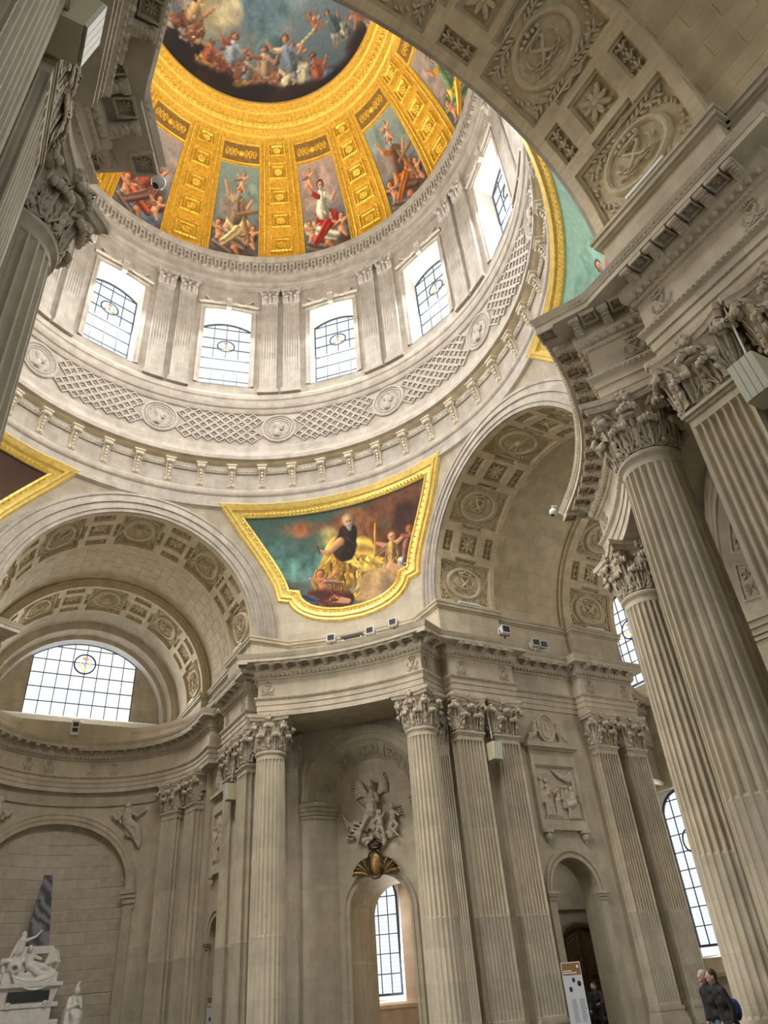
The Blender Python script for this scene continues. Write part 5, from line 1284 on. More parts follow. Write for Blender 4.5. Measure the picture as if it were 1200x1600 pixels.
for q, (sx, sy) in QUADS.items():
    t = thing('spandrel_painting', PLAB[q], 'painting', (0, 0, 0), 0, 'four painted spandrels')
    cv = pend_canvas(q); mb = MB(); uv = []; P = []
    for z in pend_field():
        a = aL(z); row = []
        for k in range(181):
            ph = a+(90-2*a)*k/180; p = SPH(rad(ph), z, 0.04); row.append((p[0]*sx, p[1]*sy, p[2]))
            u = (ph-22.3)/45.4; uv.append((u, (z-17.45)/4.85))
        P.append(row)
    mb.grid(P); obj('painted_field', paint_mesh(mb, uv, cv), t)
    fmap = lambda s, z, d: (lambda p: (p[0]*sx, p[1]*sy, p[2]))(SPH(s/KS*PI/180, z, d))
    mb = MB(); sweep_face(mb, [(a*KS, z) for a, z in FL], GFR, fmap, True); fr = obj('gilt_frame', mb.mesh('gilt_frame', 'gold_pale', True, 30), t)
    mb = MB(); n = len(FL)
    for i in range(n):
        a, b = Vector((FL[i][0]*KS, FL[i][1])), Vector((FL[(i+1) % n][0]*KS, FL[(i+1) % n][1])); d = b-a
        if d.length < 1e-4: continue
        nn = Vector((-d.y, d.x)).normalized(); m = max(1, int(d.length/0.16))
        for k in range(m):
            p = a+d*((k+0.5)/m)-nn*0.17; mb.ell(fmap(p.x, p.y, 0.10), (0.055, 0.055, 0.055), 5, 3); p = a+d*((k+0.5)/m)-nn*0.04; mb.ell(fmap(p.x, p.y, 0.12), (0.035, 0.035, 0.035), 5, 3)
    stuff(obj('frame_carving', mb.mesh('frame_carving', 'gold'), fr))

# apostle panels
APL = {0: 'of a pale robed figure with a cross, left of the middle', 1: 'of a figure in red and white raising an arm', 2: 'of a bent old figure in orange with a beam', 3: 'of figures in yellow and green at the far right', 11: 'of a robed figure above dark rocks, left',
       4: 'hidden behind the near arch, first', 5: 'hidden behind the near arch, second', 6: 'above the viewer, first', 7: 'above the viewer, second', 8: 'above the viewer, third', 9: 'behind the left cornice, first', 10: 'behind the left cornice, second'}
def apostle_canvas(k):
    W, H = 110, 180; c = Canvas(W, H, 100+k); r = c.r
    top = [(0.50, 0.56, 0.50), (0.66, 0.56, 0.50), (0.55, 0.60, 0.55), (0.62, 0.56, 0.52)][k % 4]
    c.fill(top, (0.34, 0.36, 0.40)); c.cloud(55, 130, 60, 40, tuple(x*1.08 for x in top), 0.8); c.cloud(30, 105, 40, 30, (0.66, 0.56, 0.50), 0.7); c.cloud(60, 25, 70, 30, (0.38, 0.30, 0.26)); c.cloud(85, 60, 40, 28, (0.40, 0.40, 0.44)); c.cloud(25, 45, 36, 28, (0.36, 0.38, 0.40))
    pal = {0: ((0.78, 0.66, 0.46), (0.52, 0.44, 0.36)), 1: ((0.62, 0.18, 0.14), (0.75, 0.74, 0.64)), 2: ((0.66, 0.38, 0.16), (0.40, 0.30, 0.24)), 3: ((0.82, 0.62, 0.22), (0.36, 0.46, 0.34)), 11: ((0.48, 0.34, 0.28), (0.60, 0.30, 0.22))}
    a, b = pal.get(k, ((r.uniform(0.4, 0.8), r.uniform(0.25, 0.6), 0.25), (r.uniform(0.3, 0.6), 0.4, 0.4)))
    if k == 11: c.cloud(45, 70, 46, 34, (0.34, 0.28, 0.22)); c.cloud(60, 25, 60, 24, (0.40, 0.46, 0.54)); c.putto(70, 95, 30)
    if k == 0: c.cloud(64, 62, 30, 16, (0.90, 0.86, 0.80))
    c.limb(20, 60, 90, 52, 17, 15, tuple(x*0.8 for x in b), 0.3); c.figure(52, 96, 47, a, b, beard=True, lean=0.1, arm=(0.7, 1.15))
    c.putto(22, 44, 38, sd=-1); c.putto(88, 42, 38); c.putto(55, 24, 36, (0.70, 0.45, 0.32), 1); c.limb(15, 25, 45, 12, 10, 8, (0.45, 0.38, 0.34), 0.3)
    if k in (0, 2): c.limb(86, 40, 66, 108, 4, 4, (0.55, 0.40, 0.26)); c.limb(60, 92, 100, 100, 4, 4, (0.55, 0.40, 0.26))
    if k in (0, 1, 2, 3): c.putto(62 if k != 1 else 30, 148, 28, (0.86, 0.60, 0.44))
    c.limb(40, 50, 75, 30, 12, 9, b, 0.3); c.limb(60, 60, 30, 30, 10, 8, a, 0.3)
    return c
for k in range(12):
    t = thing('apostle_painting', 'painted dome panel '+APL[k], 'painting', (0, 0, 0), -rad(30*k+15), 'twelve painted panels of the dome')
    mb = MB(); uv = []; P = []
    for i in range(121):
        v = i/120; z = 44.0+v*7.0; row = []
        for j in range(73): u = j/72; row.append(DM(rad(-8.0+16*u), z, 0.02)); uv.append((u, v))
        P.append(row)
    mb.grid(P); obj('painted_field', paint_mesh(mb, uv, apostle_canvas(k)), t)
    mb = MB(); line = [(-rad(7.9), 44.1), (-rad(7.9), 46.5), (-rad(7.9), 48.5), (-rad(7.9), 51.0)]
    for s in (-1, 1): mb.tube([DM(s*rad(7.9), z, 0.06) for z in np.linspace(44.0, 52.4, 30)], 0.08, 6)
    mb.tube([DM(rad(-7.9+15.8*i/10), 44.02, 0.06) for i in range(11)], 0.09, 6)
    obj('gilt_border', mb.mesh('gilt_border', 'gold'), t)

# upper painted shell seen through the opening
c = Canvas(900, 220, 77); c.fill((0.40, 0.46, 0.47), (0.27, 0.30, 0.30)); rr = random.Random(9)
for k in range(24): c.cloud(900*(k+0.5)/24, rr.uniform(110, 190), rr.uniform(30, 60), rr.uniform(25, 45), rr.choice([(0.62, 0.56, 0.44), (0.46, 0.48, 0.46), (0.38, 0.46, 0.48), (0.50, 0.40, 0.34)]), 0.8)
c.cloud(500, 150, 70, 60, (0.33, 0.42, 0.44), 0.9); c.cloud(425, 130, 46, 70, (0.70, 0.62, 0.46), 0.9); c.cloud(475, 60, 40, 40, (0.42, 0.44, 0.42), 0.8)
for k in range(46): c.cloud(900*(k+0.5)/46, rr.uniform(8, 34), 28, 26, rr.choice([(0.13, 0.09, 0.07), (0.18, 0.12, 0.09), (0.11, 0.08, 0.08), (0.24, 0.16, 0.11)]))
for k in range(40):
    x, y = 900*(k+0.5)/40+rr.uniform(-8, 8), rr.uniform(38, 100); pal = [(0.55, 0.30, 0.20), (0.30, 0.34, 0.40), (0.58, 0.44, 0.24), (0.50, 0.46, 0.38), (0.32, 0.20, 0.14), (0.24, 0.30, 0.30)]
    if k % 2: c.figure(x, y, rr.uniform(18, 26), rr.choice(pal), rr.choice(pal), skin=(0.56, 0.36, 0.25))
    else: c.putto(x, y, rr.uniform(20, 28), rr.choice([(0.52, 0.32, 0.22), (0.60, 0.40, 0.28), (0.40, 0.24, 0.17)]), rr.choice([-1, 1]))
c.limb(515, 78, 520, 84, 20, 20, (0.26, 0.34, 0.34)); c.figure(540, 66, 34, (0.70, 0.64, 0.50), (0.40, 0.42, 0.44), skin=(0.62, 0.42, 0.30)); c.limb(556, 82, 592, 96, 1.6, 1.0, (0.75, 0.66, 0.42)); c.figure(508, 58, 28, (0.48, 0.32, 0.22), (0.56, 0.46, 0.36), skin=(0.58, 0.38, 0.27)); c.figure(465, 66, 28, (0.46, 0.26, 0.18), (0.50, 0.52, 0.52), skin=(0.58, 0.38, 0.27)); c.figure(402, 88, 30, (0.40, 0.24, 0.17), (0.62, 0.50, 0.34), skin=(0.60, 0.40, 0.28))
for k in range(46): c.cloud(900*(k+0.2)/46, rr.uniform(0, 16), 26, 20, rr.choice([(0.12, 0.08, 0.07), (0.16, 0.11, 0.08)]))
mb = MB(); uv = []; P = []
for i in range(121):
    t_ = i/120; rr_ = 11.2*cos(t_*PI/2*0.995)**0.8+0.01; z = 55.7+10.5*sin(t_*PI/2); row = []
    for j in range(361):
        a = 2*PI*j/360+PI; row.append((rr_*sin(a), rr_*cos(a), z)); uv.append((j/360, max(0.0, (t_-0.30)/0.70)))
    P.append(row)
mb.grid(P)
struct('ceiling_upper_dome', 'dark cloud and figure painting seen through the round opening of the dome', 'painting', paint_mesh(mb, uv, c, 'upper_dome_painting'))

# ------------------------------------------------------------------ windows
M['stain_gold'] = daylight_glass('stained_gold', 0.95, (0.95, 0.75, 0.35), (0.9, 0.7, 0.3)); M['stain_red'] = daylight_glass('stained_red', 0.8, (0.75, 0.38, 0.25), (0.7, 0.4, 0.3)); M['stain_blue'] = daylight_glass('stained_blue', 0.9, (0.35, 0.5, 0.85), (0.3, 0.45, 0.8))
def window(n, label, W, z0, z1, rise, cols, rows, mat, glass='glass', medal=None, arch=None):
    """flat leaded window in local x-z plane, room on -y; mat places it; arch(x) gives the head."""
    wn = tag(obj('window_%d' % n, None, mat=mat), label, 'window', 'windows of the domed church', 'structure')
    top = arch or (lambda x: z1+rise*(1-(2*x/W)**2)); key = (W, z0, z1, rise, cols, rows, glass)
    if key not in window.cache:
        cell = []
        cw = W/cols; rh = (z1-z0)/rows; R = rows+(1 if top(0) > z1+0.25 else 0)
        for j in range(R):
            for i in range(cols):
                x0, x1 = -W/2+cw*i, -W/2+cw*(i+1); a, b = z0+rh*j, z0+rh*(j+1)
                K = 4; xs = [x0+(x1-x0)*k/K for k in range(K+1)]
                last = j == R-1
                hi = [min(top(x), b if not last else 1e9) for x in xs]
                if max(hi)-a < 0.04: continue
                hi = [max(h, a+0.005) for h in hi]; mb = MB()
                mb.grid([[(x, 0, a) for x in xs], [(x, 0, h) for x, h in zip(xs, hi)]], uv=[[(x, a) for x in xs], [(x, h) for x, h in zip(xs, hi)]])
                cell.append(mb.mesh('pane', glass, False))
        bars = []
        for i in range(cols+1):
            x = -W/2+cw*i; mb = MB(); mb.bx(x-0.022, x+0.022, -0.05, 0.02, z0, max(z0+0.1, top(min(max(x, -W/2+0.01), W/2-0.01)))); bars.append(mb.mesh('glazing_bar', 'bar', False))
        for j in range(R+1):
            z = z0+rh*j
            xs = [x for x in np.linspace(-W/2, W/2, 81) if top(x) >= z-1e-6]
            if len(xs) < 2: continue
            mb = MB(); mb.bx(xs[0], xs[-1], -0.055, 0.02, z-0.022, z+0.022); bars.append(mb.mesh('glazing_bar', 'bar', False))
        mb = MB(); ln = [(-W/2, z0), (-W/2, top(-W/2))]+[(x, top(x)) for x in np.linspace(-W/2, W/2, 25)[1:-1]]+[(W/2, top(W/2)), (W/2, z0)]
        sweep_face(mb, ln, [(0.06, 0.0), (0.06, 0.09), (-0.05, 0.09), (-0.05, 0.0)], lambda s, z, d: (s, -d, z), True)
        window.cache[key] = (cell, bars, mb.mesh('window_frame', 'bar', False))
    cell, bars, fr = window.cache[key]
    for me in cell: obj('pane', me, wn)
    for me in bars: obj('glazing_bar', me, wn)
    obj('window_frame', fr, wn)
    if medal:
        mx, mz, rx, rz = medal; mb = MB(); mb.tube([(mx+rx*cos(2*PI*k/28), -0.06, mz+rz*sin(2*PI*k/28)) for k in range(29)], 0.045, 6); em = obj('medallion_ring', mb.mesh('medallion_ring', 'bar'), wn)
        mb = MB(); mb.grid([[(mx+k*rx*cos(2*PI*i/24), -0.03, mz+k*rz*sin(2*PI*i/24)) for i in range(25)] for k in (0.05, 1)]); obj('medallion_glass', mb.mesh('medallion_glass', glass, False), em)
        for k, (dx, dz, sx_, sz_, mt) in enumerate(((-0.32, -0.1, 0.16, 0.26, 'stain_gold'), (0.32, -0.1, 0.16, 0.26, 'stain_gold'), (0, 0.45, 0.25, 0.16, 'stain_red'), (0, -0.45, 0.28, 0.13, 'stain_gold'), (0, -0.02, 0.13, 0.16, 'stain_blue'))):
            mb = MB(); mb.ell((mx+dx*rx*1.4, -0.05, mz+dz*rz*1.3), (sx_*rx*1.2, 0.01, sz_*rz*1.2), 10, 5); obj('stained_piece', mb.mesh('stained_piece', mt), em)
    return wn
window.cache = {}
WD = ['first tall drum window left of the middle', 'drum window left of the middle rib', 'drum window right of the middle rib', 'drum window turned to the right', 'narrow far-right drum window', 'drum window behind the near arch', 'drum window over the viewer, right', 'drum window over the viewer, middle', 'drum window over the viewer, left', 'drum window behind the left cornice', 'drum window hidden by the left columns', 'drum window at the far left']
order = {0: 1, 1: 2, 2: 3, 3: 4, 4: 5, 5: 6, 6: 7, 7: 8, 8: 9, 9: 10, 10: 11, 11: 0}
for k in range(12):
    a = rad(30*k+15); m = Matrix.Rotation(-a, 4, 'Z') @ Matrix.Translation((0, 13.68, 0))
    window(k+1, WD[order[k]]+' with leaded glass', 3.06, 32.35, 37.75, 0.45, 4, 6, m, 'glass', (0, 36.2, 0.52, 0.46))

# ------------------------------------------------------------------ north arm end: apse with tomb, lunette
EA, EB, EY = 5.42, 5.9, 18.7
def elp(th, d=0.0): # wall point at ellipse angle, d toward the room (wall face stands 0.38 behind the frieze)
    a, b = EA+0.38-d, EB+0.38-d; return (a*cos(th), EY+b*sin(th))
_th = np.linspace(0, PI, 721); _px = np.array([elp(t) for t in _th]); _sl = np.concatenate([[0], np.cumsum(np.hypot(*np.diff(_px, axis=0).T))]); _mid = _sl[-1]/2
def APS(s, z, d):   # s: arc length from the apse centre, to the right
    th = float(np.interp(_mid-s, _sl, _th)); p = elp(th, d); return (p[0], p[1], z)
SM = _mid-0.02
ARX, ARZ, ASP = 3.75, 3.25, 7.05
mb = MB(); arched_wall(mb, -SM, SM, 0, ZA+0.1, 0, ARX, ASP, APS, rz=ARZ, ns=10)
la = arch_line(ARX, ASP, 0, 40, ARZ); mb.grid([[APS(p[0], p[1], 0) for p in la], [APS(p[0], p[1], -0.35) for p in la]])
S = np.linspace(-ARX-0.1, ARX+0.1, 30); mb.grid([[APS(s, z, -0.36) for s in S] for z in (0, 5, 10.5)], uv=[[(s, z) for s in S] for z in (0, 5, 10.5)])
for _s in (-1, 1): mb.add([(_s*5.75, 18.6, 0), (_s*6.3, 18.6, 0), (_s*6.3, 18.6, 12.2), (_s*5.75, 18.6, 12.2)], [(0, 1, 2, 3)]); mb.add([(_s*5.8, 18.6, 0), (_s*5.8, 18.8, 0), (_s*5.8, 18.8, 12.2), (_s*5.8, 18.6, 12.2)], [(0, 1, 2, 3)])
wn = struct('wall_north', 'curved apse wall with blind arch behind the tomb, left', 'wall', mb.mesh('apse_wall', 'low', True, 30))
def amask(s, z, hs, hz):
    e = abs(s)+hs*0.8
    if z+hz < ASP: return e < ARX-0.02
    return e < ARX and z+hz*0.9 < ASP+ARZ*sqrt(max(0, 1-(min(e, ARX)/ARX)**2))
n1 = ashlar(wn, lambda s, z, d: APS(s, z, -0.36+d), -ARX, ARX, 0.0, 10.3, 0.5, 1.15, amask, lim=290)
mb = MB(); sweep_face(mb, arch_line(ARX, ASP, ASP, 40, ARZ), [(0, -0.05), (0, 0.06), (0.2, 0.07), (0.22, 0.11), (0.42, 0.12), (0.44, 0.16), (0.55, 0.16), (0.55, 0)], APS); obj('blind_arch', mb.mesh('blind_arch', 'low', True, 30), wn)
for s in (-1, 1):
    mb = MB()
    for z0, z1, e in ((6.2, 6.32, 0.06), (6.42, 6.66, 0.08), (6.66, 6.85, 0.15), (6.85, ASP, 0.22)):
        pts = [(s*(ARX+0.62), 0), (s*(ARX+0.62), e), (s*(ARX-e), e), (s*(ARX-e), -0.36)]; lo = [APS(p[0], z0, p[1]) for p in pts]; hi = [APS(p[0], z1, p[1]) for p in pts]
        mb.grid([lo, hi]); mb.add(lo, [(0, 1, 2, 3)]); mb.add(hi, [(0, 1, 2, 3)])
    pts = [(s*(ARX+0.5), 0), (s*(ARX+0.5), 0.1), (s*(ARX-0.0), 0.1), (s*ARX, -0.1)]; mb.grid([[APS(p[0], z, p[1]) for p in pts] for z in (0, 6.2)]); obj('arch_pier', mb.mesh('arch_pier', 'low', False), wn)
    mb = MB(); mb.grid([[APS(s*x, z, d) for x in np.linspace(0, 5.0, 20)] for z, d in ((11.15, 0), (11.15, 0.1), (11.2, 0.12), (11.8, 0.12))]); obj('plain_fascia', mb.mesh('plain_fascia', 'low', True, 30), wn)
# spandrel figures
def seated(mb, s=1):
    P = lambda x, z, y=0.12: (s*x, y, z)
    mb.ell(P(0.0, 0.78, 0.2), (0.14, 0.14, 0.17)); mb.cap(P(0, 0.2, 0.15), P(0, 0.5, 0.17), 0.21, 0.18); mb.cap(P(0.05, 0.1, 0.16), P(0.42, -0.15, 0.2), 0.2, 0.15); mb.cap(P(0.42, -0.15, 0.2), P(0.52, -0.62, 0.18), 0.14, 0.09)
    mb.cap(P(0, 0.05, 0.16), P(0.30, -0.35, 0.2), 0.18, 0.13); mb.cap(P(0.30, -0.35, 0.2), P(0.62, -0.95, 0.16), 0.12, 0.07)
    mb.cap(P(-0.18, 0.46, 0.18), P(-0.40, 0.22, 0.22), 0.08, 0.07); mb.cap(P(-0.40, 0.22, 0.22), P(-0.62, 0.42, 0.2), 0.065, 0.05)
    mb.cap(P(0.18, 0.46, 0.18), P(0.45, 0.30, 0.2), 0.08, 0.065); mb.cap(P(0.45, 0.30, 0.2), P(0.78, 0.52, 0.16), 0.06, 0.05)
    mb.cap(P(-0.40, 0.55, 0.14), P(-0.24, 0.05, 0.2), 0.05, 0.05)
    for k in range(7): mb.cap(P(0.02+0.09*k, 0.0-0.05*k, 0.2), P(0.0+0.11*k, -0.45-0.06*k, 0.14), 0.07, 0.045)
    for k in range(6): mb.tube([P(-0.25-0.08*k, 0.25, 0.06), P(-0.45-0.09*k, 0.42+0.03*k, 0.06), P(-0.75-0.06*k, 0.30+0.05*k, 0.05)], [0.06, 0.05, 0.03], 5)
    for k in range(4): mb.tube([P(0.6+0.05*k, 0.35, 0.06), P(0.75+0.06*k, 0.65, 0.07), P(0.95+0.03*k, 0.70-0.1*k, 0.05)], [0.05, 0.05, 0.03], 5)
    return mb
SEAT = seated(MB()).mesh('spandrel_figure', 'carve')
for s in (-1, 1):
    p = APS(s*3.45, 10.15, 0.0); q2 = APS(s*3.46, 10.15, 0.0); th = float(np.interp(_mid-s*3.45, _sl, _th)); ang = math.atan2(-sin(th)/EB, -cos(th)/EA)
    o = obj('spandrel_figure', SEAT, None, p, ang-PI/2, None, (-1.3*s, 1.2, 1.2)); tag(o, 'seated carved figure in the spandrel %s of the tomb arch' % ('right' if s > 0 else 'left'), 'relief', 'spandrel figures of the tomb arch'); remesh(o, 0.024, 0)

# upper end wall of the north arm
mb = MB()
for (r0, y0, r1, y1) in ((RA, 22.7, RA, 24.25), (RA, 24.25, 4.98, 24.25), (4.98, 24.25, 4.98, 25.2), (4.98, 25.2, 4.72, 25.2)):
    mb.grid([[(r*cos(PI*k/48), y, ZS+r*sin(PI*k/48)) for k in range(49)] for r, y in ((r0, y0), (r1, y1))], uv=[[(y, PI*k/48*5) for k in range(49)] for r, y in ((r0, y0), (r1, y1))])
mb.grid([[(x, 24.3, z) for x in (-RA, -4.98)] for z in (14.3, ZS+0.05)]); mb.grid([[(x, 24.3, z) for x in (4.98, RA)] for z in (14.3, ZS+0.05)])
for s in (-1, 1): mb.grid([[(s*4.98, y, z) for y in (24.3, 25.3)] for z in (14.3, ZS+0.05)])
mb.bx(-6, 6, 24.1, 26.4, 14.2, 15.35)
nu = struct('wall_north_upper', 'arched upper end wall around the semicircular window, left', 'wall', mb.mesh('upper_end_wall', 'stone', True, 30))
mb = MB(); RG = 4.72; YG = 25.95
mb.grid([[(r*cos(PI*k/48), y, ZS+r*sin(PI*k/48)) for k in range(49)] for r, y in ((RG, 25.2), (RG-0.02, YG+0.05))]); mb.grid([[(x, y, z) for x in (-RG, RG)] for y, z in ((25.1, 15.95), (25.15, 16.02), (YG+0.05, 16.22))]); mb.grid([[(x, 25.12, z) for x in (-RG, RG)] for z in (15.35, 15.95)])
obj('window_embrasure', mb.mesh('window_embrasure', 'white_lit', True, 30), nu)
for s in (-1, 1):
    mb = MB(); xs = np.linspace(2.95, RG, 12); mb.grid([[(s*x, YG-0.12, z) for x, z in ((x, 16.15), (x, max(16.16, ZS+sqrt(max(0, RG*RG-x*x)))))] for x in xs], uv=[[(x, 16.15), (x, ZS+sqrt(max(0, RG*RG-x*x)))] for x in xs])
    mb.grid([[(s*2.95, y, z) for y in (YG-0.12, YG+0.1)] for z in (16.15, 19.8)]); obj('infill_wall', mb.mesh('infill_wall', 'low', False), nu)
window(13, 'large semicircular leaded window with coat of arms, at the left', 5.9, 16.2, 20.4, 0, 8, 5, Matrix.Translation((0, YG+0.02, 0)), 'glass', (-0.05, 19.5, 0.60, 0.60), arch=lambda x: ZS+sqrt(max(0, RG*RG-x*x)))
# curved attic above the apse cornice
pth = [(EA*1.0*cos(rad(5*k)), EY+EB*sin(rad(5*k))) for k in range(37)]
mb = MB(); sweep_plan(mb, [pth], [(-0.5, 14.3), (-0.35, 14.34), (-0.35, 15.0), (-0.30, 15.05), (-0.25, 15.2), (-0.25, 15.3), (-2.5, 15.34)], 1); obj('curved_attic', mb.mesh('curved_attic', 'stone', True, 30), nu)

# ------------------------------------------------------------------ tomb
t = thing('tomb_monument', 'white marble tomb with dark obelisk and sculpted figures, lower left', 'monument', (-0.25, 24.0, 0))
fy = -0.9
mb = MB(); mb.add([(-0.54, -0.22, 4.75), (0.54, -0.22, 4.75), (0.54, 0.2, 4.75), (-0.54, 0.2, 4.75), (-0.19, -0.12, 7.75), (0.19, -0.12, 7.75), (0.19, 0.1, 7.75), (-0.19, 0.1, 7.75)], [(0, 1, 5, 4), (1, 2, 6, 5), (2, 3, 7, 6), (3, 0, 4, 7), (4, 5, 6, 7), (0, 1, 2, 3)])
obj('obelisk', mb.mesh('obelisk', 'dark_marble', False), t)
mb = MB()
mb.bx(-0.75, 0.75, -0.35, 0.3, 4.45, 4.75); mb.bx(-1.45, 1.30, -0.95, 0.3, 3.15, 3.30); mb.bx(-1.35, 1.22, -0.85, 0.3, 3.05, 3.15)
mb.add([(-1.15, -0.75, 2.55), (1.0, -0.75, 2.55), (1.0, 0.3, 2.55), (-1.15, 0.3, 2.55), (-1.3, -0.82, 3.05), (1.15, -0.82, 3.05), (1.15, 0.3, 3.05), (-1.3, 0.3, 3.05)], [(0, 1, 5, 4), (1, 2, 6, 5), (2, 3, 7, 6), (3, 0, 4, 7)])
mb.bx(-1.35, 1.2, -0.95, 0.3, 2.38, 2.55); mb.bx(-1.1, 0.95, -0.9, 0.3, 1.9, 2.38); mb.bx(-1.45, 1.3, -1.0, 0.3, 1.7, 1.9); mb.bx(-1.25, 1.1, -0.85, 0.3, 0.4, 1.7); mb.bx(-1.6, 1.45, -1.1, 0.3, 0, 0.4)
for s in (-1, 1): mb.tube(spiral((-0.08+s*0.75, -0.93, 2.46), 0.14, 1.4, (s, 0), 12), 0.05, 6)
obj('sarcophagus', mb.mesh('sarcophagus', 'marble', True, 30), t)
for z0, z1, w0 in ((2.60, 3.0, 0.86), (0.7, 1.6, 0.95)):
    mb = MB(); mb.bx(-w0-0.06, w0-0.06, -0.90, -0.78, z0, z1); obj('black_tablet', mb.mesh('black_tablet', 'black', False), t)
mb = MB(); P = lambda x, z, y=-0.5: (x, y, z)   # reclining hero held by a winged figure, drapery, trophies
mb.ell(P(-0.28, 4.62, -0.65), (0.14, 0.15, 0.17)); mb.cap(P(-0.25, 4.1), P(-0.27, 4.42), 0.24, 0.2); mb.cap(P(-0.2, 4.0), P(0.35, 3.9, -0.65), 0.22, 0.17); mb.cap(P(0.35, 3.9, -0.65), P(0.85, 3.72, -0.6), 0.15, 0.09); mb.cap(P(-0.2, 3.95, -0.6), P(0.2, 3.65, -0.75), 0.2, 0.15); mb.cap(P(0.2, 3.65, -0.75), P(0.7, 3.55, -0.7), 0.13, 0.08)
mb.cap(P(-0.42, 4.35), P(-0.62, 4.05, -0.7), 0.09, 0.08); mb.cap(P(-0.05, 4.35), P(0.22, 4.2, -0.75), 0.09, 0.07)
mb.ell(P(-0.62, 5.22, -0.4), (0.13, 0.13, 0.16)); mb.cap(P(-0.72, 4.55, -0.4), P(-0.66, 4.98, -0.4), 0.22, 0.18); mb.cap(P(-0.5, 4.98, -0.4), P(-0.12, 5.12, -0.45), 0.08, 0.06); mb.cap(P(-0.12, 5.12, -0.45), P(0.10, 5.38, -0.4), 0.055, 0.04); mb.cap(P(-0.8, 4.95, -0.4), P(-0.98, 4.55, -0.5), 0.085, 0.07); mb.cap(P(-0.98, 4.55, -0.5), P(-1.08, 4.15, -0.5), 0.07, 0.06)
for k in range(7): mb.cap(P(-0.75+0.05*k, 4.5, -0.4), P(-1.15+0.13*k, 3.65, -0.45), 0.11, 0.07)
for k in range(8):  # wings / shields on the right
    mb.tube([P(0.45, 3.95, -0.35), P(0.62+0.04*k, 4.35-0.03*k, -0.3), P(0.75+0.06*k, 4.72-0.09*k, -0.28)], [0.07, 0.08, 0.04], 6)
mb.tube([P(0.88+0.16*cos(2*PI*k/14), 4.15+0.42*sin(2*PI*k/14), -0.3) for k in range(15)], 0.05, 6)
for k in range(3):
    mb.tube([P(-0.82+0.28*(1-0.22*k)*cos(2*PI*i/12), 3.88+0.28*(1-0.22*k)*sin(2*PI*i/12), -0.7-0.06*k) for i in range(13)], 0.06, 6)
rr = random.Random(8)
for k in range(26): mb.ell(P(rr.uniform(-1.4, -0.5), rr.uniform(3.45, 4.2), rr.uniform(-0.6, -0.4)), (rr.uniform(0.1, 0.2), 0.16, rr.uniform(0.08, 0.18)))
mb.box((-0.1, -0.4, 3.5), (2.3, 0.7, 0.4))
for k in range(9):  # swags of drapery
    x0 = -0.9+0.02*k; mb.tube([(x0+1.75*i/8, -0.86-0.02*(k % 3), 3.62-0.035*k-0.32*sin(PI*i/8)*(0.5+0.06*k)) for i in range(9)], 0.045, 5)
o = remesh(obj('sculpted_group', mb.mesh('sculpted_group', 'marble'), t), 0.03, 1)
t = thing('mourning_statue', 'white marble mourning statue seated at the right of the tomb', 'statue', (1.62, 22.85, 0))
mb = MB(); P = lambda x, z, y=0.0: (x, y, z)
mb.ell(P(0.05, 2.86, -0.1), (0.15, 0.15, 0.19)); mb.cap(P(0.05, 3.02), P(0.08, 3.2), 0.1, 0.05); mb.cap(P(0.08, 3.2), P(0.2, 3.22), 0.03, 0.03); mb.cap(P(-0.02, 2.25), P(0.02, 2.6), 0.26, 0.2)
mb.cap(P(-0.2, 2.6), P(-0.3, 2.2, -0.2), 0.1, 0.08); mb.cap(P(-0.3, 2.2, -0.2), P(0.08, 2.35, -0.35), 0.08, 0.06); mb.cap(P(0.22, 2.6), P(0.26, 2.25, -0.3), 0.1, 0.08); mb.cap(P(0.26, 2.25, -0.3), P(0.1, 2.62, -0.28), 0.07, 0.06)
mb.cap(P(-0.05, 2.15), P(0.1, 1.85, -0.4), 0.26, 0.22); mb.cap(P(0.1, 1.85, -0.4), P(0.08, 1.15, -0.4), 0.22, 0.28); mb.cap(P(-0.1, 2.1, 0.1), P(-0.12, 1.2, 0.0), 0.3, 0.34)
for k in range(9): mb.cap(P(-0.3+0.075*k, 2.3-0.03*k, -0.15-0.02*k), P(-0.36+0.09*k, 1.15, -0.3), 0.07, 0.06)
remesh(obj('figure', mb.mesh('figure', 'marble'), t), 0.03, 1)
mb = MB(); mb.bx(-0.55, 0.55, -0.7, 0.5, 0, 0.35); mb.bx(-0.48, 0.48, -0.62, 0.45, 0.35, 1.05); mb.bx(-0.52, 0.52, -0.66, 0.47, 1.05, 1.15); obj('pedestal', mb.mesh('pedestal', 'marble', False), t)

# ------------------------------------------------------------------ generic wall with rectangular openings
def holed_wall(mb, s0, s1, z0, z1, holes, f, d=0.0, head=None):
    us = sorted(set([s0, s1]+[h[0] for h in holes]+[h[1] for h in holes])); vs = sorted(set([z0, z1]+[h[2] for h in holes]+[h[3] for h in holes]))
    for a, b in zip(us[:-1], us[1:]):
        for c_, e in zip(vs[:-1], vs[1:]):
            if any(h[0]-1e-6 <= a and b <= h[1]+1e-6 and h[2]-1e-6 <= c_ and e <= h[3]+1e-6 for h in holes): continue
            mb.add([f(a, c_, d), f(b, c_, d), f(b, e, d), f(a, e, d)], [(0, 1, 2, 3)], [(a, c_), (b, c_), (b, e), (a, e)])
    return mb
def embrasure(mb, h, f, d0, d1, k=1.0):
    c_ = (h[0]+h[1])/2; w_ = (h[1]-h[0])/2*k; P = [(h[0], h[2]), (h[1], h[2]), (h[1], h[3]), (h[0], h[3]), (h[0], h[2])]; Q = [(c_-w_, h[2]+0.1), (c_+w_, h[2]+0.1), (c_+w_, h[3]), (c_-w_, h[3]), (c_-w_, h[2]+0.1)]
    return mb.grid([[f(s, z, d0) for s, z in P], [f(s, z, d1) for s, z in Q]])
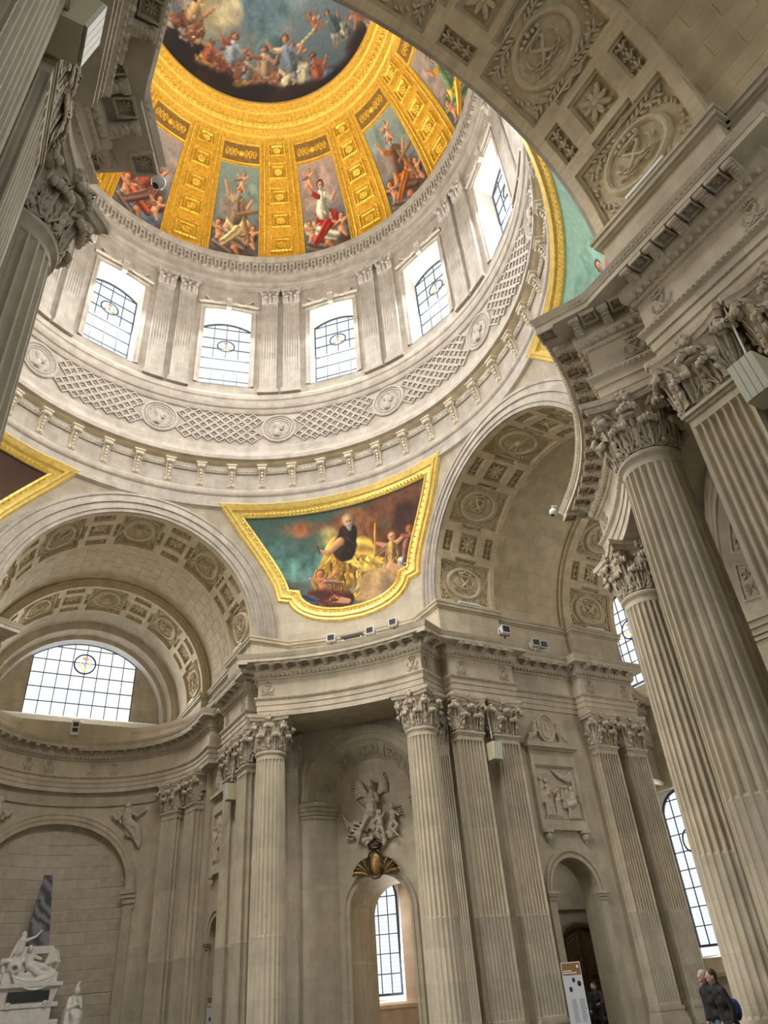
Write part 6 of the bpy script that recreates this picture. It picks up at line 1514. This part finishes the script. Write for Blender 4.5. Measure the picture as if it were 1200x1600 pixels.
def arch_fill(mb, h, top, f, d):
    xs = np.linspace(h[0], h[1], 25); c_ = (h[0]+h[1])/2
    return mb.grid([[f(x, top(x-c_), d) for x in xs], [f(x, h[3]+0.02, d) for x in xs]])

# ------------------------------------------------------------------ east end (wide room beyond the right arm) with two windows
f = lambda s, z, d: (27.4-d, s, z)
H1 = (7.35, 10.05, 2.1, 9.6); H2 = (7.0, 10.4, 15.2, 21.3)
mb = MB(); holed_wall(mb, -12, 12, 0, 25, [H1, H2], f); mb.add([(22.6, -12, 24), (28, -12, 24), (28, 12, 24), (22.6, 12, 24)], [(0, 1, 2, 3)])
for y in (-12, 12): mb.add([(22.5, y, 0), (28, y, 0), (28, y, 25), (22.5, y, 25)], [(0, 1, 2, 3)])
we = struct('wall_east', 'stone end wall with tall window beyond the right arm', 'wall', mb.mesh('end_wall', 'stone', False))
t1 = lambda x: 8.25+sqrt(max(0, 1.25**2-x*x)); t2 = lambda x: 19.4+sqrt(max(0, 1.65**2-x*x))
for h, tp in ((H1, t1), (H2, t2)):
    mb = MB(); embrasure(mb, h, f, 0, -0.5, 0.93); arch_fill(mb, (h[0]-0.1, h[1]+0.1, h[2], h[3]), tp, f, -0.42); obj('window_embrasure', mb.mesh('window_embrasure', 'white_lit', False), we)
mE = Matrix.Translation((27.85, 8.7, 0)) @ Matrix.Rotation(-PI/2, 4, 'Z')
window(14, 'tall round-headed leaded window with medallion, right of the pilasters', 2.4, 2.6, 8.3, 0, 4, 7, mE, 'glass_low', (0, 7.1, 0.42, 0.52), arch=t1)
window(15, 'upper leaded window glimpsed behind the right-hand columns', 3.1, 15.5, 19.4, 0, 6, 6, mE, 'glass', (0, 18.7, 0.55, 0.55), arch=t2)
# lintel wall under the curved cornice and a carved trophy
lt = [(22.6, 6.75), (23.4, 7.25), (24.2, 7.7), (25.1, 8.2), (26.1, 8.7), (27.4, 9.15)]
mb = MB(); mb.grid([[(p[0], p[1], z) for p in lt] for z in (9.9, 10.8, 11.9)]); mb.grid([[(p[0], p[1]+d, 9.9) for p in lt] for d in (0, 1.2)])
mb.tube([(p[0]-0.05, p[1]-0.08, 9.95) for p in lt], 0.14, 6); obj('curved_lintel', mb.mesh('curved_lintel', 'low', True, 30), we)
mb = MB(); r = random.Random(12)
for k in range(26): a = r.uniform(0, 2*PI); mb.cap((25.0+0.35*cos(a), 8.0+0.2*cos(a), 10.75+0.2*sin(a)), (25.0+r.uniform(0.4, 0.9)*cos(a), 8.05+0.4*cos(a), 10.75+r.uniform(0.3, 0.65)*sin(a)), 0.10, 0.04, 6)
obj('carved_trophy', mb.mesh('carved_trophy', 'carve'), we)
mb = MB(); mb.bx(26.7, 27.4, 6.6, 10.8, 0, 0.5); mb.bx(26.9, 27.4, 6.6, 10.8, 0.5, 1.0); mb.bx(27.1, 27.4, 6.6, 10.8, 1.35, 1.5); obj('stepped_plinth', mb.mesh('stepped_plinth', 'low', False), we)

# ------------------------------------------------------------------ chapel behind the central passage
f = DG('NE', 32.4)
HC = (-3.7, -1.1, 1.45, 7.0); mb = MB(); holed_wall(mb, -6, 6, 0, 9.5, [HC], f)
g = DG('NE', 26.98)
for s in (-6, 6): mb.add([g(s, 0, 0), f(s, 0, 0), f(s, 9.5, 0), g(s, 9.5, 0)], [(0, 1, 2, 3)])
mb.add([g(-6, 9.5, 0), f(-6, 9.5, 0), f(6, 9.5, 0), g(6, 9.5, 0)], [(0, 1, 2, 3)])
for s0, s1 in ((-6, -1.28), (1.28, 6)): mb.add([g(s0, 0, 0), g(s1, 0, 0), g(s1, 9.5, 0), g(s0, 9.5, 0)], [(0, 1, 2, 3)])
mb.add([g(-1.28, 4.6, 0), g(1.28, 4.6, 0), g(1.28, 9.5, 0), g(-1.28, 9.5, 0)][:0], [])
wc = struct('wall_chapel', 'warm ochre chapel wall seen through the central passage', 'wall', mb.mesh('chapel_wall', 'orange', False))
mb = MB(); embrasure(mb, HC, f, 0, -0.55, 0.80); tc = lambda x: 5.9+sqrt(max(0, 1.06**2-x*x)); arch_fill(mb, (-3.8, -1.0, 1.5, 7.1), tc, f, -0.5); obj('window_embrasure', mb.mesh('window_embrasure', 'white_lit', False), wc)
mb = MB(); mb.poly_prism([(-3.4, 0.0), (2.5, 0.0), (2.5, 1.2), (-3.4, 1.2)], f, 0.0, 0.25); mb.poly_prism([(-3.5, 1.2), (2.6, 1.2), (2.6, 1.35), (-3.5, 1.35)], f, 0.0, 0.35); obj('chapel_dado', mb.mesh('chapel_dado', 'orange', False), wc)
p = f(-2.4, 0, -0.6); window(16, 'round-headed leaded window seen through the central passage', 2.0, 1.75, 5.9, 0, 4, 5, Matrix.Translation(p) @ Matrix.Rotation(-PI/4, 4, 'Z'), 'glass_low', None, arch=lambda x: 5.9+sqrt(max(0, 1.0-x*x)))
area('chapel_daylight', f(-2.4, 4, 0.3), f(0, 3, 4), 1.8, 4, 420*DAY)

# dim vestibules behind the two doorways
mb = MB()
for (x0, x1, y0, y1, z1) in ((14.6, 23, 6.95, 10.0, 6.6),):
    mb.add([(x0, y1, 0), (x1, y1, 0), (x1, y1, z1), (x0, y1, z1)], [(0, 1, 2, 3)], [(x0, 0), (x1, 0), (x1, z1), (x0, z1)])
    for x in (x0, x1): mb.add([(x, y0, 0), (x, y1, 0), (x, y1, z1), (x, y0, z1)], [(0, 1, 2, 3)], [(0, 0), (3, 0), (3, z1), (0, z1)])
    mb.add([(x0, y0, z1), (x1, y0, z1), (x1, y1, z1), (x0, y1, z1)], [(0, 1, 2, 3)])
    mb.bx(x0, x1, y1-0.12, y1, 4.3, 4.5)
struct('wall_vestibule', 'dim vestibule walls behind the right-hand doorway', 'wall', mb.mesh('vestibule', 'low', False))
mb = MB(); mb.add([(6.95, 15, 0), (9, 15, 0), (9, 15, 6), (6.95, 15, 6)], [(0, 1, 2, 3)]); mb.add([(6.95, 18.4, 0), (9, 18.4, 0), (9, 18.4, 6), (6.95, 18.4, 6)], [(0, 1, 2, 3)]); mb.add([(9, 15, 0), (9, 18.4, 0), (9, 18.4, 6), (9, 15, 6)], [(0, 1, 2, 3)]); mb.add([(6.95, 15, 6), (9, 15, 6), (9, 18.4, 6), (6.95, 18.4, 6)], [(0, 1, 2, 3)])
struct('wall_vestibule_side', 'dim vestibule walls behind the doorway by the tomb', 'wall', mb.mesh('vestibule', 'low', False))
area('vestibule_fill', (18.5, 8.4, 6.4), (18.5, 8.4, 0), 4, 1.5, 22*DAY)  # unseen ceiling lamp added to brighten the vestibule and its door
# oak double door
d = tag(obj('door_1', None, None, (20.3, 9.86, 0)), 'dark panelled oak double door in the vestibule', 'door', None, 'structure')
top = lambda x: 3.05+0.55*sqrt(max(0, 1-(x/1.06)**2))
mb = MB(); ln = [(-1.06, 0)]+[(x, top(x)) for x in np.linspace(-1.06, 1.06, 21)]+[(1.06, 0)]; sweep_face(mb, ln, [(0, 0), (0, 0.12), (0.14, 0.14), (0.2, 0.1), (0.22, 0)], lambda s, z, dd: (s, -dd, z)); obj('door_frame', mb.mesh('door_frame', 'wood', False), d)
for s in (-1, 1):
    xs = np.linspace(0.02, 1.05, 9); mb = MB(); mb.grid([[(s*x, 0, 0) for x in xs], [(s*x, 0, top(x)) for x in xs]]); lf = obj('door_leaf', mb.mesh('door_leaf', 'wood', False), d)
    for z0, z1 in ((0.25, 0.85), (1.0, 1.6), (1.8, 3.1)):
        mb = MB(); lw, hi = (0.16, 0.90); P = []
        for e, dd in ((0, 0), (0.0, 0.05), (0.05, 0.07), (0.09, 0.03), (0.2, 0.05)): P.append([(s*(lw+e), -dd, z0+e), (s*(hi-e), -dd, z0+e), (s*(hi-e), -dd, (z1 if z1 < 3 else top(hi)-0.18)-e), (s*(lw+e), -dd, (z1 if z1 < 3 else top(lw)-0.16)-e)])
        mb.grid(P, False, True); o0 = len(mb.v); mb.f.append((o0-4, o0-3, o0-2, o0-1)); obj('door_panel', mb.mesh('door_panel', 'wood', False), lf)
mb = MB(); mb.ell((0.1, -0.1, 1.15), (0.04, 0.04, 0.05)); obj('door_handle', mb.mesh('door_handle', 'bronze_l'), d)

# ------------------------------------------------------------------ carved wall panels over the doorways
def scene_relief():
    mb = MB(); P = lambda x, z, y=0.06: (x, y, z)
    def standing(x, h, k=1.0, lean=0.0):
        mb.ell(P(x+lean, h, 0.10), (0.085*k, 0.08, 0.11*k)); mb.cap(P(x, h-0.55*k), P(x+lean*0.7, h-0.24*k), 0.16*k, 0.13*k)
        for j in range(5): mb.cap(P(x-0.12*k+0.06*k*j, h-0.5*k, 0.08), P(x-0.2*k+0.1*k*j, h-1.35*k, 0.07), 0.065*k, 0.06*k)
        mb.cap(P(x+0.12*k, h-0.28*k, 0.1), P(x+0.28*k, h-0.52*k, 0.14), 0.055*k, 0.045*k); mb.cap(P(x+0.28*k, h-0.52*k, 0.14), P(x+0.42*k, h-0.38*k, 0.12), 0.04*k, 0.035*k)
    standing(-0.62, 0.45, 1.0); standing(-0.92, 0.52, 0.7); standing(-0.15, 0.10, 0.75, 0.05); standing(0.2, 0.22, 0.6); standing(0.42, 0.25, 0.62)
    # seated group to the right
    mb.ell(P(0.66, 0.18, 0.12), (0.09, 0.08, 0.11)); mb.cap(P(0.7, -0.35), P(0.68, -0.05, 0.1), 0.19, 0.15); mb.cap(P(0.68, -0.4, 0.12), P(0.42, -0.5, 0.16), 0.14, 0.11)
    for j in range(6): mb.cap(P(0.42+0.09*j, -0.5, 0.12), P(0.36+0.11*j, -0.98, 0.08), 0.07, 0.06)
    for j in range(4): mb.tube([P(-0.2+0.15*j, 0.95), P(0.15+0.12*j, 0.62-0.05*j, 0.1), P(0.55+0.05*j, 0.66-0.06*j, 0.1), P(0.88, 0.9-0.03*j)], [0.04, 0.06, 0.06, 0.04], 6)
    for j in range(4): mb.cap(P(0.82+0.03*j, 0.85), P(0.86+0.03*j, 0.1-0.05*j), 0.06, 0.05)
    mb.cap(P(-0.05, -0.75), P(0.0, -1.02), 0.08, 0.06); mb.box((0, 0.0, -1.0), (1.9, 0.14, 0.08)); return mb
SCN = scene_relief().mesh('figure_relief', 'carve')
def wall_panel(loc, ang, label, sc=1.0):
    t = thing('relief_panel', label, 'relief', loc, ang-PI/2, 'carved panels over the doorways', None, (-sc, 1, 1))
    mb = MB(); depth_grid(mb, [-1.25, -1.08, -1.02, 1.02, 1.08, 1.25], [6.75, 7.1, 7.16, 9.26, 9.32, 9.75], lambda i, j: (0.16 if (i in (0, 4) or j in (0, 4)) else (0.11 if (i in (1, 3) or j in (1, 3)) else 0.06)), lambda u, v, d_: (u, d_, v))
    for x in (-1.25, 1.25): mb.grid([[(x, y, z) for y in (0, 0.16)] for z in (6.75, 9.75)])
    mb.grid([[(x, y, 6.75) for y in (0, 0.16)] for x in (-1.25, 1.25)]); obj('frame', mb.mesh('frame', 'low', False), t)
    mb = MB(); mb.bx(-1.25, 1.25, 0, 0.12, 9.75, 9.95); mb.bx(-1.32, 1.32, 0, 0.22, 9.95, 10.05); mb.bx(-1.42, 1.42, 0, 0.34, 10.05, 10.22); obj('cornice', mb.mesh('cornice', 'low', False), t)
    remesh(obj('figure_relief', SCN, t, (0, 0.04, 8.22)), 0.02, 0)
    for s in (-1, 1):
        mb = MB(); mb.bx(s*1.0-0.22, s*1.0+0.22, 0, 0.24, 6.65, 6.78); mb.ell((s*1.0, 0.10, 6.52), (0.15, 0.14, 0.18)); mb.ell((s*1.0, 0.08, 6.33), (0.06, 0.06, 0.08)); obj('bracket', mb.mesh('bracket', 'carve'), t)
    mb = MB()
    mb.grid([[((0.42+o_)*cos(2*PI*k/32), h, 10.95+(0.58+o_)*sin(2*PI*k/32)) for k in range(32)] for o_, h in ((0.08, 0), (0.07, 0.14), (0, 0.16), (-0.06, 0.08), (-0.12, 0.08), (-0.15, 0.12), (-0.2, 0.06), (-0.40, 0.06))], False, True)
    md = obj('oval_medallion', mb.mesh('oval_medallion', 'carve'), t)
    mb = MB()
    for s in (-1, 1):
        P = lambda x, z, y=0.1: (s*x, y, z)
        mb.ell(P(0.62, 11.18, 0.14), (0.10, 0.09, 0.12)); mb.cap(P(0.72, 10.75), P(0.66, 11.0), 0.15, 0.12); mb.cap(P(0.74, 10.65), P(1.0, 10.5), 0.14, 0.10); mb.cap(P(1.0, 10.5), P(1.15, 10.35), 0.09, 0.06); mb.cap(P(0.62, 10.95), P(0.45, 10.75), 0.06, 0.05)
        for k in range(5): mb.cap(P(0.72+0.06*k, 10.65, 0.12), P(0.66+0.12*k, 10.36, 0.08), 0.06, 0.045)
    mb.box((0, 0.05, 10.3), (2.4, 0.12, 0.14)); remesh(obj('supporting_figures', mb.mesh('supporting_figures', 'carve'), md), 0.03, 1)
    return t
wall_panel((17.08, 6.0, 0), -PI/2, 'carved panel of figures at a table above the right-hand doorway')
wall_panel((6.0, 16.6, 0), PI, 'narrow-seen carved panel above the doorway beside the tomb', 0.75)

# ------------------------------------------------------------------ louvred wall lamps hung between the pilasters
def lamp_parts():
    a = MB(); a.add([(-0.24, 0.0, -0.40), (0.24, 0.0, -0.40), (0.24, 0.40, -0.40), (-0.24, 0.40, -0.40), (-0.24, 0.0, 0.36), (0.24, 0.0, 0.36), (0.24, 0.50, 0.36), (-0.24, 0.50, 0.36)], [(0, 1, 2, 3), (4, 5, 6, 7), (0, 1, 5, 4), (1, 2, 6, 5), (2, 3, 7, 6), (3, 0, 4, 7)])
    s = MB(); s.add([(-0.055, 0.405, -0.34), (0.055, 0.405, -0.34), (0.055, 0.505, 0.36), (-0.055, 0.505, 0.36), (-0.055, 0.45, -0.40), (0.055, 0.45, -0.40), (0.055, 0.56, 0.34), (-0.055, 0.56, 0.34)], [(0, 1, 2, 3), (4, 5, 6, 7), (0, 1, 5, 4), (1, 2, 6, 5), (2, 3, 7, 6), (3, 0, 4, 7)])
    c_ = MB(); c_.bx(-0.16, 0.16, 0.08, 0.36, 0.36, 0.44); c_.tube([(-0.16, 0.2, 0.42), (0, 0.22, 0.52), (0.16, 0.2, 0.42)], 0.03, 6)
    r = MB(); r.tube([(0, 0.2, 0.40), (0, 0.12, 1.9)], 0.02, 6); r.bx(-0.05, 0.05, -0.35, 0.05, 0.0, 0.06)
    return a.mesh('housing', 'lampbox', False), s.mesh('slat', 'lampslat', False), c_.mesh('cable_box', 'dark', False), r.mesh('hanger_rod', 'wplast', False)
LP = lamp_parts()
for q, ax, z, l, tx, sc in (('NE', 'x', 9.55, 5.55, 'on the right flank of the far central pier', 0.9), ('NE', 'y', 9.5, 5.55, 'on the left flank of the far central pier', 0.9), ('SE', 'y', 9.75, 5.5, 'at the right edge of the photo', 1.0), ('SW', 'y', 10.45, 5.93, 'in the upper left corner', 0.9)):
    g = HM(q, ax); sx, sy = QUADS[q]; ang = (math.atan2(-sy, 0) if ax == 'x' else math.atan2(0, -sx))
    t = thing('wall_lamp', 'cream louvred lamp box hung between pilasters '+tx, 'lamp', g(13.58, l, z), ang-PI/2, 'louvred lamp boxes', None, (sc, sc, sc))
    obj('housing', LP[0], t); obj('cable_box', LP[2], t); obj('hanger_rod', LP[3], t)
    for k in range(4): obj('slat', LP[1], t, (-0.18+0.12*k, 0, 0))

# ------------------------------------------------------------------ floodlights and cameras
def flood(loc, aim, label, s=1.0, col='wplast', kind='floodlight', bar=False):
    d_ = Vector(aim)-Vector(loc); t = thing(kind, label, 'floodlight' if kind == 'floodlight' else 'camera', loc, math.atan2(d_.y, d_.x), None, None, (s, s, s))
    if bar:
        mb = MB(); mb.bx(-0.06, 0.06, -0.5, 0.5, 0.0, 0.12); obj('bar_housing', mb.mesh('bar_housing', 'dark', False), t); mb = MB(); mb.bx(-0.05, 0.05, -0.45, -0.40, -0.08, 0.02); mb.bx(-0.05, 0.05, 0.40, 0.45, -0.08, 0.02); obj('foot', mb.mesh('foot', 'wplast', False), t); return t
    mb = MB(); mb.add([(-0.18, -0.14, 0.06), (-0.18, 0.14, 0.06), (-0.18, 0.14, 0.26), (-0.18, -0.14, 0.26), (0.16, -0.19, 0.0), (0.16, 0.19, 0.0), (0.16, 0.19, 0.32), (0.16, -0.19, 0.32)], [(0, 1, 2, 3), (4, 5, 6, 7), (0, 1, 5, 4), (1, 2, 6, 5), (2, 3, 7, 6), (3, 0, 4, 7)]); obj('housing', mb.mesh('housing', col, False), t)
    mb = MB(); mb.bx(0.155, 0.175, -0.15, 0.15, 0.04, 0.28); obj('lens', mb.mesh('lens', 'dark', False), t)
    mb = MB(); mb.tube([(0, -0.20, 0.16), (0, -0.20, -0.05), (0, 0.20, -0.05), (0, 0.20, 0.16)], 0.02, 5); mb.tube([(0, 0, -0.05), (0, 0, -0.16)], 0.03, 5); obj('bracket', mb.mesh('bracket', 'dark' if col == 'wplast' else 'wplast'), t); return t
Zl = 14.5
flood((7.72, 7.95, Zl), (0, 0, 8), 'small floodlight on the central cornice, leftmost of the row'); flood((8.38, 7.32, Zl+0.05), (0, 0, 8), 'black bar lamp lying on the central cornice', 1.0, bar=True); flood((8.98, 6.68, Zl), (0, 0, 8), 'small floodlight on the central cornice, right of the black bar'); flood((9.6, 5.75, Zl+0.08), (0, 0, 8), 'white floodlight at the right end of the central cornice')
flood((14.95, 5.05, 14.75), (14, -10, 6), 'white floodlight hanging at the foot of the right arm arch', 1.2); flood((16.9, 5.35, 14.55), (15, -10, 20), 'grey floodlight pair on the right arm cornice, left one', 1.1, 'lampslat'); flood((17.4, 5.4, 14.55), (16, -10, 20), 'grey floodlight pair on the right arm cornice, right one', 1.1, 'lampslat')
t = thing('wall_unit', 'white twin-lamp unit on the apse ledge below the semicircular window', 'lamp', (-0.2, 24.0, 14.62)); mb = MB(); mb.bx(-0.2, 0.2, -0.12, 0.12, 0, 0.78); obj('housing', mb.mesh('housing', 'wplast', False), t)
for z in (0.16, 0.46): mb = MB(); mb.bx(-0.14, 0.14, -0.15, -0.11, z, z+0.22); obj('lens', mb.mesh('lens', 'dark', False), t)
for loc, lab in (((-4.25, -10.05, 13.86), 'white ball camera hanging under the near left cornice corner'), ((9.55, -4.5, 13.95), 'white ball camera under the corner of the right pier cornice')):
    t = thing('ball_camera', lab, 'camera', loc); mb = MB(); mb.ell((0, 0, 0), (0.13, 0.13, 0.13), 14, 8); obj('ball', mb.mesh('ball', 'wplast'), t); mb = MB(); mb.ell((-0.03, 0.02, -0.09), (0.07, 0.07, 0.06), 10, 6); obj('lens', mb.mesh('lens', 'dark'), t); mb = MB(); mb.tube([(0, 0, 0.1), (0, 0, 0.22), (0.2 if loc[0] > 0 else -0.2, 0, 0.28)], 0.03, 6); obj('arm', mb.mesh('arm', 'wplast'), t)

# ------------------------------------------------------------------ information panels
def panel(loc, ang, label):
    t = thing('information_panel', label, 'panel', loc, ang-PI/2, None, None, (-1, 1, 1))
    mb = MB(); mb.bx(-0.33, 0.33, -0.05, 0.0, 0.06, 2.2); obj('board', mb.mesh('board', 'panel_w', False), t); mb = MB(); mb.bx(-0.30, 0.30, 0.0, 0.012, 1.83, 2.17); h = obj('header', mb.mesh('header', 'panel_b', False), t)
    mb = MB(); mb.bx(-0.30, 0.30, 0.0, 0.012, 0.10, 0.42); obj('footer', mb.mesh('footer', 'panel_b', False), t)
    mb = MB(); r = random.Random(3)
    for z, n_ in ((1.945, 5), (1.885, 8)):
        x = -0.27
        for k in range(n_): w_ = r.uniform(0.03, 0.06); mb.bx(x, x+w_, 0.012, 0.02, z-0.017, z+0.017); x += w_+0.012
    mb.bx(0.19, 0.26, 0.012, 0.02, 2.02, 2.10); obj('heading', mb.mesh('heading', 'wplast', False), h)
    for x, z, rx, rz in ((0.02, 1.68, 0.05, 0.075), (0.19, 1.57, 0.07, 0.085), (-0.12, 1.42, 0.055, 0.08)):
        mb = MB(); mb.ell((x, 0.004, z), (rx, 0.008, rz), 14, 6); obj('portrait_print', mb.mesh('portrait_print', 'dark'), t)
    mb = MB()
    for col_ in (-0.16, 0.10):
        for k in range(16): mb.bx(col_, col_+r.uniform(0.12, 0.19), 0.0, 0.004, 1.12-0.04*k, 1.132-0.04*k)
    obj('body_text', mb.mesh('body_text', 'jeans', False), t)
    mb = MB(); mb.box((0, -0.02, 0.03), (0.8, 0.5, 0.06)); obj('foot', mb.mesh('foot', 'dark', False), t)
panel((14.78, 4.55, 0), math.atan2(-22.4, -19.7), 'white standing information panel with brown header beside the right doorway')
panel((6.1, 16.85, 0), PI+0.5, 'white information panel glimpsed in the doorway by the tomb')

# ------------------------------------------------------------------ people
def person(loc, face, h, label, hair, lean=0.0, coat_len=0.62, arm=0.0, bag=False, stride=0.12, jeans='jeans'):
    k = h/1.75; t = thing('person', label, 'person', loc, face, None, None, (k, k, k))     # faces local +x
    L = lambda z: lean*max(0, z-0.9)
    body = MB(); hd = (0.03+L(1.62), 0, 1.61); body.ell(hd, (0.098, 0.078, 0.12), 14, 10); body.cap((L(1.4), 0, 1.38), (0.01+L(1.52), 0, 1.52), 0.06, 0.055); body.ell((hd[0]+0.095, 0, 1.605), (0.025, 0.018, 0.025)); body.ell((hd[0]+0.085, 0, 1.545), (0.02, 0.03, 0.012))
    for s in (-1, 1): body.ell((hd[0]-0.01, s*0.08, 1.60), (0.02, 0.012, 0.03)); body.ell((hd[0]+0.085, s*0.03, 1.63), (0.012, 0.014, 0.008))
    ob = obj('body', None, t)
    legs = MB()
    for s in (-1, 1): legs.cap((0, s*0.09, 0.92), (s*stride*0.5, s*0.10, 0.50), 0.095, 0.068); legs.cap((s*stride*0.5, s*0.10, 0.50), (s*stride-0.02, s*0.10, 0.09), 0.068, 0.048)
    legs.cap((0, -0.07, 0.95), (0, 0.07, 0.95), 0.11, 0.11)
    coat = MB(); coat.cap((L(1.36), 0, 1.34), (0, 0, 1.0), 0.15, 0.155); coat.cap((L(1.38), -0.15, 1.38), (L(1.38), 0.15, 1.38), 0.085, 0.085); coat.cap((0, -0.07, 0.95), (0, 0.07, 0.95), 0.14, 0.14); coat.cap((0, -0.08, 1.42-coat_len), (0, 0.08, 1.42-coat_len), 0.14, 0.14); coat.cap((L(1.2), -0.06, 1.2), (L(1.2), 0.06, 1.2), 0.15, 0.15); coat.cap((L(1.46), 0, 1.44), (L(1.5), 0, 1.49), 0.08, 0.07)
    for s in (-1, 1):
        sh = (L(1.38), s*0.20, 1.37); el = (L(1.1)-0.04+arm*0.5*(s > 0), s*0.27, 1.10); wr = (L(0.88)+0.03+arm*(s > 0), s*0.25, 0.86+arm*0.9*(s > 0))
        coat.cap(sh, el, 0.075, 0.06); coat.cap(el, wr, 0.06, 0.045)
        v = (Vector(wr)-Vector(el)).normalized(); hp = Vector(wr)+v*0.05; body.cap(wr, tuple(hp), 0.034, 0.036)
        for j in range(4): a0 = hp+Vector((0.024-0.016*j, 0, 0)); a1 = a0+v*(0.055-0.006*abs(j-1)); body.cap(tuple(a0), tuple(a1), 0.010, 0.009, 6); body.cap(tuple(a1), tuple(a1+v*0.03+Vector((0.004, -s*0.012, 0))), 0.009, 0.007, 6)
        body.cap(tuple(hp+Vector((0.03, -s*0.01, 0))), tuple(hp+v*0.035+Vector((0.045, -s*0.015, 0))), 0.011, 0.009, 6)
    # a hidden core keeps head, neck and hands one figure
    body.cap((L(1.4), 0, 1.40), (0, 0, 0.95), 0.07, 0.07); 
    for s in (-1, 1): body.cap((L(1.38), 0, 1.36), (L(1.38), s*0.20, 1.37), 0.045, 0.04); body.cap((L(1.38), s*0.20, 1.37), (L(1.1)-0.04+arm*0.5*(s > 0), s*0.27, 1.10), 0.04, 0.035); body.cap((L(1.1)-0.04+arm*0.5*(s > 0), s*0.27, 1.10), (L(0.88)+0.03+arm*(s > 0), s*0.25, 0.86+arm*0.9*(s > 0)), 0.034, 0.03)
    ob.data = body.mesh('body', 'skin') if False else None
    D.objects.remove(ob); remesh(obj('body', body.mesh('body', 'skin'), t), 0.009, 1)
    remesh(obj('coat', coat.mesh('coat', 'coat'), t), 0.02, 3); remesh(obj('trousers', legs.mesh('trousers', jeans), t), 0.02, 2)
    for s in (-1, 1): sm = MB(); sm.cap((s*stride-0.05, s*0.10, 0.045), (s*stride+0.14, s*0.11, 0.04), 0.048, 0.042); obj('shoe', sm.mesh('shoe', 'dark'), t)
    hm = MB(); hm.ell((hd[0]-0.022, 0, 1.645), (0.098, 0.088, 0.10), 14, 8)
    hm.ell((hd[0]-0.06, 0, 1.58), (0.05, 0.075, 0.07)); obj('hair', hm.mesh('hair', hair), t)
    if bag: bm = MB(); bm.ell((-0.18+L(1.1), 0.05, 1.05), (0.09, 0.14, 0.18), 12, 8); obj('bag', bm.mesh('bag', 'blue'), t)
    return t
person((8.34, -6.82, 0), rad(150), 1.66, 'person in black coat and jeans, nearer of the pair at lower right', 'hair', 0.16, 0.60, bag=True)
person((8.80, -6.12, 0), rad(165), 1.66, 'grey-haired person in short black jacket and jeans, left of the pair', 'hair_grey', 0.05, 0.46)
person((15.85, 4.75, 0), rad(190), 1.52, 'person in long black coat beside the information panel', 'hair', 0.0, 0.85, 0.22, jeans='coat').scale = (1.08, 1.12, 0.9)

# ------------------------------------------------------------------ ends of the two arms behind the viewer
f = lambda s, z, d_: (s, -28.2+d_, z); mb = MB(); holed_wall(mb, -7, 7, 0, 24, [(-4.6, 4.6, 0.3, 18)], f); struct('wall_south', 'entrance end wall behind the viewer', 'wall', mb.mesh('end_wall', 'stone', False))
f = lambda s, z, d_: (-28.2+d_, s, z); mb = MB(); holed_wall(mb, -7, 7, 0, 24, [(-4.6, 4.6, 0.3, 18)], f); struct('wall_west', 'west end wall outside the picture', 'wall', mb.mesh('end_wall', 'stone', False))
